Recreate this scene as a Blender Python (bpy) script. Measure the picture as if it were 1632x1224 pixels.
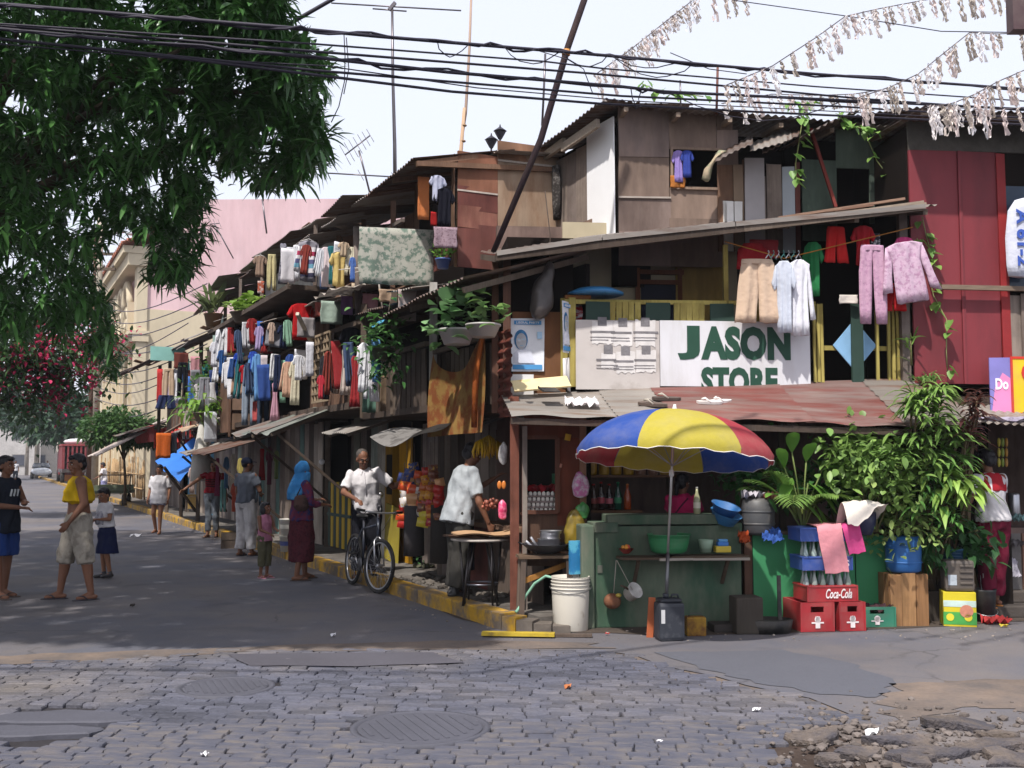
import bpy,bmesh,math,random
import numpy as np
from mathutils import Matrix,Vector,noise,Euler
for _o in list(bpy.data.objects):
 bpy.data.objects.remove(_o)
SC=bpy.context.scene
COL=SC.collection
PI=math.pi
def R(d):return math.radians(d)
rnd=random.Random(11)
U=rnd.uniform
FPX,EYE,PITCH=1700.0,1.6,math.atan(123/1700.0)
cam=bpy.data.cameras.new('camera')
cam.sensor_width=36.0
cam.lens=36.0*FPX/1632.0
cam.clip_end=2000
camo=bpy.data.objects.new('camera',cam)
camo.location=(0,0,EYE)
camo.rotation_euler=(R(90)+PITCH,0,0)
COL.objects.link(camo)
SC.camera=camo
SUN_EL,SUN_AZ=R(58),math.atan2(-0.42,-0.91)
w=bpy.data.worlds.new('World');SC.world=w;w.use_nodes=True
nt=w.node_tree
bg=nt.nodes['Background']
sky=nt.nodes.new('ShaderNodeTexSky');sky.sky_type='NISHITA';sky.sun_disc=False
sky.sun_elevation=SUN_EL;sky.sun_rotation=SUN_AZ
sky.air_density=1.0;sky.dust_density=4.0;sky.ozone_density=1.0
mx=nt.nodes.new('ShaderNodeMix');mx.data_type='RGBA';mx.inputs[0].default_value=0.66
mx.inputs[7].default_value=(10.0,10.3,11.6,1)
nt.links.new(sky.outputs[0],mx.inputs[6]);nt.links.new(mx.outputs[2],bg.inputs[0])
bg.inputs[1].default_value=0.098
sl=bpy.data.lights.new('sun','SUN');sl.energy=4.1;sl.angle=R(1.2);sl.color=(1.0,0.955,0.89)
so=bpy.data.objects.new('sun',sl);COL.objects.link(so)
_d=Vector((math.sin(SUN_AZ)*math.cos(SUN_EL),math.cos(SUN_AZ)*math.cos(SUN_EL),math.sin(SUN_EL)))
so.rotation_euler=_d.to_track_quat('Z','Y').to_euler();so.location=(0,0,30)
SC.view_settings.view_transform='Standard';SC.view_settings.look='None'
SC.view_settings.exposure=0.4;SC.view_settings.gamma=1.0
SC.view_settings.use_curve_mapping=False
SC.render.engine='CYCLES'
cy=SC.cycles
cy.max_bounces=6;cy.diffuse_bounces=3;cy.glossy_bounces=2;cy.transmission_bounces=4
cy.transparent_max_bounces=8;cy.volume_bounces=0;cy.caustics_reflective=False;cy.caustics_refractive=False
cy.use_denoising=True;cy.sample_clamp_indirect=6
_c,_s=math.cos(PITCH),math.sin(PITCH)
EYEV=Vector((0,0,EYE))
def ray(px,py):
 dx,dy=(px-816)/FPX,(612-py)/FPX
 return Vector((dx,_c-dy*_s,_s+dy*_c))
def at_y(px,py,Y):
 r=ray(px,py);return EYEV+r*(Y/r.y)
def gnd(px,py,z=0.0):
 r=ray(px,py);return EYEV+r*((z-EYE)/r.z)
def frame(x,y,z,deg):return Matrix.Translation((x,y,z))@Matrix.Rotation(R(deg),4,'Z')
FS=frame(0,10.8,0,6.0)
FL=frame(0,10.8,0,-63.9)
FW=Matrix.Identity(4)
def pl(F,px,py,y):
 """pixel -> local point of frame F on its plane y"""
 Fi=F.inverted();o=Fi@EYEV;d=Fi.to_3x3()@ray(px,py)
 return o+d*((y-o.y)/d.y)
def wl(F,px,py,y):return F@pl(F,px,py,y)
def dep(F,px,y):return (F@pl(F,px,700,y)).y
class MB:
 def __init__(s):s.v=[];s.f=[];s.m=[];s.sm=[];s.cur=0
 def add(s,vs,fs,sm=False):
  b=len(s.v);s.v.extend([tuple(v)for v in vs])
  for f in fs:
   s.f.append(tuple(b+i for i in f));s.m.append(s.cur);s.sm.append(sm)
  return s
 def box(s,x0,y0,z0,x1,y1,z1,M=None,j=0):
  vs=[Vector((x,y,z))for z in (z0,z1)for y in (y0,y1)for x in (x0,x1)]
  if j:vs=[v+Vector((U(-j,j),U(-j,j),U(-j,j)))for v in vs]
  if M is not None:vs=[M@v for v in vs]
  return s.add(vs,[(0,2,3,1),(4,5,7,6),(0,1,5,4),(2,6,7,3),(0,4,6,2),(1,3,7,5)])
 def bbox(s,x0,y0,z0,x1,y1,z1,b=0.01,M=None):
  """box with chamfered edges"""
  X,Y,Z=(x0,x1),(y0,y1),(z0,z1)
  bm=bmesh.new();bmesh.ops.create_cube(bm,size=1)
  for v in bm.verts:v.co=Vector((X[v.co.x>0],Y[v.co.y>0],Z[v.co.z>0]))
  bmesh.ops.bevel(bm,geom=bm.edges[:],offset=b,segments=2,affect='EDGES',profile=0.6)
  bm.verts.index_update()
  vs=[v.co.copy()for v in bm.verts];fs=[[v.index for v in f.verts]for f in bm.faces];bm.free()
  if M is not None:vs=[M@v for v in vs]
  return s.add(vs,fs)
 def beam(s,a,b,w=.05,h=.05,up=(0,0,1)):
  a,b=Vector(a),Vector(b);d=(b-a)
  if d.length<1e-6:return s
  d.normalize();u=Vector(up)
  if abs(d.dot(u))>.95:u=Vector((0,1,0))if abs(d.y)<.9 else Vector((1,0,0))
  x=d.cross(u).normalized();u=x.cross(d).normalized()
  vs=[p+x*sx*w/2+u*su*h/2 for p in (a,b)for su in (-1,1)for sx in (-1,1)]
  return s.add(vs,[(0,1,3,2),(4,6,7,5),(0,4,5,1),(2,3,7,6),(0,2,6,4),(1,5,7,3)])
 def tube(s,pts,r=.01,n=6,cap=True,sm=True):
  pts=[Vector(p)for p in pts];k=len(pts)
  rs=r if isinstance(r,(list,tuple))else [r]*k
  vs=[];ref=None
  for i,p in enumerate(pts):
   d=(pts[min(i+1,k-1)]-pts[max(i-1,0)])
   d=d.normalized()if d.length>1e-9 else Vector((0,0,1))
   if ref is None:ref=Vector((0,0,1))if abs(d.z)<.9 else Vector((1,0,0))
   x=d.cross(ref)
   if x.length<1e-4:x=d.orthogonal()
   x.normalize();y=x.cross(d);ref=y
   for q in range(n):
    t=2*PI*q/n;vs.append(p+(x*math.cos(t)+y*math.sin(t))*rs[i])
  fs=[(i*n+q,i*n+(q+1)%n,(i+1)*n+(q+1)%n,(i+1)*n+q)for i in range(k-1)for q in range(n)]
  s.add(vs,fs,sm)
  if cap:
   b=len(s.v)-len(vs)
   s.f.append(tuple(b+q for q in range(n))[::-1]);s.m.append(s.cur);s.sm.append(False)
   s.f.append(tuple(b+(k-1)*n+q for q in range(n)));s.m.append(s.cur);s.sm.append(False)
  return s
 def lathe(s,prof,n=20,M=None,sm=True,cap=(True,True),ex=1.0):
  """prof: (r, z) from bottom to top"""
  vs=[Vector((r*math.cos(2*PI*q/n),r*ex*math.sin(2*PI*q/n),z))for r,z in prof for q in range(n)]
  if M is not None:vs=[M@v for v in vs]
  k=len(prof);b=len(s.v)
  s.add(vs,[(i*n+q,i*n+(q+1)%n,(i+1)*n+(q+1)%n,(i+1)*n+q)for i in range(k-1)for q in range(n)],sm)
  if cap[0]:s.f.append(tuple(b+q for q in range(n))[::-1]);s.m.append(s.cur);s.sm.append(False)
  if cap[1]:s.f.append(tuple(b+(k-1)*n+q for q in range(n)));s.m.append(s.cur);s.sm.append(False)
  return s
 def grid(s,P,sm=True):
  """P[i][j] points"""
  a,b=len(P),len(P[0])
  return s.add([p for r in P for p in r],[(i*b+j,i*b+j+1,(i+1)*b+j+1,(i+1)*b+j)for i in range(a-1)for j in range(b-1)],sm)
 def ell(s,c,r,n=12,k=8,M=None):
  c=Vector(c);r=r if isinstance(r,(tuple,list))else (r,r,r)
  vs=[]
  for i in range(k+1):
   t=PI*i/k
   for q in range(n):
    a=2*PI*q/n
    v=Vector((r[0]*math.sin(t)*math.cos(a),r[1]*math.sin(t)*math.sin(a),-r[2]*math.cos(t)))
    if M is not None:v=M@v
    vs.append(c+v)
  return s.add(vs,[(i*n+q,i*n+(q+1)%n,(i+1)*n+(q+1)%n,(i+1)*n+q)for i in range(k)for q in range(n)],True)
 def cap(s,a,b,ra,rb,n=12,fl=1.0,fdir=None):
  """tapered capsule; flattened by fl along fdir"""
  a,b=Vector(a),Vector(b);d=b-a;L=d.length;d=d/max(L,1e-6)
  f=Vector(fdir)if fdir is not None else (Vector((0,1,0))if abs(d.y)<.9 else Vector((1,0,0)))
  x=d.cross(f).normalized();y=x.cross(d)
  rows=[(a-d*ra*math.sin(t),ra*math.cos(t))for t in (1.5,1.0,.5)]
  rows+=[(a+d*L*t,ra+(rb-ra)*t)for t in (0,.33,.66,1)]
  rows+=[(b+d*rb*math.sin(t),rb*math.cos(t))for t in (.5,1.0,1.5)]
  vs=[p+x*r*math.cos(2*PI*q/n)+y*fl*r*math.sin(2*PI*q/n)for p,r in rows for q in range(n)]
  k=len(rows);b0=len(s.v)
  s.add(vs,[(i*n+q,i*n+(q+1)%n,(i+1)*n+(q+1)%n,(i+1)*n+q)for i in range(k-1)for q in range(n)],True)
  s.f.append(tuple(b0+q for q in range(n))[::-1]);s.m.append(0);s.sm.append(True)
  s.f.append(tuple(b0+(k-1)*n+q for q in range(n)));s.m.append(0);s.sm.append(True)
  return s
 def rings(s,rows,n=16):
  """rows: (centre, ax vector, ay vector); closed loft"""
  vs=[Vector(c)+Vector(ax)*math.cos(2*PI*q/n)+Vector(ay)*math.sin(2*PI*q/n)for c,ax,ay in rows for q in range(n)]
  k=len(rows);b0=len(s.v)
  s.add(vs,[(i*n+q,i*n+(q+1)%n,(i+1)*n+(q+1)%n,(i+1)*n+q)for i in range(k-1)for q in range(n)],True)
  s.f.append(tuple(b0+q for q in range(n))[::-1]);s.m.append(0);s.sm.append(True)
  s.f.append(tuple(b0+(k-1)*n+q for q in range(n)));s.m.append(0);s.sm.append(True)
  return s
 def flat(s,rows,t=.02,amp=.01,fr=3.0,nu=9,seed=0,y0=0.0):
  """hanging cloth: rows of ((xl, zl), (xr, zr)) edges, two layers with folds, closed"""
  n=nu*2;vs=[];k=len(rows);rr=random.Random(seed);ph=rr.uniform(0,6);f2=fr*rr.uniform(.8,1.3)
  for i,(A,B)in enumerate(rows):
   v=i/max(1,k-1)
   for q in range(n):
    u=q/(nu-1)if q<nu else (n-1-q)/(nu-1)
    side=-1 if q<nu else 1
    x=A[0]+(B[0]-A[0])*u;z=A[1]+(B[1]-A[1])*u
    y=side*(t*math.sin(PI*u)**.6+.003)+amp*(.35+.65*v)*(math.sin(f2*2*PI*u+ph+1.2*v)+.5*math.sin(f2*5.3*u+ph*2+2*v))
    x+=amp*.35*math.sin(9*v+ph+u*3)
    vs.append((x,y+y0,z+amp*.5*math.sin(f2*7*u+ph)*v))
  b0=len(s.v)
  s.add(vs,[(i*n+q,i*n+(q+1)%n,(i+1)*n+(q+1)%n,(i+1)*n+q)for i in range(k-1)for q in range(n)],True)
  s.f.append(tuple(b0+q for q in range(n))[::-1]);s.m.append(s.cur);s.sm.append(True)
  s.f.append(tuple(b0+(k-1)*n+q for q in range(n)));s.m.append(s.cur);s.sm.append(True)
  return s
 def corr(s,p00,p10,p11,p01,pitch=.076,amp=.012,sag=0.0,wob=.01,rows=5):
  """corrugated sheet; ridges run from the p00-p10 edge to the p01-p11 edge"""
  p00,p10,p11,p01=map(Vector,(p00,p10,p11,p01))
  L=max((p10-p00).length,.05);nu=max(6,min(240,int(L/pitch*6)))
  nrm=(p10-p00).cross(p01-p00).normalized();ph=U(0,6)
  P=[]
  for i in range(rows+1):
   v=i/rows;row=[]
   for j in range(nu+1):
    u=j/nu;p=(p00*(1-u)+p10*u)*(1-v)+(p01*(1-u)+p11*u)*v
    o=amp*math.sin(2*PI*u*L/pitch)+wob*math.sin(u*5+ph)*math.cos(v*3+ph)-sag*math.sin(PI*v)
    row.append(p+nrm*o)
   P.append(row)
  return s.grid(P,True)
 def mesh(s,name):
  me=bpy.data.meshes.new(name);me.from_pydata(s.v,[],s.f)
  me.polygons.foreach_set('use_smooth',s.sm);me.polygons.foreach_set('material_index',s.m)
  return me
 def build(s,name,mats,parent=None,M=None,**kw):
  me=s.mesh(name)
  for m in (mats if isinstance(mats,(list,tuple))else [mats]):me.materials.append(m)
  return put(name,me,parent,M,**kw)
def put(name,me,parent=None,M=None,label=None,cat=None,group=None,kind=None):
 o=bpy.data.objects.new(name,me);COL.objects.link(o)
 if parent is not None:o.parent=parent
 if M is not None:o.matrix_basis=M
 return tag(o,label,cat,group,kind)
def tag(o,label=None,cat=None,group=None,kind=None):
 if label:o['label']=label
 if cat:o['category']=cat
 if group:o['group']=group
 if kind:o['kind']=kind
 return o
def T(name,label,cat,M=None,group=None):
 return put(name,None,None,M,label,cat,group)
def dup(o,M=None,label=None,parent=None):
 c=o.copy();COL.objects.link(c)
 if parent is not None:c.parent=parent
 if M is not None:c.matrix_basis=M
 if label:c['label']=label
 for ch in o.children:dup(ch,None,None,c)
 return c
MATS={}
def mat(key,col,rough=.8,var=.15,sc=6.0,var2=.2,sc2=.9,stretch=None,bump=.1,spec=.3,metal=0.0,col2=None,thr=.55,soft=.1,sc3=2.0,st3=None,island=0.0,transl=0.0,mixmax=1.0,alpha=1.0):
 if key in MATS:return MATS[key]
 m=bpy.data.materials.new(key);m.use_nodes=True;n=m.node_tree.nodes;l=m.node_tree.links
 b=n['Principled BSDF']
 def N(t,**kw):
  x=n.new(t)
  for k,v in kw.items():setattr(x,k,v)
  return x
 tc=N('ShaderNodeTexCoord');oi=N('ShaderNodeObjectInfo')
 ml=N('ShaderNodeMath',operation='MULTIPLY');ml.inputs[1].default_value=41.0;l.new(oi.outputs['Random'],ml.inputs[0])
 va=N('ShaderNodeVectorMath',operation='ADD');l.new(tc.outputs['Object'],va.inputs[0]);l.new(ml.outputs[0],va.inputs[1])
 def nz(scale,st=None,det=4.0,rg=.55):
  x=N('ShaderNodeTexNoise');x.inputs['Scale'].default_value=scale;x.inputs['Detail'].default_value=det;x.inputs['Roughness'].default_value=rg
  src=va.outputs[0]
  if st:
   mp=N('ShaderNodeMapping');mp.inputs['Scale'].default_value=st;l.new(src,mp.inputs[0]);src=mp.outputs[0]
  l.new(src,x.inputs['Vector']);return x.outputs[0]
 a=nz(sc,stretch);bb=nz(sc2)
 def mad(x,k,c):
  q=N('ShaderNodeMath',operation='MULTIPLY_ADD');l.new(x,q.inputs[0]);q.inputs[1].default_value=k
  if isinstance(c,(int,float)):q.inputs[2].default_value=c
  else:l.new(c,q.inputs[2])
  return q.outputs[0]
 val=mad(a,var*3.2,1-var*1.6);val=mad(bb,var2*3.2,mad(val,1,-var2*1.6))
 if island:
  g=N('ShaderNodeNewGeometry');val=mad(g.outputs['Random Per Island'],island*2,mad(val,1,-island))
 base=N('ShaderNodeRGB');base.outputs[0].default_value=(*col,1);c=base.outputs[0]
 if col2 is not None:
  r=N('ShaderNodeMapRange');r.inputs[4].default_value=mixmax;r.inputs[1].default_value=thr-soft;r.inputs[2].default_value=thr+soft
  l.new(nz(sc3,st3,6.0,.65),r.inputs[0])
  x=N('ShaderNodeMix',data_type='RGBA');l.new(r.outputs[0],x.inputs[0]);l.new(c,x.inputs[6]);x.inputs[7].default_value=(*col2,1);c=x.outputs[2]
 h=N('ShaderNodeHueSaturation');l.new(c,h.inputs['Color']);l.new(val,h.inputs['Value'])
 l.new(h.outputs[0],b.inputs['Base Color'])
 b.inputs['Roughness'].default_value=rough;b.inputs['Metallic'].default_value=metal
 b.inputs['Specular IOR Level'].default_value=spec
 if bump:
  bp=N('ShaderNodeBump');bp.inputs['Strength'].default_value=min(1,bump*2);bp.inputs['Distance'].default_value=.02;l.new(a,bp.inputs['Height'])
  l.new(bp.outputs[0],b.inputs['Normal'])
 out=n['Material Output']
 if transl:
  tr=N('ShaderNodeBsdfTranslucent');l.new(h.outputs[0],tr.inputs[0]);ms=N('ShaderNodeMixShader');ms.inputs[0].default_value=transl
  l.new(b.outputs[0],ms.inputs[1]);l.new(tr.outputs[0],ms.inputs[2]);l.new(ms.outputs[0],out.inputs[0])
 if alpha<1:b.inputs['Alpha'].default_value=alpha
 MATS[key]=m;m.diffuse_color=(*col,1)
 return m
def hx(s):
 """sRGB hex -> linear"""
 v=[int(s[i:i+2],16)/255 for i in (0,2,4)]
 return tuple(x/12.92 if x<=.04045 else ((x+.055)/1.055)**2.4 for x in v)
def wood(h,c2=None,ax='z',rough=.85):
 st={'z':(9,9,.5),'x':(.5,9,9),'y':(9,.5,9)}[ax]
 return mat('wood_%s_%s_%s'%(h,c2,ax),hx(h),rough,.22,5,.28,1.1,st,.12,.15,0,hx(c2)if c2 else None,.56,.12,1.6,None)
def ply(h,c2=None):
 return mat('ply_%s_%s'%(h,c2),hx(h),.85,.2,9,.34,1.5,(1,1,.14),.08,.15,0,hx(c2)if c2 else None,.5,.12,2.6,(1,1,.3))
def tin(h,c2='6b4030',thr=.58):
 return mat('tin_%s_%s_%s'%(h,c2,thr),hx(h),.6,.14,4,.22,.8,(.3,1,1),.03,.4,.25,hx(c2),thr,.1,2.6,(.25,2.5,2.5))
def cloth(h,c2=None,sc3=14,thr=.55,soft=.05):
 return mat('cloth_%s_%s_%s'%(h,c2,sc3),hx(h),.92,.07,17,.12,3,None,.22,.1,0,hx(c2)if c2 else None,thr,soft,sc3,None,0,.12)
def plas(h,rough=.42,var2=.1,c2=None):
 return mat('plastic_%s_%s_%s'%(h,rough,c2),hx(h),rough,.06,9,var2*1.4,2.5,None,.01,.45,0,hx(c2)if c2 else hx('8a8176'),.62 if c2 else .55,.1,4.0,None,0,0,1.0 if c2 else .2)
def metal(h,rough=.35):return mat('metal_%s'%h,hx(h),rough,.08,9,.12,3,None,.01,.5,.85)
def conc(h,c2=None):return mat('concrete_%s_%s'%(h,c2),hx(h),.92,.16,14,.22,1.4,None,.2,.2,0,hx(c2)if c2 else None,.54,.12,1.7)
def leafm(h,h2,transl=.3,rough=.45,island=.28):
 return mat('leaf_%s_%s'%(h,h2),hx(h),rough,.05,3,.15,1.2,None,0,.4,0,hx(h2),.5,.15,.9,None,island,transl)
def cracks(m,sc=.55,wd=.012,dark=.45):
 n=m.node_tree.nodes;l=m.node_tree.links;b=n['Principled BSDF'];src=b.inputs['Base Color'].links[0].from_socket
 tc=n.new('ShaderNodeTexCoord');nz=n.new('ShaderNodeTexNoise');nz.inputs['Scale'].default_value=1.7;nz.inputs['Detail'].default_value=5;l.new(tc.outputs['Object'],nz.inputs['Vector'])
 ad=n.new('ShaderNodeVectorMath');ad.operation='MULTIPLY_ADD';l.new(nz.outputs['Color'],ad.inputs[0]);ad.inputs[1].default_value=(.9,.9,0);l.new(tc.outputs['Object'],ad.inputs[2])
 v=n.new('ShaderNodeTexVoronoi');v.feature='DISTANCE_TO_EDGE';v.inputs['Scale'].default_value=sc;l.new(ad.outputs[0],v.inputs['Vector'])
 r=n.new('ShaderNodeMapRange');r.inputs[1].default_value=0;r.inputs[2].default_value=wd;r.inputs[3].default_value=1;r.inputs[4].default_value=0;l.new(v.outputs['Distance'],r.inputs[0])
 n2=n.new('ShaderNodeTexNoise');n2 .inputs['Scale'].default_value=.7;l.new(tc.outputs['Object'],n2 .inputs['Vector']);r2=n.new('ShaderNodeMapRange');r2 .inputs[1].default_value=.48;r2 .inputs[2].default_value=.6;r2 .inputs[4].default_value=dark;l.new(n2 .outputs[0],r2 .inputs[0])
 m1=n.new('ShaderNodeMath');m1 .operation='MULTIPLY';l.new(r.outputs[0],m1 .inputs[0]);l.new(r2 .outputs[0],m1 .inputs[1])
 n3=n.new('ShaderNodeTexNoise');n3 .inputs['Scale'].default_value=1.1;n3 .inputs['Detail'].default_value=6;l.new(tc.outputs['Object'],n3 .inputs['Vector']);r3=n.new('ShaderNodeMapRange');r3 .inputs[1].default_value=.58;r3 .inputs[2].default_value=.72;r3 .inputs[4].default_value=.4;l.new(n3 .outputs[0],r3 .inputs[0])
 mxx=n.new('ShaderNodeMath');mxx.operation='MAXIMUM';l.new(m1 .outputs[0],mxx.inputs[0]);l.new(r3 .outputs[0],mxx.inputs[1])
 x=n.new('ShaderNodeMix');x.data_type='RGBA';l.new(mxx.outputs[0],x.inputs[0]);l.new(src,x.inputs[6]);x.inputs[7].default_value=(.016,.015,.016,1);l.new(x.outputs[2],b.inputs['Base Color'])
DARK=mat('interior_shade',hx('1d1714'),.9,.1,3,.2,.7,None,.03,.1)  # near-black colour carries the shade of rooms behind openings
def leaves(P,D,L,W,droop=.25,fold=.15,prof=(.15,.8,1.0,.75,.05),roll=None):
 """numpy: leaf blades as one vert/face set. P, D: (n,3); L, W: (n,)"""
 P=np.asarray(P,float);D=np.asarray(D,float);n=len(P);L=np.broadcast_to(np.asarray(L,float),(n,));W=np.broadcast_to(np.asarray(W,float),(n,))
 D=D/np.maximum(1e-6,np.linalg.norm(D,axis=1,keepdims=True))
 up=np.tile(np.array([0,0,1.0]),(n,1));up[np.abs(D[:,2])>.95]=(1,0,0)
 S=np.cross(D,up);S/=np.linalg.norm(S,axis=1,keepdims=True);Nn=np.cross(S,D)
 if roll is not None:
  c,s_=np.cos(roll)[:,None],np.sin(roll)[:,None];S,Nn=S*c+Nn*s_,Nn*c-S*s_
 k=len(prof);V=np.zeros((n,k,3,3))
 dr=np.broadcast_to(np.asarray(droop,float),(n,))
 for i,pw in enumerate(prof):
  t=i/(k-1)
  c=P+D*(L*t*(1-.18*np.abs(dr)*t))[:,None]-np.array([0,0,1.0])*(dr*L*t*t)[:,None]
  V[:,i,1]=c
  V[:,i,0]=c-S*(W*pw*.5)[:,None]+Nn*(W*pw*fold)[:,None]
  V[:,i,2]=c+S*(W*pw*.5)[:,None]+Nn*(W*pw*fold)[:,None]
 q=np.array([[i*3+j,i*3+j+1,(i+1)*3+j+1,(i+1)*3+j]for i in range(k-1)for j in (0,1)])
 F=(np.arange(n)[:,None,None]*(k*3)+q[None]).reshape(-1,4)
 return V.reshape(-1,3),F
def np_mesh(name,V,F,mats,smooth=True,mi=None):
 me=bpy.data.meshes.new(name)
 me.vertices.add(len(V));me.vertices.foreach_set('co',np.ascontiguousarray(V,np.float32).ravel())
 me.loops.add(F.size);me.loops.foreach_set('vertex_index',np.ascontiguousarray(F,np.int32).ravel())
 me.polygons.add(len(F));me.polygons.foreach_set('loop_start',np.arange(len(F),dtype=np.int32)*F.shape[1])
 try:me.polygons.foreach_set('loop_total',np.full(len(F),F.shape[1],np.int32))
 except Exception:pass
 me.polygons.foreach_set('use_smooth',np.full(len(F),smooth))
 for m in (mats if isinstance(mats,(list,tuple))else [mats]):me.materials.append(m)
 if mi is not None:me.polygons.foreach_set('material_index',np.asarray(mi,np.int32))
 me.update(calc_edges=True);me.validate()
 return me
NR=np.random.default_rng(5)
def sph(n):
 v=NR.normal(size=(n,3));return v/np.linalg.norm(v,axis=1,keepdims=True)
def text_mesh(body,w,h,depth=.004,bold=.0,shear=0.0,spacing=1.0):
 """letters fitted to a w x h box, centred, standing in the x-z plane and facing -y"""
 cu=bpy.data.curves.new('lettering','FONT');cu.body=body;cu.size=1;cu.extrude=.01;cu.offset=bold;cu.shear=shear
 cu.resolution_u=3;cu.space_character=spacing
 o=bpy.data.objects.new('lettering',cu)
 me=o.to_mesh();vs=[v.co.copy()for v in me.vertices];fs=[tuple(p.vertices)for p in me.polygons];o.to_mesh_clear()
 bpy.data.objects.remove(o);bpy.data.curves.remove(cu)
 if not vs:return MB()
 x0,x1=min(v.x for v in vs),max(v.x for v in vs);y0,y1=min(v.y for v in vs),max(v.y for v in vs)
 mb=MB();mb.add([((v.x-(x0+x1)/2)*w/(x1-x0),-depth*(v.z>0),(v.y-(y0+y1)/2)*h/(y1-y0))for v in vs],fs)
 return mb
TMP=bpy.data.scenes.new('workbench')
def remesh(mb,voxel,name,smooth=5,wr=0.0,seed=0,wsc=9.0):
 me0=mb.mesh('tmp');o=bpy.data.objects.new('tmp',me0);TMP.collection.objects.link(o)
 m=o.modifiers.new('r','REMESH');m.mode='VOXEL';m.voxel_size=voxel
 if smooth:
  m=o.modifiers.new('s','SMOOTH');m.factor=.5;m.iterations=smooth
 TMP.view_layers[0].update();dg=TMP.view_layers[0].depsgraph
 if dg is None:
  with bpy.context.temp_override(scene=TMP,view_layer=TMP.view_layers[0]):dg=bpy.context.evaluated_depsgraph_get()
 me=bpy.data.meshes.new_from_object(o.evaluated_get(dg));me.name=name
 bpy.data.objects.remove(o);bpy.data.meshes.remove(me0)
 if wr:
  nv=len(me.vertices);co=np.empty(nv*3,np.float32);me.vertices.foreach_get('co',co);co=co.reshape(-1,3)
  no=np.empty(nv*3,np.float32);me.vertices.foreach_get('normal',no);no=no.reshape(-1,3)
  d=np.array([noise.noise(Vector((c[0]*wsc+seed,c[1]*wsc,c[2]*wsc*.55)))for c in co],np.float32)
  me.vertices.foreach_set('co',(co+no*(d*wr)[:,None]).ravel())
 me.polygons.foreach_set('use_smooth',np.ones(len(me.polygons),bool))
 return me
# ================================================================ ground, roads, kerb
ASPH=mat('asphalt',hx('57575f'),.88,.16,60,.22,.55,None,.12,.35,0,hx('6e6662'),.56,.16,.5)
ASPH2=mat('asphalt_patch',hx('53545c'),.85,.16,70,.12,.8,None,.1,.35)
cracks(ASPH)
DUST=mat('dust',hx('786a60'),.95,.14,30,.2,1.2,None,.1,.1,0,hx('595453'),.5,.2,2.2)
BED=mat('joint_dirt',hx('353336'),.95,.2,30,.2,2,None,.1,.1)
COB=mat('cobble_stone',hx('51525e'),.75,.2,38,.26,.8,None,.2,.4,0,hx('615b58'),.57,.14,.8,None,.26)
from mathutils.geometry import tessellate_polygon
def poly_sheet(name,pts,z,m,kind='structure',parent=None,sub=None):
 vs=[Vector((p[0],p[1],z))for p in pts]
 tr=tessellate_polygon([vs]);mb=MB();mb.add(vs,[t for t in tr])
 o=mb.build(name,m,parent,kind=kind)
 me=o.data
 bm=bmesh.new();bm.from_mesh(me);bmesh.ops.recalc_face_normals(bm,faces=bm.faces)
 if bm.faces[:]and sum(f.normal.z*f.calc_area()for f in bm.faces)<0:bmesh.ops.reverse_faces(bm,faces=bm.faces)
 bm.to_mesh(me);bm.free()
 return o
mb=MB();mb.grid([[(x,y,-.024)for x in (-500,-100,0,100,500)]for y in (-60,0,40,200,700)],False)
ground=mb.build('ground',BED,kind='structure')
cob_edge=[(-500,1066),(-100,1060),(180,1050),(365,1036),(520,1036),(700,1034),(860,1036),(960,1037),(1012,1044),(1060,1062),(1135,1076),(1190,1092),(1290,1112),(1360,1140),(1420,1175),(1440,1215),(1500,1300)]
CE=[gnd(*p)for p in cob_edge]
outer=[(CE[-1].x,2.0),(40,2.0),(60,30),(60,420),(-260,420),(-60,60),(-16,CE[0].y)]
poly_sheet('joint_sand',[(p.x-.25,p.y-.2)for p in CE[1:]]+[(p.x+.3,p.y+.25)for p in CE[:0:-1]],-.007,DUST)
road=poly_sheet('road',[(p.x,p.y)for p in CE]+outer,0.0,ASPH)
def jag(pts,k=6,a=.06):
 out=[]
 for i in range(len(pts)):
  A,B=Vector(pts[i]),Vector(pts[(i+1)%len(pts)])
  for j in range(k):
   q=A.lerp(B,j/k);out.append((q.x+U(-a,a)*2,q.y+U(-a,a)))
 return out
def gpoly(px):return [tuple(gnd(*p))[:2]for p in px]
poly_sheet('dirt_strip',jag(gpoly([(-60,1062),(-60,1048),(120,1040),(300,1036),(520,1026),(740,1021),(930,1024),(980,1034),(700,1037),(365,1040),(180,1054)]),5,.05),.005,DUST)
poly_sheet('dirt_patch',jag(gpoly([(1400,1120),(1440,1092),(1540,1085),(1700,1080),(1700,1140),(1560,1128),(1500,1140),(1430,1150)]),5,.05),.004,DUST)
poly_sheet('gutter_dirt',jag(gpoly([(700,975),(800,1004),(900,1008),(1100,1014),(1400,1004),(1640,990),(1640,978),(1300,985),(880,990),(760,975)]),6,.03),.004,mat('gutter_dirt',hx('4b423c'),.95,.2,20,.25,2,None,.15,.2))
poly_sheet('road_patch',jag(gpoly([(1050,1040),(1250,1036),(1360,1060),(1430,1088),(1395,1112),(1300,1106),(1190,1085),(1120,1066)]),5,.025),.004,ASPH2)
poly_sheet('road_patch',jag(gpoly([(366,1044),(690,1041),(735,1058),(560,1064),(396,1063)]),3,.015),.011,mat('patch_cement',hx('504e55'),.9,.1,40,.2,1.0,None,.1,.2))
for (x0,y0,x1,y1)in ((0,840,560,842),(230,905,690,955)):
 pass
def inside(p,poly):
 c=False;n=len(poly)
 for i in range(n):
  a,b=poly[i],poly[(i+1)%n]
  if (a[1]>p[1])!=(b[1]>p[1])and p[0]<(b[0]-a[0])*(p[1]-a[1])/(b[1]-a[1])+a[0]:c=not c
 return c
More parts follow.
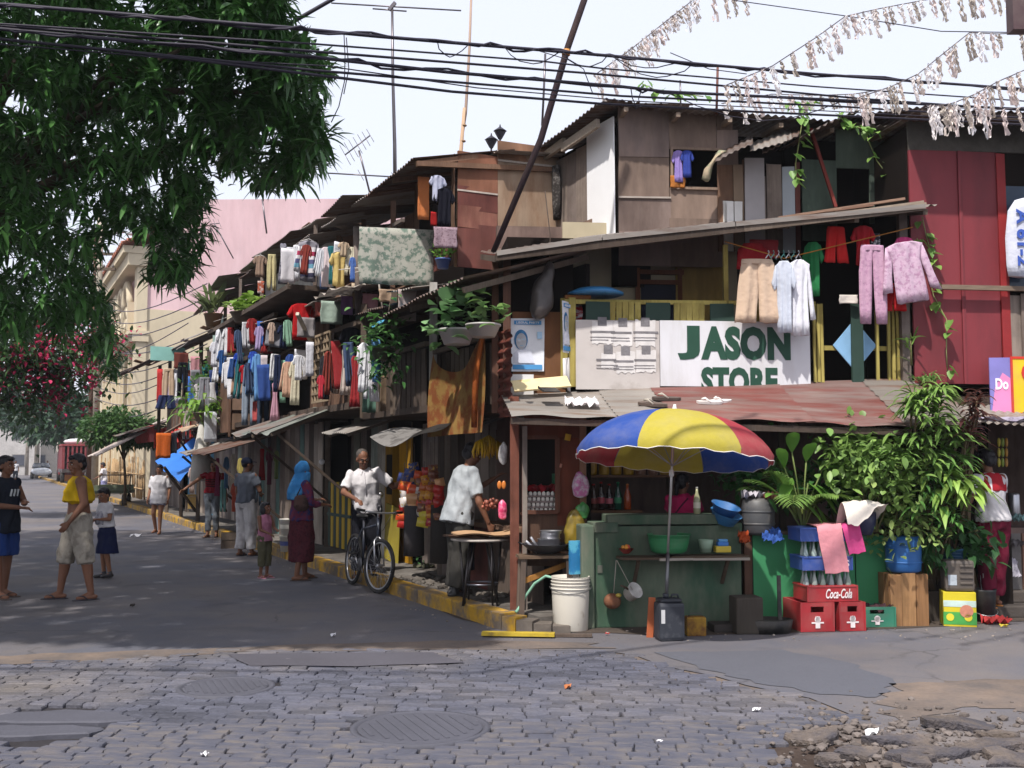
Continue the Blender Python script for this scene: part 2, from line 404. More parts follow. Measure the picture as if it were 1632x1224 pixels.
cpoly=[(p.x,p.y)for p in CE]+[(2.8,3.0),(-16,3.0)]
rub=[tuple(gnd(*p))[:2]for p in ((1245,1180),(1330,1150),(1450,1160),(1500,1300),(1250,1300))]
HOLES=[(gnd(670,1161),.42),(gnd(360,1096),.34),(gnd(70,1143),.34),(gnd(80,1166),.33)]
stones=[]
y=4.6;row=0
while y<9.4:
 dy=U(.078,.104);x=-6.5+U(0,.2)
 while x<3.4:
  L=U(.1,.23)
  yy=y+.012*math.sin(x*1.3+row)-.035*x
  c=(x+L/2,yy)
  if inside(c,cpoly)and not inside(c,rub)and all((Vector(c)-h[0].xy).length>h[1]for h in HOLES):
   px=816+c[0]/c[1]*1700
   if -160<px<1700:stones.append((c[0],c[1],L-U(.001,.007),dy-U(.003,.01),U(-.004,.004),U(-.04,.04)))
  x+=L
 y+=dy;row+=1
def cob_mesh(j):
 r=random.Random(j);mb=MB();n=8
 base=[(-.5,-.38),(-.4,-.5),(.4,-.5),(.5,-.36),(.5,.38),(.4,.5),(-.4,.5),(-.5,.36)]
 base=[(a+r.uniform(-.035,.035),b+r.uniform(-.06,.06))for a,b in base]
 vs=[(a,b,-.05)for a,b in base]+[(a,b,-.01)for a,b in base]+[(a*.95,b*.88,r.uniform(-.003,.003))for a,b in base]
 fs=[(i,(i+1)%n,n+(i+1)%n,n+i)for i in range(n)]+[(n+i,n+(i+1)%n,2*n+(i+1)%n,2*n+i)for i in range(n)]+[tuple(2*n+i for i in range(n))]
 mb.add(vs,fs);return mb
variants=[cob_mesh(j)for j in range(8)]
vmesh=[]
for v in variants:
 me=v.mesh('cobble');me.materials.append(COB);vmesh.append(me)
stones.sort(key=lambda s:s[1])
vis=[s for s in stones if abs(s[0]/s[1]*1700)<830 and gnd(816,1228).y<s[1]+.1]
first=vis[:300];fset=set(id(s)for s in first)
paving=tag(bpy.data.objects.new('cobbled_paving',None),kind='structure');COL.objects.link(paving)
rest=MB()
for i,s in enumerate(stones):
 M=Matrix.Translation((s[0],s[1],.004+s[4]))@Matrix.Rotation(s[5]-.035,4,'Z')@Matrix.Rotation(U(-.03,.03),4,'X')@Matrix.Rotation(U(-.03,.03),4,'Y')@Matrix.Diagonal((s[2],s[3],1,1))
 if id(s)in fset:put('cobble',vmesh[i%8],paving,M)
 else:
  q=variants[i%8];rest.add([M@Vector(v)for v in q.v],q.f)
rest.build('cobbles_beyond',COB,paving,kind='stuff')
CI=mat('cast_cement',hx('4a4a53'),.75,.1,40,.2,2,None,.08,.4)
def manhole(p,r,label,ridges=True):
 t=T('manhole_cover',label,'manhole cover',Matrix.Translation((p.x,p.y,0))@Matrix.Rotation(.4,4,'Z'),'covers let into the street')
 MB().lathe([(r,-.05),(r,.01),(r-.03,.012),(r-.035,.002),(0.001,.002)],40).build('frame',CI,t)
 m=MB().lathe([(r-.07,-.02),(r-.045,.006),(r-.055,.01),(.001,.01)],40,sm=False)
 m.build('lid',CI,t)
 if ridges:
  m=MB()
  for k in range(-5,6):
   x=k*r/6.5;h=math.sqrt(max(.01,(r-.1)**2-x*x));m.box(x-.012,-h,.01,x+.012,h,.014)
  m.build('ridge',CI,t,kind='stuff')
 return t
manhole(HOLES[0][0],.42,'ridged round cement cover in the cobbles nearest the middle of the street')
manhole(HOLES[1][0],.34,'worn round cover in the cobbles beside the cement patch')
slab=T('broken_cover','cracked flat cement cover with a sunken slot beside the cobbles','cover',Matrix.Translation(gnd(75,1155)))
def irreg(pts,zt,m,par):
 n=len(pts);q=[]
 for i in range(n):
  a,b=pts[i],pts[(i+1)%n]
  for k in range(4):t=k/4;q.append((a[0]+(b[0]-a[0])*t+U(-.015,.015),a[1]+(b[1]-a[1])*t+U(-.012,.012)))
 n=len(q);cx,cy_=sum(p[0]for p in q)/n,sum(p[1]for p in q)/n
 mb=MB();mb.add([(x,y,-.04)for x,y in q]+[(x,y,zt-.008)for x,y in q]+[(cx+(x-cx)*.96,cy_+(y-cy_)*.93,zt+U(-.003,.003))for x,y in q],[(i,(i+1)%n,n+(i+1)%n,n+i)for i in range(n)]+[(n+i,n+(i+1)%n,2*n+(i+1)%n,2*n+i)for i in range(n)]+[tuple(2*n+i for i in range(n))]);return mb.build('slab',m,par)
irreg([(-.5,.06),(-.3,.3),(.05,.36),(.34,.28),(.52,.1),(.3,.03),(-.2,.02)],.012,CI,slab)
irreg([(-.3,-.05),(.12,-.03),(.4,-.1),(.36,-.22),(-.1,-.3),(-.42,-.22)],.01,CI,slab)
poly_sheet('bare_soil',jag(rub,4,.06),-.02,mat('bare_soil',hx('453b36'),.95,.25,18,.25,3,None,.3,.1))
SLAB=mat('broken_asphalt',hx('4b484d'),.9,.25,40,.3,3,None,.5,.25,0,hx('655b54'),.52,.1,4)
slabs=[((1290,1180),.34,.1,8,'broken asphalt slab lying flat at the edge of the cobbles'),((1440,1187),.42,.09,-14,'long broken slab tilted beside the white scrap of paper'),((1545,1160),.55,.16,3,'wide flat slab of broken cement by the road edge'),((1560,1196),.6,.13,10,'long dark slab of broken asphalt lying above the gutter hole'),((1455,1214),.3,.12,-6,'pale broken cement piece at the lower edge of the rubble'),((1370,1206),.3,.1,15,'small sunken asphalt slab in the bare soil'),((1610,1216),.4,.12,-8,'dark tilted slab at the corner of the rubble'),((1500,1205),.34,.07,-20,'thin splintered slab between the two long broken ones'),((1320,1215),.26,.08,12,'small broken slab at the lower edge of the bare soil'),((1600,1178),.3,.08,-4,'narrow slab piece behind the wide flat one')]
for (p,a,b,rz,lab)in slabs:
 g=gnd(*p);n=8;r=random.Random(p[0]);n=11;ring=[]
 for i in range(n):
  t=2*PI*i/n;q=r.uniform(.45,1.15);ring.append((a*.5*q*math.cos(t),b*1.0*q*math.sin(t)))
 mb=MB();mb.add([(x,yy,-.03)for x,yy in ring]+[(x*1.02,yy*1.02,.012)for x,yy in ring]+[(x*.97,yy*.95,.022+r.uniform(-.006,.006))for x,yy in ring],[(i,(i+1)%n,n+(i+1)%n,n+i)for i in range(n)]+[(n+i,n+(i+1)%n,2*n+(i+1)%n,2*n+i)for i in range(n)]+[tuple(2*n+i for i in range(n))])
 o=mb.build('broken_slab',SLAB,None,Matrix.Translation((g.x,g.y,.015))@Matrix.Rotation(R(rz),4,'Z')@Matrix.Rotation(R(r.uniform(-3,14)),4,'X')@Matrix.Rotation(R(r.uniform(-7,7)),4,'Y'))
 tag(o,lab,'broken slab','broken slabs at the road edge')
def pebble_field(name,spots,mats,lo,hi,z=0):
 V=[];F=[]
 ico=bmesh.new();bmesh.ops.create_icosphere(ico,subdivisions=1,radius=1);iv=[v.co.copy()for v in ico.verts];iF=[[v.index for v in f.verts]for f in ico.faces];ico.free()
 for (x,yy)in spots:
  r=lo+(hi-lo)*rnd.random()**2.5;b=len(V)
  for v in iv:V.append((x+v.x*r*U(.7,1.3),yy+v.y*r*U(.7,1.3),z+r*.3+v.z*r*U(.4,.8)))
  F+=[[b+i for i in f]for f in iF]
 return put(name,np_mesh(name,np.array(V),np.array(F),mats,False),kind='stuff')
sp=[]
while len(sp)<800:
 p=gnd(rnd.gauss(1440,110),rnd.gauss(1175,26))
 if p.y>4.5:sp.append((p.x,p.y))
pebble_field('gravel',sp,mat('gravel',hx('665e5a'),.95,.2,20,.2,3,None,.1,.2,island=.3),.006,.035)
sp=[]
for _ in range(260):
 t=U(-40,.2);p=FL@Vector((t,-.5-abs(rnd.gauss(0,.1)),0));sp.append((p.x,p.y))
for _ in range(200):
 p=gnd(U(760,1640),U(985,1022));sp.append((p.x,p.y))
pebble_field('street_grit',sp,mat('grit',hx('8a8078'),.95,.2,20,.2,3,None,.1,.2,island=.35),.004,.018)
PAPER=cloth('e8e6ea');
for (px,py,s,c,lab)in ((531,1015,.07,'e8e6ea','white paper scrap lying on the side street asphalt'),(1390,1172,.1,'eef0f4','white plastic scrap on the broken slabs'),(1206,1135,.05,'e8e6ea','tiny white scrap on the road patch beside the cobbles'),(905,1098,.07,'b5714a','dry brown leaf fallen on the cobbles'),(327,1207,.05,'e8e6ea','small white scrap lying on the nearest cobbles'),(212,967,.08,'4a4340','dark flattened scrap on the shaded street'),(216,855,.2,'d8d6da','white crumpled scrap beside the walking boy'),(1600,1000,.07,'cdb84a','yellow wrapper lying near the oil carton'),(968,1013,.04,'d02424','small red cap on the wet ground by the counter'),(1052,1186,.03,'e8e6ea','speck of white paper among the cobbles'),(385,862,.12,'c9c6c8','pale scrap of litter by the kerb')):
 g=gnd(px,py);mb=MB();P=[[(s*(i/4-.5)*(1+.3*math.sin(j*2.)),s*.6*(j/4-.5)+.1*s*math.sin(i),.02+.18*s*math.sin(i*1.9+j*1.3))for i in range(5)]for j in range(5)]
 mb.grid(P);tag(mb.build('litter',cloth(c),None,Matrix.Translation(g)@Matrix.Rotation(U(0,3),4,'Z')),lab,'litter','scraps of litter')
KERB=mat('kerb_paint',hx('b58c2c'),.85,.15,18,.22,2,None,.15,.2,0,hx('6c6156'),.5,.1,3.5,None,0)
kerb=tag(bpy.data.objects.new('kerb',None),kind='structure');COL.objects.link(kerb);kerb.matrix_basis=FL
x=.25
i=0
while x>-150:
 L=1.0 if x>-45 else 6.0
 mb=MB();mb.bbox(x-L+.008,-.34,-.05,x-.008,-.14,.15+U(-.008,.008),.018 if x>-45 else .012);mb.build('kerb_stone',KERB,kerb);x-=L
arc=[]
for k in range(5):
 a0,a1=R(-90+k*15),R(-90+(k+1)*15-1)
 cx,cy_=.25,.35;r0,r1=.69,.49
 pts=[(cx+r*math.cos(a),cy_+r*math.sin(a))for r,a in ((r0,a0),(r0,a1),(r1,a1),(r1,a0))]
 mb=MB();h=.15-.02*k
 mb.add([(*p,-.05)for p in pts]+[(*p,h)for p in pts],[(0,1,5,4),(1,2,6,5),(2,3,7,6),(3,0,4,7),(4,5,6,7)]);mb.build('kerb_stone',KERB if k<2 else conc('6a625b','4d463f'),kerb)
PAV=conc('6b6661','4c4641')
mb=MB();mb.box(-150,-.142,-.04,.25,3.5,.13);mb.box(.25,.0,-.04,.6,3.5,.125)
mb.build('sidewalk',PAV,None,FL,kind='structure')
mb=MB();mb.box(-220,-8.6,-.04,-45,-8.4,.14);mb.box(-220,-12,-.04,-45,-8.6,.13)
mb.build('far_sidewalk',PAV,None,FL,kind='structure')
# ================================================================ pink and cream corner building
PINK=mat('pink_render',hx('d9babd'),.9,.06,5,.12,.3,(1,1,.3),.02,.2,0,hx('c8a4a6'),.55,.15,.5,(1,1,.2))
CREAM=mat('cream_render',hx('c6b9a0'),.9,.06,6,.12,.5,(1,1,.4),.02,.2)
TILE=mat('roof_tile',hx('94604f'),.8,.2,6,.25,2,None,.05,.25,island=.2)
X0=pl(FL,224,700,.9).x
bld=T('corner_building','tall pink and cream building with a red tiled roof and arched balcony','building',FL@Matrix.Translation((X0,.9,0)))
def zat(px,py,yin):
 F=FL@Matrix.Translation((X0,.9,0))@Matrix.Rotation(R(90),4,'Z')
 q=pl(F,px,py,0);return q.x,q.z
F2=FL@Matrix.Translation((X0,.9,0))@Matrix.Rotation(R(90),4,'Z')
def ew(px,py):q=pl(F2,px,py,0);return q.x,q.z
a=[ew(228,760)[0],ew(320,318),ew(620,296),ew(228,395),ew(228,492),ew(620,496)]
zc=a[4][1]
mb=MB();mb.cur=0
def ext(mb,pts,x0,x1):
 n=len(pts);mb.add([(x0,p[0],p[1])for p in pts]+[(x1,p[0],p[1])for p in pts],[tuple(range(n)),tuple(range(2*n-1,n-1,-1))]+[(i,n+i,n+(i+1)%n,(i+1)%n)for i in range(n)])
yr=16.0;ztop=a[2][1]
ext(mb,[(0,zc),(yr,zc),(yr,ztop),(a[1][0],a[1][1]),(0,a[3][1])],-24,0);mb.build('upper_wall',PINK,bld)
mb=MB();ext(mb,[(0,0),(yr,0),(yr,zc-.003),(0,zc-.003)],-24,.02);mb.build('lower_wall',CREAM,bld)
mb=MB();ext(mb,[(-.3,0),(.12,0),(.12,ew(228,410)[1]),(-.3,ew(228,410)[1])],-.8,.12);mb.build('corner_pier',CREAM,bld)
zco,zcl=ew(228,425)[1],ew(228,545)[1]
for (z0,z1,o)in ((zco,zco+.5,.7),(zco+.5,zco+.8,.9),(zcl,zcl+.3,.45),(zcl+.3,zcl+.45,.6)):
 MB().box(-20,-o,z0,.12+o*.2,.15+o*.1,z1).build('cornice',CREAM,bld)
for k in range(6):
 x=-2.2-k*2.2;h=zco-zcl-.45
 MB().box(x-.18,-.42,zcl+.45,x+.18,-.02,zcl+.45+h*.55).build('pilaster',CREAM,bld)
 MB().tube([(x-1.1+1.0*math.cos(t),-.3,zcl+.45+h*.5+h*.4*math.sin(t))for t in np.linspace(0,PI,12)],.16,6).build('arch',CREAM,bld)
 MB().box(x-1.9,-.06,zcl+.6,x-.3,.0,zcl+.45+h*.5).build('niche_shade',mat('niche_shade',hx('7c6c55'),.9),bld)  # darker slab on the wall, niche shade put into its colour
 MB().tube([(x-1.1+.55*math.cos(t),-.32,zcl+.6+h*.25+.5*math.sin(t))for t in np.linspace(0,2*PI,14)],.1,6).build('tracery',CREAM,bld)
for k in range(9):
 x=-1.6-k*1.7
 MB().box(x-.18,-.2,0,x+.18,-.0,zcl).build('pilaster',CREAM,bld)
mb=MB();zw=ew(222,600)[1]
w1=MB().box(-1.5,-.03,zw-1.2,-.9,.02,zw+.8).build('window',mat('dark_glass',hx('4a4a58'),.3,.05),bld)
MB().box(-1.58,-.05,zw-1.3,-.82,-.032,zw-1.2).build('sill',CREAM,w1)
mb=MB();zr=ew(228,392)[1]
for k in range(9):
 v0,v1=k/9,(k+1)/9
 y0,y1=-1.0+2.0*v0,-1.0+2.0*v1+.08;z0,z1=zco+.8+1.2*v0,zco+.8+1.2*v1
 MB().corr((.7,y0,z0+.06),(-20,y0,z0+.06),(-20,y1,z1),(.7,y1,z1),.5,.09,0,0,1).build('tile_course',TILE,bld)
# ================================================================ far end of the street
def tree_blob(name,label,base,h,crown_r,crown_c,n,lm,leaf=(.28,.12),group=None,trunk_r=.12,lobes=7,cat='tree',seed=1,squash=.8):
 r=np.random.default_rng(seed)
 t=T(name,label,cat,Matrix.Translation(base),group)
 cc=Vector(crown_c)
 mb=MB();mb.tube([(0,0,0),(cc.x*.1,cc.y*.1,cc.z*.35),(cc.x*.6,cc.y*.6,cc.z*.7),tuple(cc)],[trunk_r,trunk_r*.85,trunk_r*.6,trunk_r*.25],8)
 L=[np.array(cc)]
 for k in range(lobes):
  d=r.normal(size=3);d/=np.linalg.norm(d);d[2]=abs(d[2])*.7-.25
  p=np.array(cc)+d*np.array([crown_r,crown_r,crown_r*squash])*.62;L.append(p)
  mb.tube([(cc.x*.5,cc.y*.5,cc.z*.6),tuple((np.array(cc)*.5+p*.5)),tuple(p)],[trunk_r*.5,trunk_r*.3,trunk_r*.1],6)
 mb.build('trunk',wood('5b4c3d'),t)
 idx=r.integers(0,len(L),n);rad=crown_r*(.36+.2*r.random(len(L)))
 d=r.normal(size=(n,3));d/=np.linalg.norm(d,axis=1,keepdims=True)
 P=np.array(L)[idx]+d*(rad[idx]*(.45+.6*r.random(n)**.5))[:,None]*np.array([1,1,squash])
 D=d+r.normal(size=(n,3))*.7
 V,F=leaves(P,D,leaf[0]*(.6+.8*r.random(n)),leaf[1]*(.7+.6*r.random(n)),.2,.1,(.3,1,.1),roll=r.uniform(-1,1,n))
 put('crown',np_mesh('crown',V,F,lm),t,kind='stuff')
 return t
LF=leafm('40602f','2f4a2a')
LF2=leafm('4f7038','3a5a2c')
LFD=leafm('37553a','2b4432')
g=at_y(201,735,37.5);g.z=.05
tree_blob('street_tree','small light green tree by the bamboo fence below the cream wall',g,4,1.35,(-.15,0,2.65),3600,LF2,(.2,.1),None,.06,9,seed=3,squash=.75)
for (px,Y,r_,h_,n,m_,lab,sd)in ((98,78,3.6,4.6,3600,LFD,'broad dark tree standing behind the pole down the street',4),(60,105,3.8,5.6,2400,LFD,'hazy round tree far down the street behind the planters',5),(12,140,5,8,2200,LFD,'tall hazy tree at the far end of the road',6),(-40,90,5,8,2600,LFD,'hazy tree across the road near the far poles',7),(128,95,3.6,6.0,2200,LFD,'dark tree behind the red truck',8)):
 b=at_y(px,735,Y);b.z=.1
 tree_blob('tree',lab,b,6,r_,(0,0,h_),n,m_,(.5,.25),'trees down the side street',.2,8,seed=sd)
t=T('flowering_tree','bougainvillea tree covered in magenta flowers leaning over the side street','tree',Matrix.Translation((-18.5,31,0)))
cl=[at_y(px,py,Y)-Vector((-18.5,31,0))for px,py,Y in ((60,560,30),(110,575,31),(30,600,30),(150,560,33),(95,620,31),(0,560,29),(10,640,30),(-60,580,30),(60,520,31))]
mb=MB();mb.tube([(0,0,0),(.3,0,2),(1.0,0,3.6),tuple(cl[1])],[.22,.18,.12,.04],8)
for c in cl:mb.tube([(.6,0,3.0),tuple(Vector((.6,0,3.4)).lerp(c,.6)+Vector((0,0,.3))),tuple(c)],[.08,.05,.02],6)
mb.build('trunk',wood('5b4c3d'),t)
idx=NR.integers(0,len(cl),5200);P=np.array([tuple(c)for c in cl])[idx]+NR.normal(size=(5200,3))*np.array([.5,.6,.42])
V,F=leaves(P,sph(5200),.2*NR.uniform(.7,1.3,5200),.12,.2,.1,(.3,1,.1));put('crown',np_mesh('crown',V,F,LF),t,kind='stuff')
cl2=cl[:2]+cl[2:4]+cl[4:5]
idx=NR.integers(0,len(cl2),3000);P=np.array([tuple(c)for c in cl2])[idx]+NR.normal(size=(3000,3))*np.array([.55,.5,.38])+np.array([0,-.35,.08])
keep=np.array([noise.noise(Vector(p)*1.6)for p in P])>-.05;P=P[keep]
V,F=leaves(P,sph(len(P)),.13,.11,.1,.25,(.4,1,.3));put('blossom',np_mesh('blossom',V,F,leafm('b3224f','c23a66',.35,.7)),t,kind='stuff')
CONC=conc('a59c90','857c72')
def pole(px,Y,h,r,label,arm=None,m=None):
 b=at_y(px,735,Y);b.z=.0
 t=T('utility_pole',label,'utility pole',Matrix.Translation(b),'utility poles along the side street')
 MB().tube([(0,0,0),(0,0,h*.5),(0,0,h)],[r,r*.85,r*.65],10).build('shaft',m or CONC,t)
 MB().box(-.9,-.06,h*.86,.9,.06,h*.86+.12).build('crossarm',wood('5b4f45',ax='x'),t)
 for k in (-.8,-.4,.4,.8):MB().lathe([(.04,h*.86+.12),(.06,h*.86+.2),(.03,h*.86+.26)],8,Matrix.Translation((k,0,0))).build('insulator',plas('6a6460'),t)
 return t,b
tp,bp_=pole(149,47,12.5,.22,'thick pale concrete pole with a street lamp arm before the cream building')
m=MB().tube([(0,0,11.3),(.5,0,11.75),(1.2,0,11.8)],.04,6);m.build('lamp_arm',metal('8a8a8e'),tp)
MB().ell((1.45,0,11.74),(.3,.12,.1)).build('lamp_head',plas('b9bcc4'),tp)
pole(142,46,11.5,.1,'thin brown wooden pole beside the thick concrete one',m=wood('5a463c'))
for px,Y,lab in ((43,120,'pale concrete pole far down the road between the trees'),(32,135,'narrow distant pole nearest the vanishing point of the road'),(17,150,'last distant pole at the end of the road'),(58,100,'grey pole by the parked white car'),(-12,110,'pole across the road behind the left-edge man')):
 pole(px,Y,10.5,.2,lab)
pb=wl(FL,97,752,.3);pb.z=.13
t=T('planter','orange brick planter with a clipped green hedge down the street','planter',FL@Matrix.Translation((FL.inverted()@pb).xyz))
MB().box(-3.5,0,0,3.5,1.4,.55).build('box',mat('brick_orange',hx('b0703e'),.9),t)
P=NR.uniform((-3.4,.1,.5),(3.4,1.3,1.5),(2200,3));V,F=leaves(P,sph(2200),.22,.13,.1,.1,(.3,1,.2));put('hedge',np_mesh('hedge',V,F,LF2),t,kind='stuff')
pb=wl(FL,121,745,.6);q=FL.inverted()@pb
t=T('truck','dark red slat sided truck parked beyond the concrete pole','truck',FL@Matrix.Translation((q.x,.6,.13)))
RED=plas('7d2a32',.6)
MB().bbox(-4,-.9,.7,.6,.9,.95,.03).build('bed',plas('3c3436'),t)
for k in range(7):MB().box(.56,-.88+k*.27,.95,.62,-.76+k*.27,2.5).build('slat',RED,t)
for k in range(10):MB().box(-3.9+k*.45,-.92,.95,-3.6+k*.45,-.86,2.5).build('slat',RED,t)
MB().box(-4,-.95,2.5,.66,.95,2.62).build('roof',plas('8f3a3e',.6),t)
for k in range(3):MB().ell((-.2-k*.5,0,2.8),(.35,.8,.2),10,6).build('load',cloth('e4e2e6'),t)
MB().box(-3.9,-.84,.95,.5,.84,2.48).build('cargo',DARK,t)
MB().bbox(-5.6,-.88,.5,-4.1,.88,2.2,.1).build('cab',RED,t)
for x in (-.6,-4.8):
 for s in (-1,1):MB().lathe([(.1,-.12),(.42,-.12),(.42,.12),(.1,.12)],16,Matrix.Translation((x,s*.8,.42))@Matrix.Rotation(R(90),4,'X')).build('wheel',plas('1d1b1c',.8),t)
b=at_y(66,735,98);t=T('parked_car','small white car parked far down the street by the poles','car',Matrix.Translation((b.x,b.y,0))@Matrix.Rotation(R(26),4,'Z'))
m=MB();m.rings([((0,yy,z),(w_,0,0),(0,0,hh))for yy,z,w_,hh in ((-2,.62,.72,.22),(-1.85,.62,.82,.32),(-.8,.68,.85,.36),(1.2,.68,.85,.36),(2,.64,.78,.28))],14);m.build('body',plas('d8dade',.35),t)
m=MB();m.rings([((0,.1,.95),(.8,0,0),(0,1.3,0)),((0,.15,1.2),(.74,0,0),(0,1.05,0)),((0,.2,1.45),(.62,0,0),(0,.75,0))],14);m.build('cabin',plas('2b3038',.2),t)
for x in (-.75,.75):
 for yy in (-1.3,1.3):MB().lathe([(.1,-.1),(.3,-.1),(.3,.1),(.1,.1)],14,Matrix.Translation((x,yy,.3))@Matrix.Rotation(R(90),4,'Y')).build('wheel',plas('1d1b1c',.8),t)
for x in (-.6,.6):MB().ell((x,-1.97,.72),(.13,.05,.08),8,6).build('headlight',plas('f0f0f0',.2),t)
for (px,Y,w_,h_,c,lab)in ((-20,165,18,7,'c3bfbd','pale grey building closing the far end of the road'),(-60,120,16,6,'b7b3b0','low grey shop building across the road'),(40,210,22,9,'bdb9bb','hazy block far behind the distant trees'),(110,130,16,6,'b9b1a6','pale wall and shop behind the dark street trees')):
 b=at_y(px,735,Y);t=T('distant_building',lab,'building',Matrix.Translation((b.x,b.y,0))@Matrix.Rotation(R(26),4,'Z'),'distant buildings')
 MB().box(-w_/2,0,0,w_/2,10,h_).build('wall',mat('far_wall_'+c,hx(c),.9),t)
 MB().box(-w_/2-.3,-.3,h_,w_/2+.3,10.3,h_+.3).build('roof',mat('far_roof',hx('8e8684'),.9),t)
 for i in range(int(w_/3)):
  for j in range(int(h_/3)):
   f=MB().box(-w_/2+1+i*3,-.05,1+j*3,-w_/2+2.4+i*3,.02,2.4+j*3).build('window',mat('far_frame',hx('8c8884'),.8),t)
   MB().box(-w_/2+1.1+i*3,-.08,1.1+j*3,-w_/2+2.3+i*3,-.052,2.3+j*3).build('pane',mat('far_glass',hx('50525c'),.3),f)
BAM=wood('a58a68','6f5a45')
xa,xb=pl(FL,160,780,.6).x,pl(FL,232,780,.6).x
t=T('bamboo_fence','rough bamboo and stick fence below the cream wall','fence',FL@Matrix.Translation((xa,.6,.13)))
n=34
for i in range(n):
 x=(xb-xa)*i/n;h=U(1.0,1.7)if i%9 else 2.4
 MB().tube([(x,U(-.05,.05),0),(x+U(-.05,.05),U(-.05,.05),h)],.035,6).build('stick',BAM,t)
for z in (.4,.95):MB().tube([(-.1,-.05,z),((xb-xa)/2,-.06,z+.04),(xb-xa,-.05,z)],.03,6).build('rail',BAM,t)
b=gnd(183,806);t=T('handcart','flat green wooden handcart standing at the kerb far along the street','cart',Matrix.Translation(b)@Matrix.Rotation(R(10),4,'Z'))
MB().bbox(-.62,-.5,.45,.55,.8,.55,.02).build('deck',wood('58604e',ax='x'),t)
for s in (-1,1):MB().box(-.62,-.02+s*.52-.02,.55,.55,s*.52+.02,.75).build('side_board',wood('58604e',ax='x'),t)
for x in (-.4,.38):
 for s in (-.42,.6):
  wq=MB().lathe([(.05,-.05),(.2,-.05),(.22,0),(.2,.05),(.05,.05)],16,Matrix.Translation((x,s,.22))@Matrix.Rotation(R(90),4,'Y')).build('wheel',plas('201d1e',.8),t)
for x in (-.55,.5):MB().tube([(x,0,.55),(x,.1,1.1)],.025,6).build('post',wood('5b4f45'),t)
MB().tube([(-.6,.05,1.1),(.55,.1,1.1)],.025,6).build('handle',wood('5b4f45'),t)
# ================================================================ helpers for houses
def s_(px,py,y):q=pl(FS,px,py,y);return q.x,q.z
def l_(px,py,y):q=pl(FL,px,py,y);return q.x,q.z
PLY=[ply('8a7365','6e5a50'),ply('94796a','74604f'),ply('7d6a62','5c4c47'),ply('a08472','7f6656')]
PLYR=[ply('74463f','5b3733'),ply('6e433c','8a5f52')]
PLYT=[ply('a58c78','82705f'),ply('9d8370','b29c86')]
GREYW=[wood('7d716b','625751'),wood('8a7d74','6b5f58'),wood('6f635c','574c46')]
BRN=[wood('6b5142','4d3a30'),wood('7c604e','5b463a'),wood('5e473b','463429')]
OLD=[wood('5c5048','473d37'),wood('6b5f55','51463e'),wood('4f443d','3c332d')]
TINS=[tin('77706a','6a4332'),tin('8b8681','70503e',.62),tin('6a5f58','5c3a2c',.5)]
def pick(l):return rnd.choice(l)
def panel(par,F,x0,x1,z0,z1,y,m,name='plywood_panel',th=.014,j=.012,rot=.0):
 M=F@Matrix.Translation(((x0+x1)/2,y,(z0+z1)/2))@Matrix.Rotation(rot+U(-.008,.008),4,'Y')
 hx_,hz=(x1-x0)/2,(z1-z0)/2
 return MB().box(-hx_,-th,-hz,hx_,0,hz,None,j*.4).build(name,m,par,M)
def planks(par,F,x0,x1,z0,z1,y,ms,wd=.16,name='plank',gap=.006,horiz=False,zj=.03):
 a,b=(z0,z1)if horiz else (x0,x1);t=a
 while t<b-.02:
  q=min(b,t+wd*U(.75,1.3));yy=y-U(0,.012)
  if horiz:panel(par,F,x0-U(0,zj),x1+U(0,zj),t+gap/2,q-gap/2,yy,pick(ms),name,.018,.006)
  else:panel(par,F,t+gap/2,q-gap/2,z0-U(0,zj),z1+U(-zj,zj),yy,pick(ms),name,.018,.006)
  t=q
def grid_panels(par,F,xs,zs,y,ms,name='plywood_panel',gap=.008):
 for i in range(len(xs)-1):
  zz=zs[i]if isinstance(zs[0],(list,tuple))else zs
  for k in range(len(zz)-1):
   panel(par,F,xs[i]+gap/2,xs[i+1]-gap/2,zz[k]+gap/2-.01,zz[k+1]-gap/2+.012,y-U(0,.014)-.008*k,pick(ms),name)
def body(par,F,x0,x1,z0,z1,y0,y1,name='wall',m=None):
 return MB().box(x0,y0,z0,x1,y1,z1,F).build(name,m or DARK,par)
def post(par,F,x,y,z0,z1,w=.07,m=None,name='post',lean=(0,0)):
 return MB().beam(F@Vector((x,y,z0)),F@Vector((x+lean[0],y+lean[1],z1)),w,w).build(name,m or pick(OLD),par)
def bar(par,F,a,b,w=.05,h=.05,m=None,name='beam'):
 return MB().beam(F@Vector(a),F@Vector(b),w,h).build(name,m or pick(OLD),par)
def sheet(par,F,p00,p10,p11,p01,m,pitch=.09,amp=.012,name='corrugated_sheet',wob=.012,rows=5,sag=0.0):
 return MB().corr(F@Vector(p00),F@Vector(p10),F@Vector(p11),F@Vector(p01),pitch,amp,sag,wob,rows).build(name,m,par)
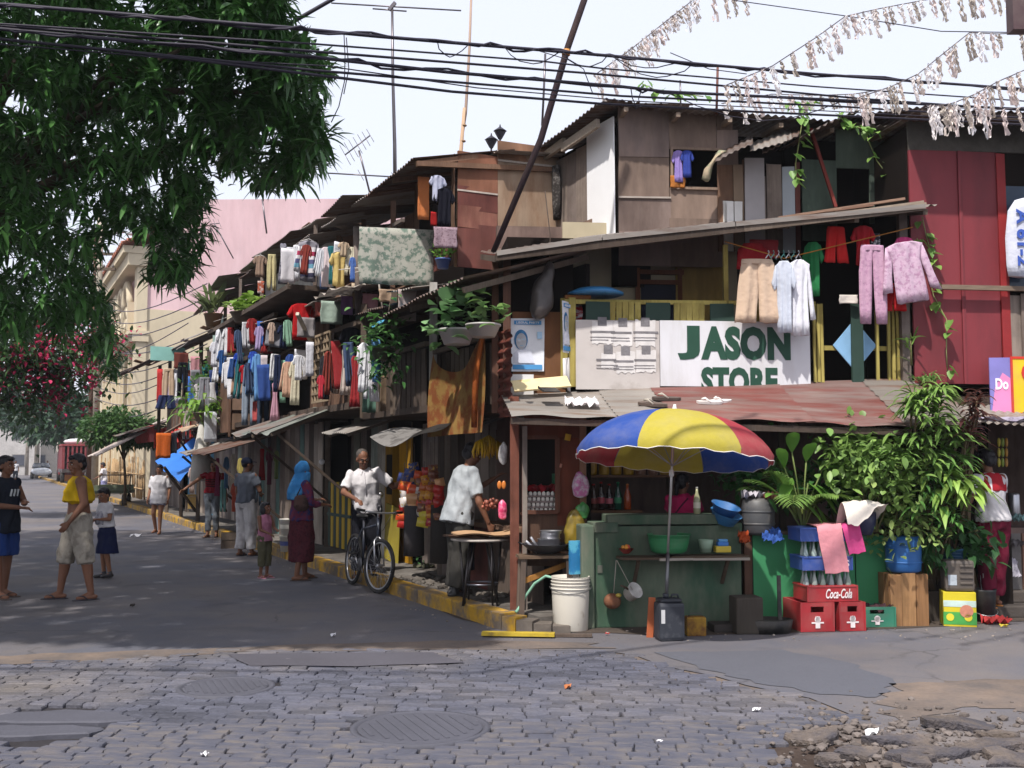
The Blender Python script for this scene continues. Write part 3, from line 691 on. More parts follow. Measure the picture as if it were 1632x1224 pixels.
def roof(par,F,A,B,C,D,n,ms,pitch=.09,amp=.012,over=.06,name='roof'):
 """corner points A (front near) B (front far) C (back far) D (back near) in frame F; n overlapping sheets side by side"""
 A,B,C,D=map(Vector,(A,B,C,D))
 for k in range(n):
  u0,u1=k/n-(over/2 if k else 0),(k+1)/n+over/2
  o=Vector((0,0,.012*(k%2)+U(0,.01)));f=Vector((0,U(-.16,.12),U(-.09,.09)));g=Vector((0,U(-.04,.04),U(-.09,.09)));b=Vector((0,0,U(-.06,.12)))
  sheet(par,F,A.lerp(B,u0)+o+f,A.lerp(B,u1)+o+f+g,D.lerp(C,u1)+o+b,D.lerp(C,u0)+o+b,pick(ms),pitch,amp)
  if k%2:p=A.lerp(B,u0+.3*(u1-u0)).lerp(D.lerp(C,u0+.3*(u1-u0)),.3);panel(par,F@Matrix.Translation(p+Vector((0,0,.07)))@Matrix.Rotation(R(75),4,'X'),-U(.15,.35),U(.15,.4),-.2,.25,0,pick(GREYW+BRN),'patch_board',.02)
# ================================================================ corner store (front along FS)
store=T('corner_store','two storey corner store with a balcony above a low rusty awning','store')
xA,zA=s_(815,662,-.75);xB,zB=s_(1565,684,-.75);xC,zC=s_(1452,604,.3);xD,zD=s_(810,628,.3)
AWG=tin('8f8983','77604f',.6);AWR=tin('7d6660','7a4640',.5);AWR2=tin('7b6964','6f403a',.52)
def awn(px0,px1,m,o):
 a=Vector((s_(px0,660,-.75)[0],-.75,0));b=Vector((s_(px1,660,-.75)[0],-.75,0))
 f=lambda x:zA+(zB-zA)*(x-xA)/(xB-xA)
 g=lambda x:zD+(zC-zD)*(x-xD)/(xC-xD)
 P=[]
 for i in range(29):
  v=i/28;row=[]
  for k in range(13):
   x=a.x+(b.x-a.x)*k/12;z=f(x)*(1-v)+g(x)*v
   row.append(FS@Vector((x,-.75+1.05*v,z+.011*math.sin(v*2*PI*9)+o+.006*math.sin(x*3+v*4)+(.012*math.sin(x*9)if i==0 else 0))))
  P.append(row)
 return MB().grid(P).build('corrugated_sheet',m,store)
awn(815,1010,AWG,.0);awn(985,1090,AWG,.012);awn(1075,1300,AWR,.02);awn(1285,1460,AWR2,.008);awn(1445,1566,TINS[0],.018)
for k in range(6):
 x=xA+.1+k*(xB-xA-.2)/5;bar(store,FS,(x,-.72,zA-.045+(zB-zA)*k/5),(x,.3,zD-.05),.05,.05,name='rafter')
bar(store,FS,(xA,-.7,zA-.05),(xB,-.7,zB-.05),.04,.06,name='eave_beam')
XL,XR=-.0,s_(1640,700,.2)[0]+1.2
MB().box(XL,1.75,0,XR,1.85,4.4,FS).build('back_wall',PLY[2],store)
MB().box(XL+.3,.25,2.2,XR,1.75,2.3,FS).build('balcony_floor',OLD[0],store)
MB().box(XL,-.2,0,XR,1.8,.1,FS).build('shop_floor',conc('5a524c','443d38'),store)
MB().box(XR-.05,0,0,XR,1.8,4.9,FS).build('end_wall',PLY[2],store)
RBR=ply('7a4130','5b3327')
post(store,FS,.02,-.05,.12,2.25,.09,wood('6e4438','4d3027'))
post(store,FS,.12,-.08,.12,1.95,.05,wood('8a8078','6b5f58'))
xw0,xw1=s_(832,700,-.05)[0],s_(926,700,-.05)[0];xo0,xo1=s_(836,700,-.05)[0],s_(888,700,-.05)[0]
zo0,zo1=s_(850,816,-.05)[1],s_(850,697,-.05)[1]
panel(store,FS,xw0,xw1,zo1,2.12,-.03,RBR);panel(store,FS,xo1,xw1,.95,zo1,-.03,RBR)
panel(store,FS,xw0,xo0+.01,.5,zo1,-.03,RBR);panel(store,FS,xw0,xw1,.55,zo0-.02,-.025,BRN[2])
for (a,b)in (((xo0,-.06,zo0),(xo0,-.06,zo1)),((xo1,-.06,zo0),(xo1,-.06,zo1)),((xo0,-.06,zo1),(xo1,-.06,zo1)),((xo0,-.07,zo0),(xo1,-.07,zo0))):bar(store,FS,a,b,.05,.04,wood('5c3c30'),'window_frame')
post(store,FS,s_(928,700,-.1)[0],-.12,.95,2.08,.06,wood('7c5a48'))
post(store,FS,s_(1245,700,-.1)[0],-.1,0,2.05,.06,OLD[2])
post(store,FS,s_(1510,700,-.1)[0],-.1,0,2.0,.07,OLD[1])
MB().box(xw1+.02,-.02,.1,xw1+.06,1.7,2.2,FS).build('partition',PLY[2],store)
YB=.32
BAMB=wood('a89a58','857640');GRN=mat('green_paint',hx('2b4038'),.7,.1,8,.15,2,None,.03,.3)
xb=lambda px,y=YB:s_(px,550,y)[0]
zb=lambda py,px=1100,y=YB:s_(px,py,y)[1]
zr=zb(484)
for px in (900,912):post(store,FS,xb(px),YB+(.05 if px==900 else 0),zb(618),zb(478),.075,BAMB,'railing_post')
bar(store,FS,(xb(900),YB,zr),(xb(1300),YB,zr+.02),.05,.045,BAMB,'top_rail')
for i,px in enumerate((952,996,1048,1098,1150,1200)):
 if i%2==0:panel(store,FS,xb(px)-.13,xb(px)+.13,zb(512)-.05,zr,YB-.03,GRN,'green_slat')
 else:
  for k in range(5):panel(store,FS,xb(px)-.17+k*.068,xb(px)-.11+k*.068,zb(512)-.05,zr,YB-.03,BAMB,'bamboo_slat',.02)
post(store,FS,xb(1158),YB,zr,zb(382)-.05,.05,BAMB,'roof_post')
for px in (1296,1302,1308,1414,1421,1428):panel(store,FS,xb(px)-.016,xb(px)+.016,zb(608),zb(482),YB-.02,BAMB,'bamboo_slat',.03)
panel(store,FS,xb(1354),xb(1372),zb(608),zb(482),YB-.03,GRN,'green_slat',.03)
panel(store,FS,xb(1394),xb(1399),zb(608),zb(490),YB-.01,BAMB,'bamboo_slat',.03)
for py in (552,):bar(store,FS,(xb(1312),YB+.01,zb(py)),(xb(1425),YB+.01,zb(py)),.03,.05,BAMB,'mid_rail')
cx,cz,r_=xb(1361),zb(548),.245
mb=MB();mb.add([(cx-r_,-.006,cz),(cx,-.006,cz-r_*1.15),(cx+r_,-.006,cz),(cx,-.006,cz+r_*1.15),(cx-r_,.012,cz),(cx,.012,cz-r_*1.15),(cx+r_,.012,cz),(cx,.012,cz+r_*1.15)],[(0,1,2,3),(7,6,5,4),(0,4,5,1),(1,5,6,2),(2,6,7,3),(3,7,4,0)])
mb.build('blue_diamond',mat('blue_paint',hx('7fa9cc'),.7,.1,8,.15,2),store,FS@Matrix.Translation((0,YB-.05+.03,0)))
post(store,FS,xb(1446,.2),.25,zb(610),zb(335),.09,GREYW[0],'corner_post')
YI=1.25
OLV=mat('olive_wall',hx('b3a78e'),.9,.08,8,.2,.9,(1,1,.4),.03,.15)
xi=lambda px:s_(px,450,YI)[0];zi=lambda py,px=1000:s_(px,py,YI)[1]
MB().box(xi(897),YI,2.3,xi(1175),YI+.05,4.35,FS).build('inner_wall',OLV,store)
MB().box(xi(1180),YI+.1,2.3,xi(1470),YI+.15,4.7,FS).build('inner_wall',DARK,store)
panel(store,FS,xi(1076),xi(1150),zi(560),zi(402),YI-.02,ply('b09250','8d7546'),'door_leaf')
for (a,b)in (((1015,560),(1015,428)),((1082,560),(1082,428)),((1010,434),(1088,434)),((1015,450),(1082,450))):bar(store,FS,(xi(a[0]),YI-.04,zi(a[1])),(xi(b[0]),YI-.04,zi(b[1])),.05,.05,wood('6e4633'),'door_frame')
MB().box(xi(1021),YI-.03,zi(560),xi(1077),YI-.01,zi(452),FS).build('doorway',mat('dark_blue_curtain',hx('2a2c3a'),.9),store)
RT=[tin('6f6662','5b4438',.5),tin('8c857f','6c5040',.6)]
zf=lambda px,py:s_(px,py,-.15)
aL=zf(790,404);aR=zf(1474,324)
n=6
for k in range(n):
 u0,u1=k/n,(k+1)/n+.03
 x0,x1=aL[0]+(aR[0]-aL[0])*u0,aL[0]+(aR[0]-aL[0])*u1
 f=lambda u:aL[1]+(aR[1]-aL[1])*u+.035*math.sin(u*5)
 sheet(store,FS,(x0,-.15,f(u0)+.012*(k%2)),(x1,-.15,f(u1)+.012*(k%2)),(x1,1.9,f(u1)+.42),(x0,1.9,f(u0)+.42),RT[k%2],.09,.013,rows=3)
for k in range(n+1):
 u=k/n;x=aL[0]+(aR[0]-aL[0])*u;f0=aL[1]+(aR[1]-aL[1])*u+.035*math.sin(u*5)
 bar(store,FS,(x+.02,-.12,f0-.05),(x+.02,1.85,f0+.35),.05,.06,name='rafter')
f0=lambda x:aL[1]+(aR[1]-aL[1])*(x-aL[0])/(aR[0]-aL[0])
for (x0,x1)in ((aL[0],.9),(.9,2.3),(2.3,aR[0])):bar(store,FS,(x0+.01,-.165,f0(x0)+.035*math.sin((x0-aL[0])/(aR[0]-aL[0])*5)),(x1,-.165,f0(x1)+.035*math.sin((x1-aL[0])/(aR[0]-aL[0])*5)),.008,.05,RT[1],'eave_strip')
for (x0,x1)in ((aL[0],1.0),(1.0,2.4),(2.4,aR[0])):bar(store,FS,(x0,-.14,f0(x0)-.06+.02),(x1,-.14,f0(x1)-.06+.02),.03,.07,name='eave_beam')
for (p,q,c)in (((1150,372),(1470,327),'a49484'),((1240,352),(1440,322),'8a6f5e'),((1330,344),(1474,330),'9c8c7c'),((1290,345),(1390,332),'7c5f50')):
 a=s_(*p,-.1);b=s_(*q,-.1);bar(store,FS,(a[0],-.1,a[1]+.03),(b[0],-.12,b[1]+.03),.04,.025,wood(c,ax='x'),'batten')
panel(store,FS,s_(818,560,.3)[0],s_(903,560,.3)[0],zb(632),zb(500),.36,ply('80583c','6a4a34'))
MB().box(.0,.5,2.2,xi(897),1.74,4.0,FS).build('shade_block',DARK,store)  # near-black block stands in for the shade under the balcony roof
post(store,FS,s_(808,500,.2)[0],.2,2.1,3.75,.08,wood('5a4036'),'roof_post')
MB().box(-2.1,.9,.1,-.05,.95,3.7,FL).build('side_wall',DARK,store)
MB().box(-2.1,.02,2.12,-.05,.9,2.2,FL).build('side_floor',OLD[0],store)
a0=l_(815,575,0);
RUST=tin('84493d','5f3229',.5)
sheet(store,FL,(-.32,.0,2.05),(-.32,.0,2.95),(-.02,-.0,2.95),(-.02,-.0,2.05),RUST,.1,.018,wob=0)
post(store,FL,-.36,-.02,2.1,3.7,.07,wood('63463a'),'roof_post')
post(store,FL,-2.02,-.05,2.2,3.72,.09,wood('b9b6b0','95918a'),'white_post')
bar(store,FL,(-2.05,-.05,2.88),(-.3,-.05,2.93),.05,.05,OLD[1],'railing_rail')
for k in range(12):panel(store,FL,-2.0+k*.14,-1.9+k*.14,2.2,2.86,-.0,pick(OLD),'railing_slat')
for k in range(3):
 x0,x1=-2.6+k*.85,-2.6+(k+1)*.85+.06
 sheet(store,FL,(x0,-.55,3.34+U(-.04,.04)),(x1,-.55,3.38+k*.03),(x1,1.0,3.86),(x0,1.0,3.84),RT[0],.09,.014,rows=3)
for x in (-2.4,-1.6,-.8,-.1):bar(store,FL,(x,-.5,3.32),(x,.95,3.78),.05,.06,name='rafter')
for k,(x0,x1)in enumerate(((-2.1,-1.45),(-1.45,-.8),(-.8,-.1))):panel(store,FL,x0,x1,.13,.85,.42,pick([BRN[2],OLD[0],PLYR[0]]),'counter_panel')
MB().box(-2.1,.3,.85,-.1,.62,.9,FL).build('counter_top',BRN[1],store)
post(store,FL,-2.1,.35,.13,2.2,.08,OLD[2])
red=T('red_house','house with tall dark red sheet metal panels beside the balcony','house')
REDP=mat('red_sheet',hx('7d3138'),.6,.05,5,.14,1.0,(1,1,.25),.02,.35,.0,hx('63282e'),.58,.12,1.5,(1,1,.3))
YR=.2
xr=lambda px:s_(px,450,YR)[0];zrd=lambda py,px=1530:s_(px,py,YR)[1]
for (p0,p1)in ((1452,1530),(1530,1592)):panel(red,FS,xr(p0)+.004,xr(p1)-.004,zrd(612),zrd(242),YR,REDP,'red_panel',.02,.004)
panel(red,FS,xr(1592),xr(1606),zrd(612),zrd(244),YR-.012,mat('red_trim',hx('8e2a2c'),.6,.1,8,.2,3),'edge_trim',.03)
for px in (1531,1534):bar(red,FS,(xr(px),YR-.03,zrd(612)),(xr(px),YR-.03,zrd(242)),.02,.02,REDP,'seam')
panel(red,FS,xr(1452),xr(1700),zrd(242),zrd(196),YR,conc('59554f','46423d'),'lintel_board',.02)
MB().box(xr(1452),YR+.03,2.4,xr(1700),1.7,zrd(205),FS).build('wall',DARK,red)
panel(red,FS,xr(1606),xr(1720),zrd(600),zrd(470),YR-.01,GREYW[1],'plank');panel(red,FS,xr(1622),xr(1680),zrd(600),zrd(468),YR-.035,GREYW[2],'plank')
MB().box(xr(1606),YR-.02,zrd(460),xr(1720),YR,zrd(295),FS).build('window_pane',mat('window_glass',hx('2c3a4c'),.15,.05,3,.3,2),red)
bar(red,FS,(xr(1490),YR-.12,zrd(461)),(xr(1720),YR-.12,zrd(462)),.05,.05,wood('7a6a5c',ax='x'),'shelf_board')
for k in range(3):
 xx=xr(1440)+k*.85
 sheet(red,FS,(xx,-.35,zrd(200)-.01*k),(xx+.9,-.35,zrd(203)-.01*k),(xx+.9,1.9,zrd(186)),(xx,1.9,zrd(184)),RT[0],.09,.013,rows=3)
bar(red,FS,(xr(1440),-.3,zrd(206)),(xr(1720),-.3,zrd(210)),.04,.07,OLD[2],'eave_beam')
for k in range(2):
 sheet(red,FS,(xr(1470)+k*.9,-.75,1.98),(xr(1470)+k*.9+.95,-.75,1.94),(xr(1470)+k*.9+.95,.25,2.2),(xr(1470)+k*.9,.25,2.2),AWG,.09,.012)
# ================================================================ upper plywood house behind the roof
up=T('plywood_house','grey brown plywood upper house with a white board on its corner','house')
YU=1.1
C0=s_(985,300,YU);cw=FS@Vector((C0[0],YU,0))
FU=frame(cw.x,cw.y,0,-63.9)
xu=lambda px:s_(px,300,YU)[0];zu=lambda py,px=1060:s_(px,py,YU)[1]
GP=[ply('83736c','6a5b55'),ply('7b6c67','8d7a70'),ply('877468','6f5f56')]
xs=[xu(985),xu(1068),xu(1150),xu(1172)]
for (a,b,t,l)in ((985,1066,170,252),(985,1066,252,316),(985,1068,316,372),(985,1072,370,425),(1066,1142,178,238),(1066,1150,300,352),(1066,1150,348,425),(1142,1168,180,205),(1142,1176,205,262)):
 panel(up,FS,xu(a)+.004,xu(b),zu(l),zu(t),YU-U(0,.02),pick(GP))
bar(up,FS,(xu(985),YU-.03,zu(317)),(xu(1068),YU-.03,zu(316)),.02,.02,wood('a49a92',ax='x'),'batten')
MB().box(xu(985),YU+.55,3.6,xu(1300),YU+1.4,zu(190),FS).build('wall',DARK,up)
for (a,b)in (((1068,300),(1150,300)),((1068,237),(1150,237)),((1070,237),(1070,300))):bar(up,FS,(xu(a[0]),YU-.03,zu(a[1])),(xu(b[0]),YU-.03,zu(b[1])),.03,.03,wood('8a7668'),'window_frame')
for i,(a,b,t,m)in enumerate(((1142,1168,262,BRN[1]),(1150,1166,320,wood('d6d4d0')),(1166,1182,262,PLYT[0]),(1182,1186,252,BRN[2]),(1184,1218,278,GREYW[0]),(1184,1216,250,mat('tin_pale',hx('a9a4a6'),.5,.1,5,.1)),(1220,1244,258,GREYW[1]),(1244,1264,262,mat('tin_bluish',hx('a6adb4'),.5,.1,5,.1)),(1264,1272,255,PLYR[0]))):
 panel(up,FS,xu(a),xu(b)-.004,zu(400),zu(t),YU-.03-.012*(i%3),m,'board')
for (a,b)in ((1154,1164),(1166,1178)):panel(up,FS,xu(a),xu(b),zu(360),zu(322),YU-.09,mat('white_board',hx('dcdad8'),.8),'white_board')
def tinawn(px0,py0,px1,py1,dz,m):
 a=s_(px0,py0,YU-.55);b=s_(px1,py1,YU-.55);a2=s_(px0,py0,YU-.02);b2=s_(px1,py1,YU-.02)
 return sheet(up,FS,(a[0],YU-.55,a[1]),(b[0],YU-.55,b[1]),(b2[0],YU,b2[1]+dz),(a2[0],YU,a2[1]+dz),m,.08,.008)
tinawn(1140,258,1200,228,.1,RT[0]);tinawn(1196,242,1262,222,.12,RT[1]);tinawn(1215,246,1275,214,.08,RT[0])
zuw=lambda py:s_(985,py,YU)[1]
panel(up,FU,-.62,-.01,zuw(384),zuw(186),-.035,mat('white_panel',hx('f2f2f4'),.6,.02,5,.05),'white_panel',.015,.0)
planks(up,FU,-1.4,-.6,3.7,zuw(205),-.015,[GREYW[0],GREYW[1],BRN[1]],.22)
MB().box(-1.6,.0,3.6,0,1.0,zuw(200),FU).build('side_wall',DARK,up)
panel(up,FU,-1.15,-.5,zuw(390),zuw(335),-.05,ply('8d7566','6f5c50'))
mb=MB();mb.flat([((-.07,0),(.07,0)),((-.09,-.25),(.1,-.25)),((-.06,-.5),(.08,-.5)),((-.03,-.68),(.05,-.68))],.04,.02,2,9,5)
tag(mb.build('plastic_bag',cloth('3c3836','6e6a68',20),None,FU@Matrix.Translation((-1.3,-.1,zuw(222)))),'dark plastic sheet hanging crumpled at the corner of the plywood house','plastic sheet')
zt=zu(178)
p0=s_(962,172,YU-.35)
for k in range(6):
 x0,x1=xu(955)+k*.62,xu(955)+(k+1)*.62+.05
 u=lambda x:zu(178)-.11*(x-xu(955))*.55
 sheet(up,FS,(x0,YU-.35,u(x0)),(x1,YU-.35,u(x1)),(x1,YU+1.6,u(x1)+.28),(x0,YU+1.6,u(x0)+.28),RT[k%2],.09,.013,rows=3)
sheet(up,FU,(.1,-.32,zuw(176)),(-1.7,-.3,zuw(176)-.12),(-1.7,1.0,zuw(176)+.2),(.1,1.0,zuw(176)+.2),RT[0],.09,.013,rows=3)
for k in range(6):bar(up,FS,(xu(990)+k*.6,YU-.3,zu(190)-.04*k),(xu(990)+k*.6,YU+.3,zu(186)-.03*k),.05,.05,wood('8a7a6c'),'rafter')
for (a,b)in ((-1.6,-.9),(-.95,-.1)):bar(up,FU,(a,-.2,zuw(205)),(b,-.2,zuw(196)),.05,.1,wood('9a8d80',ax='x'),'fascia_board')
gr=T('green_house','dark green boarded upper house behind the hanging vines','house')
GW=[ply('4d5a50','3d463f'),ply('475249','5b655a')]
for (a,b,t,l)in ((1275,1330,250,380),(1330,1382,200,262),(1382,1420,200,270),(1382,1440,265,300),(1382,1440,300,350),(1420,1452,190,268)):
 panel(gr,FS,xu(a),xu(b),zu(l),zu(t),YU-.05-U(0,.02),pick(GW))
MB().box(xu(1275),YU+.5,3.6,xu(1452),YU+1.2,zu(195),FS).build('wall',DARK,gr)
sheet(gr,FS,(xu(1255),YU-.6,zu(232)),(xu(1340),YU-.6,zu(190)),(xu(1345),YU+.4,zu(186)),(xu(1255),YU+.4,zu(220)),RT[0],.09,.013)
sheet(gr,FS,(xu(1320),YU-.4,zu(196)),(xu(1460),YU-.4,zu(172)),(xu(1460),YU+1.2,zu(168)),(xu(1320),YU+1.2,zu(186)),RT[0],.09,.013)
a=s_(1292,205,YU-.2);b=s_(1332,330,YU-.2);bar(gr,FS,(a[0],YU-.2,a[1]),(b[0],YU-.2,b[1]),.035,.035,wood('7a3a34'),'prop')
# ================================================================ brown house facing the tree
bh=T('brown_house','red brown plywood upper house with clothes in its open window','house')
F3=FL@Matrix.Translation((-2.0,.22,0))@Matrix.Rotation(R(90),4,'Z')
q3=lambda px,py:(pl(F3,px,py,0).x,pl(F3,px,py,0).z)
for (a,b,t,l,m)in ((728,792,250,303,ply('8b5f4c','74503f')),(728,792,303,334,PLYR[0]),(728,792,334,362,PLYR[1]),(728,792,362,425,ply('754842','61403a')),(792,905,256,425,ply('a5907c','8b6f5a')),(792,900,240,257,ply('8d6a55','6f5444')),(895,940,256,425,ply('9a7660','7c6254'))):
 x0,z0=q3(a,l);x1,z1=q3(b,t);panel(bh,F3,x0+.003,x1-.003,z0,z1,-U(0,.012),m)
x0,z0=q3(728,303);x1,_=q3(792,303);bar(bh,F3,(x0,-.02,z0),(x1,-.02,z0),.015,.02,wood('b5aaa0',ax='x'),'batten')
x0,z0=q3(792,256);x1,_=q3(900,256);bar(bh,F3,(x0,-.025,z0),(x1,-.025,z0+.02),.02,.025,wood('b5aaa0',ax='x'),'batten')
ztb=q3(728,245)[1]
body(bh,FL,-3.3,-2.02,3.5,ztb,.9,2.2)
zw0,zw1=q3(728,420)[1],ztb
panel(bh,FL,-2.1,-2.0,zw0,zw1,.215,BRN[1],'board')
panel(bh,FL,-3.3,-2.1,zw0,q3(728,358)[1],.215,PLYR[0],'board')
post(bh,FL,-3.25,.2,zw0,zw1,.06,BRN[1],'window_frame')
sheet(bh,FL,(-1.95,-.35,ztb-.13),(-3.3,-.35,ztb-.2),(-3.3,1.0,ztb+.14),(-1.95,1.0,ztb+.14),RT[0],.09,.014)
sheet(bh,FL,(-3.2,-.4,ztb-.22),(-3.6,-.4,ztb-.25),(-3.6,1.0,ztb+.1),(-3.2,1.0,ztb+.12),tin('72564a','573a2e',.5),.09,.014)
sheet(bh,FL,(-1.8,.7,ztb+.06),(-3.4,.7,ztb+.06),(-3.4,2.4,ztb+.16),(-1.8,2.4,ztb+.16),RT[1],.09,.014)
for x in (-2.0,-2.8,-3.4):bar(bh,FL,(x,-.3,ztb-.2),(x,.5,ztb),.05,.06,BRN[1],'rafter')
bar(bh,FL,(-1.95,-.3,ztb-.2),(-1.95,1.9,ztb-.02),.04,.06,BRN[1],'rafter')
# ================================================================ the row along the side street
def zpx(px,py,y=0.0):return l_(px,py,y)[1]
h5=T('shanty_house','dark shanty with a slatted balcony and hanging plants beside the corner store','house')
body(h5,FL,-4.6,-2.12,.0,3.9,1.3,3.0)
body(h5,FL,-4.6,-2.1,2.18,2.26,-.1,1.3,'balcony_floor',OLD[2])
for k in range(14):panel(h5,FL,-4.5+k*.17,-4.37+k*.17,2.26,2.95,-.08,pick(OLD),'railing_slat')
bar(h5,FL,(-4.55,-.1,2.97),(-2.1,-.1,3.0),.06,.05,OLD[1],'railing_rail')
for x in (-4.55,-3.3):post(h5,FL,x,-.08,2.2,3.8,.08,pick(OLD))
roof(h5,FL,(-2.1,-.3,3.6),(-4.7,-.25,3.65),(-4.7,1.4,4.0),(-2.1,1.4,3.95),3,RT)
planks(h5,FL,-4.6,-2.1,.13,2.15,.85,OLD+[GREYW[0],GREYW[1]],.2)
panel(h5,FL,-2.9,-2.55,.13,.5,.45,ply('6b5f5a'),'front_board');panel(h5,FL,-3.3,-2.3,.13,1.0,.55,OLD[1],'front_board')
F5=FL@Matrix.Translation((-2.1,0,0))@Matrix.Rotation(R(90),4,'Z')
mb=MB();P=[[FL@Vector((-1.2-1.5*i/8,.55-1.15*j/8,2.12-.22*j/8-.1*math.sin(PI*i/8)*(.3+j/8)-.05*math.sin(j*.8)))for j in range(9)]for i in range(9)]
mb.grid(P);tag(mb.build('canvas_awning',cloth('7d7a78','5f5c5a',5),None),'sagging grey canvas awning above the snack racks','awning')
h6=T('shanty_house','shanty with a lattice window panel and a green grey awning','house')
body(h6,FL,-8.6,-4.65,0,4.2,1.1,3.4)
body(h6,FL,-8.6,-4.65,2.35,2.45,-.1,1.1,'balcony_floor',OLD[0])
roof(h6,FL,(-4.6,-.15,4.02),(-8.7,-.1,4.08),(-8.7,1.4,4.45),(-4.6,1.4,4.4),4,RT+[AWG])
lx0,lx1=l_(500,580,-.05)[0],l_(527,580,-.05)[0]
lz1,lz0=zpx(510,535,-.05),zpx(510,640,-.05)
LAT=wood('9c8a74','7c6c5a')
for k in range(7):post(h6,FL,lx0+(lx1-lx0)*k/6,-.06,lz0,lz1,.035,LAT,'lattice_bar')
for k in range(9):bar(h6,FL,(lx0,-.075,lz0+(lz1-lz0)*k/8),(lx1,-.075,lz0+(lz1-lz0)*k/8),.02,.035,LAT,'lattice_bar')
panel(h6,FL,lx0,lx1,lz0,lz1,.02,DARK,'lattice_backing')
planks(h6,FL,-8.6,-7.5,2.45,4.0,.3,GREYW+BRN,.2)
planks(h6,FL,-6.3,-4.7,2.45,3.0,-.05,BRN,.18)
panel(h6,FL,-6.4,-5.6,2.45,3.9,.4,mat('teal_board',hx('44695f'),.8,.1,6,.15),'board')
YG=.75
planks(h6,FL,-6.6,-5.9,.13,2.2,YG,[wood('a39d92','7f776c'),wood('8f968e','6f766e')],.16)
YEL=ply('a87c1e','80601f')
panel(h6,FL,-5.9,-4.75,.13,2.0,YG-.01,YEL,'yellow_board');post(h6,FL,-5.35,YG-.05,.13,2.1,.1,wood('8c6a1c'),'post');panel(h6,FL,-5.8,-5.4,1.1,1.7,YG-.03,DARK,'window_shade_panel')  # dark panel on the board stands in for the shade of a window
panel(h6,FL,-5.5,-4.9,.13,.95,YG-.15,ply('a09036','837630'),'low_board',rot=.12)
planks(h6,FL,-8.6,-6.6,.13,2.3,YG+.3,OLD+[ply('8f9690','70776f'),GREYW[1]],.22)
for k in range(8):panel(h6,FL,-8.3+k*.16,-8.17+k*.16,.16,1.25,YG-.2,mat('gate_y',hx('c2a021'),.7,.1,6,.15)if k%2 else GRN,'gate_slat')
bar(h6,FL,(-8.3,YG-.22,.7),(-7.0,YG-.22,.7),.03,.05,GRN,'gate_rail')
post(h6,FL,-6.75,YG-.2,.13,2.3,.1,wood('7b7a70'),'post');post(h6,FL,-8.4,YG-.2,.13,2.3,.09,OLD[1],'post')
AG=tin('7c8078','5d5f58',.56)
za=lambda px,py,y:l_(px,py,y)[1]
aw=T('awning','long green grey sheet awning on poles in front of the lattice house','awning')
nz_,fz_=za(580,626,.7),za(418,690,-.95)
for k in range(4):
 x0,x1=-6.2-k*.75,-6.2-(k+1)*.75-.08
 sheet(aw,FL,(x0,.75,nz_-.02*k+U(0,.03)),(x1,.75,nz_-.02*k),(x1-.1,-.95,fz_+U(-.05,.05)),(x0,-.95,fz_+U(-.04,.04)),AG if k%2==0 else TINS[0],.5,.012,wob=.03)
for x in (-6.3,-8.0):MB().beam(FL@Vector((x,-.85,fz_-.03)),FL@Vector((x+.1,.45,.9)),.04,.04).build('prop',OLD[2],aw)
for x in (-6.3,-7.6,-9.0):MB().beam(FL@Vector((x,-.95,fz_-.04)),FL@Vector((x,.7,nz_-.06)),.05,.05).build('rafter',OLD[1],aw)
aw2=T('awning','small tin awning above the yellow boarded shop front','awning')
z1,z0=za(646,655,.7),za(552,690,-.25)
for k in range(2):
 x0,x1=-4.75-k*.6,-4.75-(k+1)*.6-.05
 sheet(aw2,FL,(x0,.75,z1),(x1,.75,z1-.02),(x1,-.25,z0+U(-.03,.03)),(x0,-.25,z0),pick(TINS),.09,.012)
for x in (-4.85,-5.8):MB().beam(FL@Vector((x,-.2,z0-.03)),FL@Vector((x,.7,z1-.05)),.04,.04).build('rafter',OLD[1],aw2)
h7=T('shanty_house','long two storey shanty draped with washing and dark board balconies','house')
body(h7,FL,-16.2,-8.7,0,4.6,1.0,4.0)
body(h7,FL,-16.2,-8.7,2.3,2.4,-.15,1.0,'balcony_floor',OLD[2])
zb0,zb1=zpx(430,552,-.2),zpx(430,508,-.2)
planks(h7,FL,-15.8,-9.3,zb0,zb1,-.2,OLD+[BRN[2]],.5,'balcony_board');bar(h7,FL,(-15.9,-.2,zb1+.02),(-9.2,-.2,zb1+.03),.08,.06,OLD[1],'balcony_rail')
body(h7,FL,-16,-9.2,zb0-.12,zb0-.04,-.3,1.0,'upper_floor',OLD[0])
F7=FL@Matrix.Translation((-9.3,-.2,0))@Matrix.Rotation(R(90),4,'Z');planks(h7,F7,0,1.0,zb0,zb1,0,BRN+OLD,.2,'balcony_board')
roof(h7,FL,(-8.7,-.5,zpx(482,478,-.5)),(-13,-.5,zpx(482,478,-.5)),(-13,.6,zpx(482,470,-.5)+.1),(-8.7,.6,zpx(482,470,-.5)+.1),3,RT,name='ledge')
for x in (-9.4,-11.2,-13.5,-15.8):post(h7,FL,x,-.15,2.4,zb0,.07,pick(OLD))
roof(h7,FL,(-9.0,-.2,zb0-.1),(-16,-.2,zb0-.14),(-16,.3,zb0-.02),(-9.0,.3,zb0),5,RT)
bx0,bx1=l_(350,650,-.25)[0],l_(350,650,-.25)[0]+1.1
bz0,bz1=zpx(352,690,-.25),zpx(352,600,-.25)
F7b=FL@Matrix.Translation((bx1,-.25,0))@Matrix.Rotation(R(90),4,'Z')
body(h7,FL,bx0,bx1-.02,bz0,bz1,-.24,.6,'bay',BRN[0])
for k in range(3):panel(h7,F7b,.02,.58,bz0+.05+k*(bz1-bz0)/3,bz0-.03+(k+1)*(bz1-bz0)/3,-.01,pick([BRN[0],PLY[1],BRN[1]]),'bay_board')
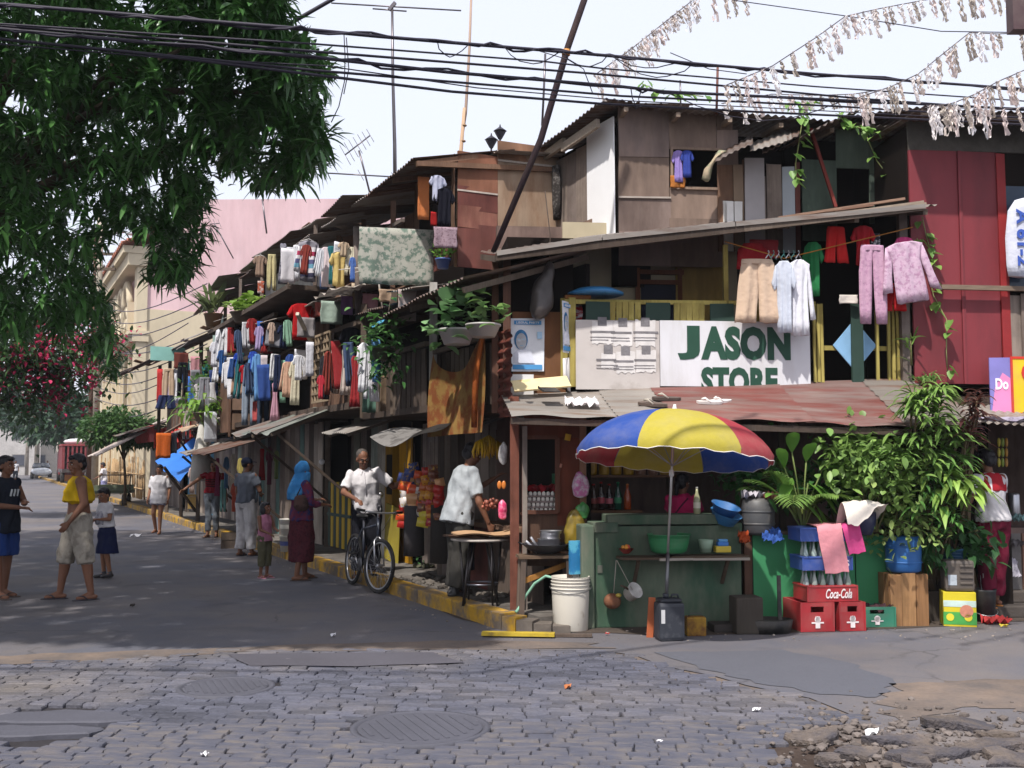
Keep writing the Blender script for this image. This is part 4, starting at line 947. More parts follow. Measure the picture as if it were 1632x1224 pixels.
for x in (0,.6):post(h7,F7b,x,-.02,bz0-.1,bz1+.1,.05,BRN[2],'bay_frame')
planks(h7,FL,-16,-8.8,.13,2.3,.6,GREYW+OLD+[ply('8f9690','70776f'),ply('a89c90','877c72'),ply('5f7a74','4a5f5a')],.34)
planks(h7,FL,-15,-12,2.45,3.8,.5,OLD+BRN,.3)
h8=T('shanty_house','top floor shack with a white wall behind hanging shirts','house')
zt0,zt1=zpx(510,466,.3),zpx(510,380,.3)
WHT=mat('white_wash',hx('c9c6c4'),.85,.06,6,.14,1.5,(1,1,.3),.03)
body(h8,FL,-14.5,-7.2,zt0-.1,zt1,.55,3.0)
planks(h8,FL,-13.0,-8.0,zt0,zt1,.5,[WHT,mat('white_wash2',hx('b4b1b4'),.85,.06,6,.14,1.5)],.5,'white_board')
F8=FL@Matrix.Translation((-7.2,.4,0))@Matrix.Rotation(R(90),4,'Z');planks(h8,F8,0,2.4,zt0,zt1+.1,0,BRN+PLYT,.3)
body(h8,FL,-14.5,-7.4,zt0-.1,zt0-.02,-.45,.55,'ledge_floor',OLD[0])
roof(h8,FL,(-7.0,-.12,zt1+.06),(-14.8,-.12,zt1+.1),(-14.8,1.6,zt1+.5),(-7.0,1.6,zt1+.45),6,RT)
roof(h8,FL,(-13.5,-.3,zt1+.08),(-17,-.2,zt1-.2),(-17,1.6,zt1+.35),(-13.5,1.6,zt1+.45),3,TINS)
for x in (-7.2,-9,-11,-13,-14.6):post(h8,FL,x,-.05,zt0-.05,zt1,.06,pick(GREYW))
panel(h8,FL,-15.6,-14.4,zt0-.5,zt0+.35,-.12,mat('pale_green_board',hx('8fa39b'),.8,.08,6,.1),'board')
body(h8,FL,-17,-14.5,4.6,zt1-.1,.9,3,'wall')
h11=T('shanty_house','brown loft under a ragged tin roof behind the floral sheet','house')
zq0,zq1=zpx(640,455,.5),zpx(640,332,.5)
body(h11,FL,-7.1,-4.2,zq0-.5,zq1,.8,3.0)
planks(h11,FL,-7.0,-4.6,zq0-.4,zq1,.75,BRN+[PLYT[0]],.3)
roof(h11,FL,(-4.0,-.2,zq1+.1),(-7.6,-.2,zq1-.05),(-7.6,1.8,zq1+.4),(-4.0,1.8,zq1+.4),4,RT+TINS)
for x in (-4.3,-5.6,-6.9):post(h11,FL,x,.25,zq0-.5,zq1,.07,pick(BRN))
bar(h11,FL,(-7.0,.25,zq0+.75),(-3.9,.25,zq0+.78),.05,.05,GREYW[0],'rail')
body(h11,FL,-7.1,-4.0,zq0-.5,zq0-.42,.1,.8,'floor',OLD[1])
h9=T('shanty_house','farther shanty with a pale green gable board and poles of washing','house')
zr9=zpx(330,540,0)
body(h9,FL,-24.5,-16.3,0,zr9,.9,4.5)
planks(h9,FL,-24.2,-16.4,.13,2.2,.8,GREYW+[ply('a89c90','877c72'),ply('4f7f9a','3f6a84')],.4);planks(h9,FL,-24,-16.4,2.3,zr9-.2,.6,BRN+OLD,.35)
roof(h9,FL,(-16.1,-.35,zr9),(-25,-.35,zr9-.05),(-25,1.6,zr9+.9),(-16.1,1.6,zr9+.9),6,RT+TINS)
roof(h9,FL,(-20.5,-1.4,zpx(272,552,-1.3)),(-24,-1.4,zpx(272,552,-1.3)),(-24,.3,zpx(330,522,0)),(-20.5,.3,zpx(330,522,0)),3,RT)
panel(h9,FL@Matrix.Translation((-20.4,-.9,0))@Matrix.Rotation(R(90),4,'Z'),0,.9,zr9-.28,zr9+.1,0,mat('aqua_board',hx('86b6ac'),.8,.08,6,.1),'gable_board')
body(h9,FL,-24,-16.5,2.3,2.4,-.2,.9,'balcony_floor',OLD[2])
for x in (-17,-19.5,-22,-24):post(h9,FL,x,-.15,.13,zr9-.1,.08,pick(OLD))
planks(h9,FL,-22,-17,2.4,3.2,-.15,OLD+BRN,.3,'balcony_board')
h10=T('shanty_house','last low shack in the row with a red painted tin wall','house')
z10=zpx(300,668,0)
body(h10,FL,-32,-24.6,0,z10,.9,4.5)
REDW=tin('b03a36','7d2a28',.56)
F10=FL@Matrix.Translation((-24.6,-.2,0))@Matrix.Rotation(R(90),4,'Z')
sheet(h10,F10,(0,0,2.0),(1.9,0,2.0),(1.9,0,z10+.25),(0,0,z10-.15),REDW,.12,.012)
sheet(h10,FL,(-24.6,-.2,2.2),(-31,-.2,2.2),(-31,-.2,z10),(-24.6,-.2,z10),REDW,.12,.012)
roof(h10,FL,(-24.3,-.8,z10-.25),(-32,-.8,z10-.3),(-32,1.8,z10+.55),(-24.3,1.8,z10+.55),5,TINS)
planks(h10,FL,-32,-24.7,.13,2.1,.7,GREYW,.3)
for (x0,x1,z,c)in ((-9,-4.6,4.4,0),(-16,-9,5.0,1),(-24.5,-16.2,4.6,2),(-32,-24.6,3.2,0)):
 t=T('back_shack',['plain tin shack behind the lattice house','tall plain shack behind the white walled top floor','brown shack behind the farther washing poles'][c]if x0>-30 else 'low shack behind the red tin wall','house')
 body(t,FL,x0,x1,0,z,4.6,8.5,'wall',PLY[c]);roof(t,FL,(x1,4.4,z),(x0,4.4,z),(x0,8.7,z+.4),(x1,8.7,z+.4),4,TINS)
def small_awning(label,x0,x1,y0,z0,y1,z1,ms,n=3,pr=True):
 t=T('awning',label,'awning',None)
 for k in range(n):
  a,b=x0+(x1-x0)*k/n,x0+(x1-x0)*(k+1)/n-.05
  sheet(t,FL,(a,y0,z0+U(-.03,.03)),(b,y0,z0+U(-.03,.03)),(b,y1,z1+U(-.06,.06)),(a,y1,z1+U(-.06,.06)),pick(ms),.1,.014,wob=.03)
 if pr:
  for x in (x0-.1,x1+.1):MB().beam(FL@Vector((x,y1+.05,z1-.03)),FL@Vector((x+.1,y0-.1,.35)),.05,.05).build('prop',OLD[2],t)
 return t
small_awning('dark tin awning above the far clothes stall',-11.3,-14.5,.7,zpx(430,690,.7),-1.0,zpx(320,722,-1.0)-.02,TINS)
small_awning('patched board awning above the brown cupboard bay stall',-15.0,-17.5,.7,2.75,-.7,2.3,[PLYT[0],PLYT[1],AWG])
small_awning('ragged pale awning at the end of the shanty row',-26,-29.5,.6,3.0,-1.7,zpx(225,722,-1.6),[cloth('b9ada6','8d7f78',4),AWG],3,False)
# ================================================================ signs and things on the balcony
def ats(px,py,y,rz=0.0):x,z=s_(px,py,y);return FS@Matrix.Translation((x,y,z))@Matrix.Rotation(R(rz),4,'Z')
def atl(px,py,y,rz=0.0):x,z=l_(px,py,y);return FL@Matrix.Translation((x,y,z))@Matrix.Rotation(R(rz),4,'Z')
def atw(px,py,Y,rz=0.0):return Matrix.Translation(at_y(px,py,Y))@Matrix.Rotation(R(rz),4,'Z')
def scl(px,Y):return Y/FPX
ys=.24
t=T('signboard','white store signboard with dark green lettering on the balcony rail','signboard',ats(1172,560,ys));Mi=ats(1172,560,ys)
kx=1/(s_(1173,560,ys)[0]-s_(1172,560,ys)[0]);kz=1/(s_(1172,559,ys)[1]-s_(1172,560,ys)[1])
sx=lambda px:(px-1172)/kx;sz=lambda py:(560-py)/kz
SGN=mat('sign_white',hx('d3d3d8'),.6,.04,9,.08,1.2,(1,1,.4),.02,.3,0,hx('a9a398'),.6,.12,1.8,(1.5,1,.3),0,0,.55);SGO=mat('sign_weathered',hx('bfb8b4'),.85,.05,8,.12,1.5,None,.02,.2,0,hx('9a918a'),.6,.1,2.4)
MB().box(sx(1053),0,sz(616),sx(1292),.025,sz(512)).build('board',SGN,t)
MB().box(sx(922),-.004,sz(622),sx(1052),.022,sz(513)).build('old_board',SGO,t)
INK=mat('sign_green',hx('24493a'),.6,.05,8,.08)
text_mesh('J',35/kx,54/kz,.004,.05).build('lettering',INK,t,Matrix.Translation((sx(1098),-.001,sz(547))));text_mesh('ASON',143/kx,54/kz,.004,.06,0,1.06).build('lettering',INK,t,Matrix.Translation((sx(1189),-.001,sz(547))))
q=text_mesh('STORE',122/kx,46/kz,.004,.055,0,1.06);q.build('lettering',INK,t,Matrix.Translation((sx(1178),-.001,sz(608))))
PAP=mat('old_paper',hx('d4d0ce'),.9,.08,18,.15,6,None,.03,.1);PRT=mat('print_grey',hx('7a777a'),.9,.2,30,.3,9)
for (px,py,w_,h_,k)in ((963,533,32,38,0),(995,534,30,40,1),(1030,533,32,44,2),(972,577,22,26,3),(999,579,30,36,4),(1031,577,31,36,5)):
 r=random.Random(k);n=9;top=[((i/n-.5)*w_/kx,(.5+r.uniform(-.06,.0))*h_/kz)for i in range(n+1)];bot=[((i/n-.5)*w_/kx*r.uniform(.9,1.05),(-.5+r.uniform(-.02,.08))*h_/kz)for i in range(n+1)]
 P=[[(top[i][0]*(1-v)+bot[i][0]*v,-.006-.004*(v>.9)*r.random()-.0015*r.random(),top[i][1]*(1-v)+bot[i][1]*v)for i in range(n+1)]for v in (0,.25,.5,.75,1)]
 pp=MB().grid(P).build('torn_notice',PAP,t,Matrix.Translation((sx(px),0,sz(py))))
 m=MB();m.box(-.05,-.0105,.075,.045,-.008,.165);m.lathe([(.001,0),(.022,0),(.022,.0005)],10,Matrix.Translation((0,-.0112,.13))@Matrix.Rotation(R(90),4,'X'))
 for z in (.0,-.05,-.08):m.box(-.13,-.0105,z,.11+r.uniform(-.05,.04),-.008,z+(.02 if z==0 else .007))
 m.build('print',PRT,pp,kind='stuff')
def poster(label,M,w_,h_,txt=True):
 t=T('poster',label,'poster',M,'blue and white posters')
 B1=mat('poster_blue',hx('4f93c9'),.7,.05,9,.08);B0=mat('poster_white',hx('dfe2e8'),.7,.04,9,.07);BL=mat('poster_pale',hx('a9cbe6'),.7,.1,9,.15)
 P=[[((i/6-.5)*w_*(1-.05*v),-.006*math.sin(i+2*v),(.5-v)*h_+.01*(i/6)*h_)for i in range(7)]for v in np.linspace(0,1,6)]
 MB().grid(P).build('paper',B0,t)
 MB().box(-w_*.4,-.012,h_*.385,w_*.4,-.009,h_*.46).build('banner_strip',B1,t)
 MB().box(-w_*.44,-.012,-h_*.46,w_*.42,-.009,-h_*.37).build('banner_strip',B1,t)
 if txt:text_mesh('LIBERAL PARTY',w_*.68,h_*.045,.003,.02).build('lettering',B0,t,Matrix.Translation((0,-.0125,h_*.422)))
 m=MB();m.lathe([(.001,0),(1,0)],20,Matrix.Translation((-w_*.2,-.009,h_*.1))@Matrix.Rotation(R(90),4,'X')@Matrix.Diagonal((w_*.2,h_*.19,.001,1)),False);m.build('portrait_hair',B1,t)
 m=MB();m.lathe([(.001,0),(1,0)],20,Matrix.Translation((-w_*.19,-.0115,h_*.07))@Matrix.Rotation(R(90),4,'X')@Matrix.Diagonal((w_*.155,h_*.155,.001,1)),False);m.build('portrait_face',B0,t)
 m=MB();m.box(-w_*.3,-.014,h_*.1,-w_*.22,-.012,h_*.115);m.box(-w_*.16,-.014,h_*.1,-w_*.08,-.012,h_*.115);m.box(-w_*.23,-.014,-h_*.02,-w_*.13,-.012,-h_*.008);m.build('portrait_feature',BL,t,kind='stuff')
 m=MB();m.add([(-w_*.42,-.009,-h_*.34),(w_*.2,-.009,-h_*.34),(w_*.1,-.009,-h_*.12),(-w_*.1,-.009,-h_*.07),(-w_*.3,-.009,-h_*.09),(-w_*.42,-.009,-h_*.16)],[(0,1,2,3,4,5)]);m.build('portrait_shoulder',mat('poster_shirt',hx('d3d6e2'),.7),t)
 MB().box(w_*.28,-.012,h_*.12,w_*.42,-.009,h_*.25).build('emblem',BL,t)
poster('blue and white party poster with a portrait on the brown plywood wall',ats(841,550,.33),.36,.56)
poster('narrow curled party poster wrapped on the yellow bamboo post',ats(904,522,.25,55),.24,.54)
mb=MB();mb.flat([((-.07,0),(.06,.02)),((-.06,-.2),(.08,-.2)),((.02,-.33),(.06,-.34))],.004,.01,2,6,3);tag(mb.build('torn_paper',PAP,None,ats(903,572,.24,50)),'torn grey scrap of poster below the curled one on the bamboo post','paper')
t=MB().box(-.3,-.01,-.09,.3,.01,.09).build('board',mat('cream_board',hx('d9c89b'),.8,.06,6,.12,3,None,.02,.2,0,hx('b98f56'),.62,.08,3),None,ats(862,612,.1,0)@Matrix.Rotation(R(-50),4,'X')@Matrix.Rotation(R(-9),4,'Y'));tag(t,'cream painted board leaning on the awning below the party poster','board')
t=MB().box(-.16,-.01,-.12,.16,.01,.12).build('board',mat('white_board',hx('dcdad8'),.8),None,ats(826,615,.28,0));tag(t,'small white board standing behind the cream one on the awning','board')
t=MB();t.box(-.09,-.1,0,.09,.1,.012);t.box(-.09,-.1,.012,-.08,.1,.022)
tag(t.build('vent_flap',plas('232224',.7),None,ats(875,630,-.28,8)@Matrix.Translation((0,0,.05))@Matrix.Rotation(R(15),4,'X')),'square black flap lying on the grey awning sheet','flap')
def awn_pt(px,py):
 best=None
 for k in range(60):
  y=-.75+1.05*k/59;x,z=s_(px,py,y);v=k/59
  za_=(zA+(zB-zA)*(x-xA)/(xB-xA))*(1-v)+(zD+(zC-zD)*(x-xD)/(xC-xD))*v
  if best is None or abs(z-za_)<best[0]:best=(abs(z-za_),x,y,za_)
 return FS@Matrix.Translation((best[1],best[2],best[3]+.02))@Matrix.Rotation(R(14.5),4,'X')
mb=MB();P=[[((i/12-.5)*.34*(1-.25*abs(j/12-.5)),(j/12-.5)*.3,.03+.035*math.sin(i*1.7+j*.9)*math.cos(j*1.3-i*.4))for i in range(13)]for j in range(13)]
mb.grid(P);tag(mb.build('rag',cloth('dcd6d8'),None,awn_pt(927,648)),'crumpled white rag drying on the grey awning sheet','rag')
def slipper(label,M,c,strap='b0a89c',s=1.0):
 t=T('slipper',label,'slipper',M@Matrix.Scale(s,4),'slippers left on the awning')
 m=MB();n=14;ring=[(.045*math.cos(a)*(1+.15*math.sin(a)),.13*math.sin(a))for a in np.linspace(0,2*PI,n,endpoint=False)]
 m.add([(x,y,0)for x,y in ring]+[(x,y,.025)for x,y in ring],[(i,(i+1)%n,n+(i+1)%n,n+i)for i in range(n)]+[tuple(range(n))[::-1],tuple(range(n,2*n))]);m.build('sole',plas(c,.8),t)
 MB().tube([(-.04,-.01,.02),(-.025,.04,.055),(0,.075,.045),(.025,.04,.055),(.04,-.01,.02)],.008,5).build('strap',plas(strap,.7),t)
slipper('worn brown slipper lying flat on the awning above the blue panel of the umbrella',awn_pt(1040,650)@Matrix.Rotation(1.2,4,'Z'),'5e5048',s=1.15)
slipper('worn brown slipper turned on its side above the yellow umbrella panel',awn_pt(1062,640)@Matrix.Rotation(1.5,4,'Z'),'4d423d',s=1.15)
slipper('pale slipper on the red brown part of the awning',awn_pt(1130,646)@Matrix.Rotation(1.4,4,'Z'),'cfc9c6','e8e2de')
slipper('white slipper beside the pale one on the red brown awning',awn_pt(1148,644)@Matrix.Rotation(1.8,4,'Z'),'dedad8','e8e2de')
M=ats(949,472,.42);m=MB().lathe([(.26,0),(.3,.012),(.3,.03),(.2,.075),(.001,.08)],28,M);tag(m.build('basin',plas('3a7fb5'),None),'shallow blue basin turned upside down on the balcony rail','basin')
M=ats(920,478,.38);m=MB().bbox(-.14,-.06,0,.14,.06,.045,.01,M);tag(m.build('wood_block',wood('8a5a34',ax='x'),None),'brown wooden block on the rail beside the blue basin','block')
RS=mat('striped_red',hx('b03038'),.9,.05,20,.1,3,None,.03,.1,0,hx('d8ccd2'),.5,.03,6,(1,1,4))
for (px,lab)in ((940,'red and white striped cushion behind the first green slat'),(970,'rounded red and white cushion behind the balcony rail')):
 m=MB().ell((0,0,0),(.2,.09,.13),16,10);tag(m.build('cushion',RS,None,ats(px,500,.5)),lab,'cushion')
m=MB();m.rings([((.05,0,0),(.02,0,0),(0,.02,0)),((.03,0,-.12),(.06,0,.01),(0,.05,0)),((-.02,0,-.3),(.12,0,0),(0,.1,0)),((-.04,0,-.48),(.13,0,.01),(0,.1,0)),((-.04,0,-.56),(.09,0,0),(0,.07,0))],16)
me=remesh(m,.018,'bag',3,.05,3,7);me.materials.append(mat('sack_grey',hx('4a4442'),.4,.15,12,.3,4,None,.2,.5));o=put('sack',me,None,ats(868,420,.22));tag(o,'grey plastic sack hanging by a cord under the balcony roof','sack')
MB().tube([(.05,0,0),(.06,0,.3),(.02,.1,.8)],.006,5).build('cord',OLD[0],o)
t=T('ice_cream_sign','pink and violet advertising board standing on the awning','sign',ats(1595,615,-.1,-12))
MB().box(-.11,0,-.32,.11,.02,.3).build('board',mat('sign_violet',hx('7d78b8'),.5,.1,3,.3,2),t);MB().add([(-.1,-.003,-.3),(.1,-.003,-.3),(.1,-.003,.08),(.02,-.003,.14),(-.06,-.003,-.02)],[(0,1,2,3,4)]).build('pink_shape',mat('sign_pink',hx('d985b4'),.5,.1,4,.2),t)
text_mesh('Do',.13,.12,.004,.03).build('lettering',mat('sign_letter',hx('ece6f0'),.5),t,Matrix.Translation((.01,-.005,.02)))
t=T('yellow_sign','yellow advertising board with a red border and red letter','sign',ats(1642,615,-.12,2))
MB().box(-.21,0,-.3,.3,.02,.3).build('board',plas('e4bf22',.5),t)
for (x0,z0,x1,z1)in ((-.22,-.31,-.195,.31),(-.195,-.31,.31,-.285),(-.195,.285,.31,.31)):MB().box(x0,-.006,z0,x1,.004,z1).build('border',plas('c8321e',.5),t)
text_mesh('C',.2,.22,.004,.04).build('lettering',plas('c81e22',.5),t,Matrix.Translation((.0,-.004,.14)))
mb=MB();mb.flat([((-.02,.42),(.14,.45)),((-.1,.3),(.2,.33)),((-.14,0),(.22,0)),((-.14,-.3),(.22,-.3)),((-.12,-.42),(.2,-.42))],.05,.008,1.3,10,4)
t=T('cloth_banner','white cloth banner with blue writing hanging in the window of the red house','banner',ats(1622,380,.02));mb.build('cloth',cloth('d3d6e4'),t)
q=text_mesh('A 61-2',.62,.14,.004,.03);q.build('lettering',mat('banner_blue',hx('3a56a8'),.8),t,Matrix.Translation((.02,-.066,.0))@Matrix.Rotation(R(90),4,'Y'))
t=MB();P=[[((i/8-.5)*.7,(j/4-.5)*.2,.03*math.sin(i*1.3+j))for i in range(9)]for j in range(5)];t.grid(P);tag(t.build('plastic_wrap',cloth('a8a2b4','7d7486',8),None,ats(1610,668,-.6)),'crumpled grey plastic lying on the shop awning below the pink sign','plastic')
# ================================================================ umbrella
ub=gnd(1061,1012);ub.y=9.72;ub.x=at_y(1061,980,9.72).x
base=at_y(1061,952,9.72)
jc=T('jerrycan','dark blue jerrycan weighing down the umbrella pole','jerrycan',Matrix.Translation((ub.x+.03,9.72,0))@Matrix.Rotation(R(10),4,'Z'))
NAVY=mat('jerry_navy',hx('2d3038'),.55,.06,9,.15,3,None,.02,.4,0,hx('4a4b50'),.62,.06,5)
MB().bbox(-.12,-.1,0,.12,.1,.34,.035).build('can',NAVY,jc);m=MB();m.bbox(-.1,-.085,.34,.1,.085,.372,.02);m.build('shoulder',NAVY,jc)
MB().lathe([(.028,.37),(.028,.41),(.02,.415)],12).build('spout',NAVY,jc,Matrix.Translation((-.03,0,0)))
MB().tube([(.02,0,.37),(.03,0,.4),(.08,0,.4),(.09,0,.37)],.01,6).build('handle',NAVY,jc)
MB().box(-.105,-.102,.16,-.07,-.1,.28).build('worn_label',plas('b8b8ba',.8),jc)
top=at_y(1075,655,9.62)
um=T('parasol','big blue yellow and red parasol standing in front of the counter','parasol',Matrix.Translation(base))
ax=(top-base).normalized();pole_up=top-base
MB().tube([(0,0,-.14),ax*.4],.017,8).build('pole_base',metal('6a6a6c'),um);MB().tube([ax*.38,pole_up],.012,8).build('pole',metal('b4b2b0'),um)
MB().lathe([(.02,-.02),(.024,0),(.02,.04)],10,Matrix.Translation(ax*(pole_up.length*.66))).build('collar',plas('c8c8c8'),um)
tilt=Matrix.Translation(pole_up)@Matrix.Rotation(R(6.5),4,'X').inverted()@Matrix.Rotation(R(3.6),4,'Y')
RC,HC=.91,.4
def can_pt(u,a):
 sag=1-.05*abs(math.sin(a*3))*u
 return Vector((RC*math.sin(u*1.25)/math.sin(1.25)*math.sin(a)*sag,-RC*math.sin(u*1.25)/math.sin(1.25)*math.cos(a)*sag,-HC*(1-math.cos(u*1.25))/(1-math.cos(1.25))))
UC={'y':'bcae48','r':'a8404a','b':'3655a4'}
for k,c in enumerate('yrbyrb'):
 a0=R(-28+60*k);a1=R(-28+60*(k+1));mm=mat('parasol_'+c,hx(UC[c]),.8,.06,22,.14,3,None,.1,.15,0,hx('8f8878'),.56,.12,3,None,0,.28,.3)
 P=[[can_pt(i/10,a0+(a1-a0)*j/10)for j in range(11)]for i in range(11)]
 P.append([p+Vector((p.x,p.y,0)).normalized()*-.006+Vector((0,0,-.05-.012*math.sin(j*1.9)))for j,p in enumerate(P[-1])])
 MB().grid(P).build('panel',mm,um,tilt)
 MB().tube([can_pt(1,a0+(a1-a0)*j/10)+Vector((0,0,-.05-.012*math.sin(j*1.9)))for j in range(11)],.004,5).build('piping',cloth('e8e4e0'),um,tilt)
 MB().tube([can_pt(i/8,a0)+Vector((0,0,-.008))for i in range(9)],.004,5).build('rib',metal('a8a8aa'),um,tilt)
 MB().tube([Vector((0,0,-.5)),can_pt(.55,a0)+Vector((0,0,-.01))],.004,5).build('stretcher',metal('a8a8aa'),um,tilt)
MB().lathe([(.02,-.02),(.025,.01),(.014,.05),(.012,.06)],12).build('cap',plas('dcdcdc'),um,tilt)
t=MB().box(-.03,-.01,0,.03,.01,.36).build('board',mat('orange_board',hx('b0603c'),.8,.1,6,.2),None,Matrix.Translation((ub.x-.13,9.85,0))@Matrix.Rotation(R(4),4,'Y'));tag(t,'narrow orange board standing behind the jerrycan','board')
# ================================================================ counter
YC=-.5
GC=mat('green_concrete',hx('6a6c5e'),.85,.15,10,.25,1.6,(1,1,.35),.1,.25,0,hx('44594a'),.5,.1,2.4,(1,1,.35))
DKG=mat('green_concrete_dark',hx('5d6656'),.8,.12,10,.25,1.6,(1,1,.35),.1,.3,0,hx('3a5442'),.5,.1,2.4,(1,1,.35))
ct=T('counter','stained green concrete counter with a ledge below the parasol','counter',FS@Matrix.Translation((0,YC,0)))
cxp=lambda px:s_(px,900,YC)[0];czp=lambda py:s_(1050,py,YC)[1]
MB().bbox(cxp(946),0,0,cxp(1182),.22,czp(838),.015).build('wall',DKG,ct)
MB().bbox(cxp(925),-.05,0,cxp(946),.3,czp(836),.015).build('pier',GC,ct);MB().bbox(cxp(944),-.03,czp(848),cxp(985),.28,czp(832),.01).build('cap',GC,ct)
MB().bbox(cxp(968),-.02,czp(836),cxp(1145),.3,czp(820),.012).build('cap',DKG,ct);MB().bbox(cxp(1144),-.0,czp(850),cxp(1184),.25,czp(834),.012).build('cap',DKG,ct)
MB().box(cxp(952),-.012,czp(912),cxp(960),-.001,czp(900)).build('switch_plate',plas('55584e'),ct)
LDG=[wood('55483c',ax='x'),wood('9c948a',ax='x')]
for (a,b,m_,z)in ((982,1060,LDG[0],0),(1040,1092,LDG[1],-.008),(1060,1180,LDG[0],.006),(1092,1180,LDG[1],-.01)):MB().box(cxp(a),-.28-(.015 if m_ is LDG[1]else 0),czp(888)+z,cxp(b),-.002 if m_ is LDG[0]else -.26,czp(888)+z+.022,None,.003).build('ledge_board',m_,ct)
for px in (1010,1150):MB().beam((cxp(px),-.22,czp(888)),(cxp(px),0,czp(930)),.03,.03).build('bracket',LDG[0],ct)
def on_s(px,py,y,rz=0):return ats(px,py,y,rz)
LY=YC-.15
m=MB().lathe([(.14,0),(.17,.02),(.19,.1),(.2,.17),(.208,.172),(.208,.18),(.195,.18),(.18,.1),(.15,.03),(.001,.03)],30)
tub=T('tub','green ribbed plastic tub standing on the counter ledge','tub',ats(1066,881,LY));m.build('shell',plas('2f7d4e'),tub)
for z in (.05,.09,.13):MB().lathe([(.165+z*.2,z),(.172+z*.2,z+.006),(.165+z*.2,z+.012)],30,cap=(False,False)).build('rib',plas('2f7d4e'),tub)
m=MB().lathe([(.05,0),(.065,.08),(.072,.12),(.065,.12),(.055,.02),(.001,.02)],20);tag(m.build('pot',plas('8aa58e'),None,ats(1125,880,LY)),'pale green plastic pot between the tub and the yellow box on the ledge','pot')
t=T('box','yellow tray with a blue sponge on the counter ledge','box',ats(1151,880,LY));MB().bbox(-.075,-.05,0,.075,.05,.06,.008).build('tray',plas('c8b02e'),t);MB().bbox(-.05,-.035,.06,.055,.035,.1,.01).build('sponge',mat('sponge',hx('4a7cc0'),.9,.1,40),t);MB().bbox(-.04,-.03,.1,.05,.03,.125,.008).build('lid',plas('4f8fc4'),t)
t=T('bowl','small red bowl of fruit at the end of the ledge','bowl',ats(998,882,LY));MB().lathe([(.03,0),(.07,.04),(.075,.045),(.06,.03),(.001,.015)],18).build('dish',plas('a03028'),t)
for k in range(7):MB().ell((U(-.045,.045),U(-.04,.04),.05+U(0,.02)),.02,8,6).build('fruit',plas(pick(['d08a2a','c8402e','d8b83c'])),t)
pt=T('saucepan','old white saucepan hanging on a string from the ledge','saucepan',ats(1003,948,YC-.14)@Matrix.Rotation(R(55),4,'X')@Matrix.Rotation(R(25),4,'Y'))
MB().lathe([(.07,0),(.075,.1),(.082,.105),(.07,.1),(.064,.01),(.001,.01)],20).build('bowl',mat('enamel',hx('c3c1bd'),.4,.05,9,.15,4,None,.01,.5,0,hx('8a7a6a'),.62,.08,8),pt)
MB().tube([(-.08,0,.09),(-.13,0,.11),(-.18,0,.12)],.01,6).build('handle',wood('4a3a30'),pt)
hk=T('coconut_husk','brown coconut husk hanging beside the white saucepan','coconut',ats(976,958,YC-.1));MB().ell((0,0,0),(.085,.08,.075),14,10).build('husk',wood('6b4634','8c6a50'),hk);MB().ell((.05,-.05,.06),(.03,.025,.02),8,6).build('stem',plas('b8a23a'),hk)
for (a,b,lab)in (((982,893),(978,945),'string from the ledge to the coconut husk'),((983,893),(1008,940),'string from the ledge to the white saucepan')):tag(MB().tube([ats(*a,YC-.16).translation,ats(*b,YC-.14).translation],.004,5).build('string',cloth('a8a096')),lab,'string')
yc=T('tin_can','rusty yellow square tin standing by the jerrycan','tin',Matrix.Translation((gnd(1106,1010).x,9.98,0)));MB().bbox(-.09,-.07,0,.09,.07,.17,.012).build('can',mat('rust_yellow',hx('a07a24'),.6,.1,9,.2,3,None,.03,.3,0,hx('5a3420'),.5,.1,6),yc);MB().tube([(-.09,0,.14),(-.04,0,.2),(.05,0,.2),(.09,0,.14)],.004,5).build('handle',metal('5a5a5a'),yc)
for k,(z,r_,lab,c)in enumerate(((830,.15,'bright blue basin leaning on the counter end below another','3f84bd'),(818,.14,'deep blue basin stacked on top of the bright one','2f6aa6'))):
 m=MB().lathe([(r_*.7,0),(r_,.1),(r_+.012,.105),(r_-.01,.1),(r_*.68,.012),(.001,.012)],24);tag(m.build('basin',plas(c),None,ats(1154,z,YC+.05)@Matrix.Rotation(R(18),4,'X')@Matrix.Rotation(R(12),4,'Y')@Matrix.Translation((0,0,-.02))),lab,'basin')
dr=T('drum','grey plastic drum with rags on its lid beside the green boards','drum',ats(1208,852,YC+.1));m=MB().lathe([(.13,0),(.16,.03),(.165,.15),(.165,.25),(.15,.33),(.12,.36),(.001,.365)],24);m.build('shell',plas('4a4b4e',.5),dr);MB().lathe([(.167,.1),(.173,.11),(.167,.12)],24,cap=(False,False)).build('hoop',plas('4a4b4e',.5),dr);MB().lathe([(.168,.22),(.174,.23),(.168,.24)],24,cap=(False,False)).build('hoop',plas('4a4b4e',.5),dr)
def rag(label,M,w_,h_,c,seed=0,c2=None):
 P=[[((i/10-.5)*w_,(j/10-.5)*h_,.03*math.sin(i*.9+seed)*math.cos(j*1.1+seed)+.025*math.sin(i*2.1+j*1.4))for i in range(11)]for j in range(11)]
 return tag(MB().grid(P).build('rag',cloth(c,c2),None,M),label,'rag')
rag('pale grey rag lying on the grey drum',ats(1200,787,YC+.05),.2,.16,'b9b3bc',1);rag('pink rag hanging over the edge of the grey drum',ats(1226,790,YC+.02),.14,.14,'c88478',2)
rag('blue rag hanging over the green board corner',ats(1230,852,YC-.06)@Matrix.Rotation(R(50),4,'X'),.2,.16,'3a5aa0',3);rag('orange rag stuck between the drum and counter',ats(1186,856,YC-.05)@Matrix.Rotation(R(50),4,'X'),.1,.12,'c25a34',4)
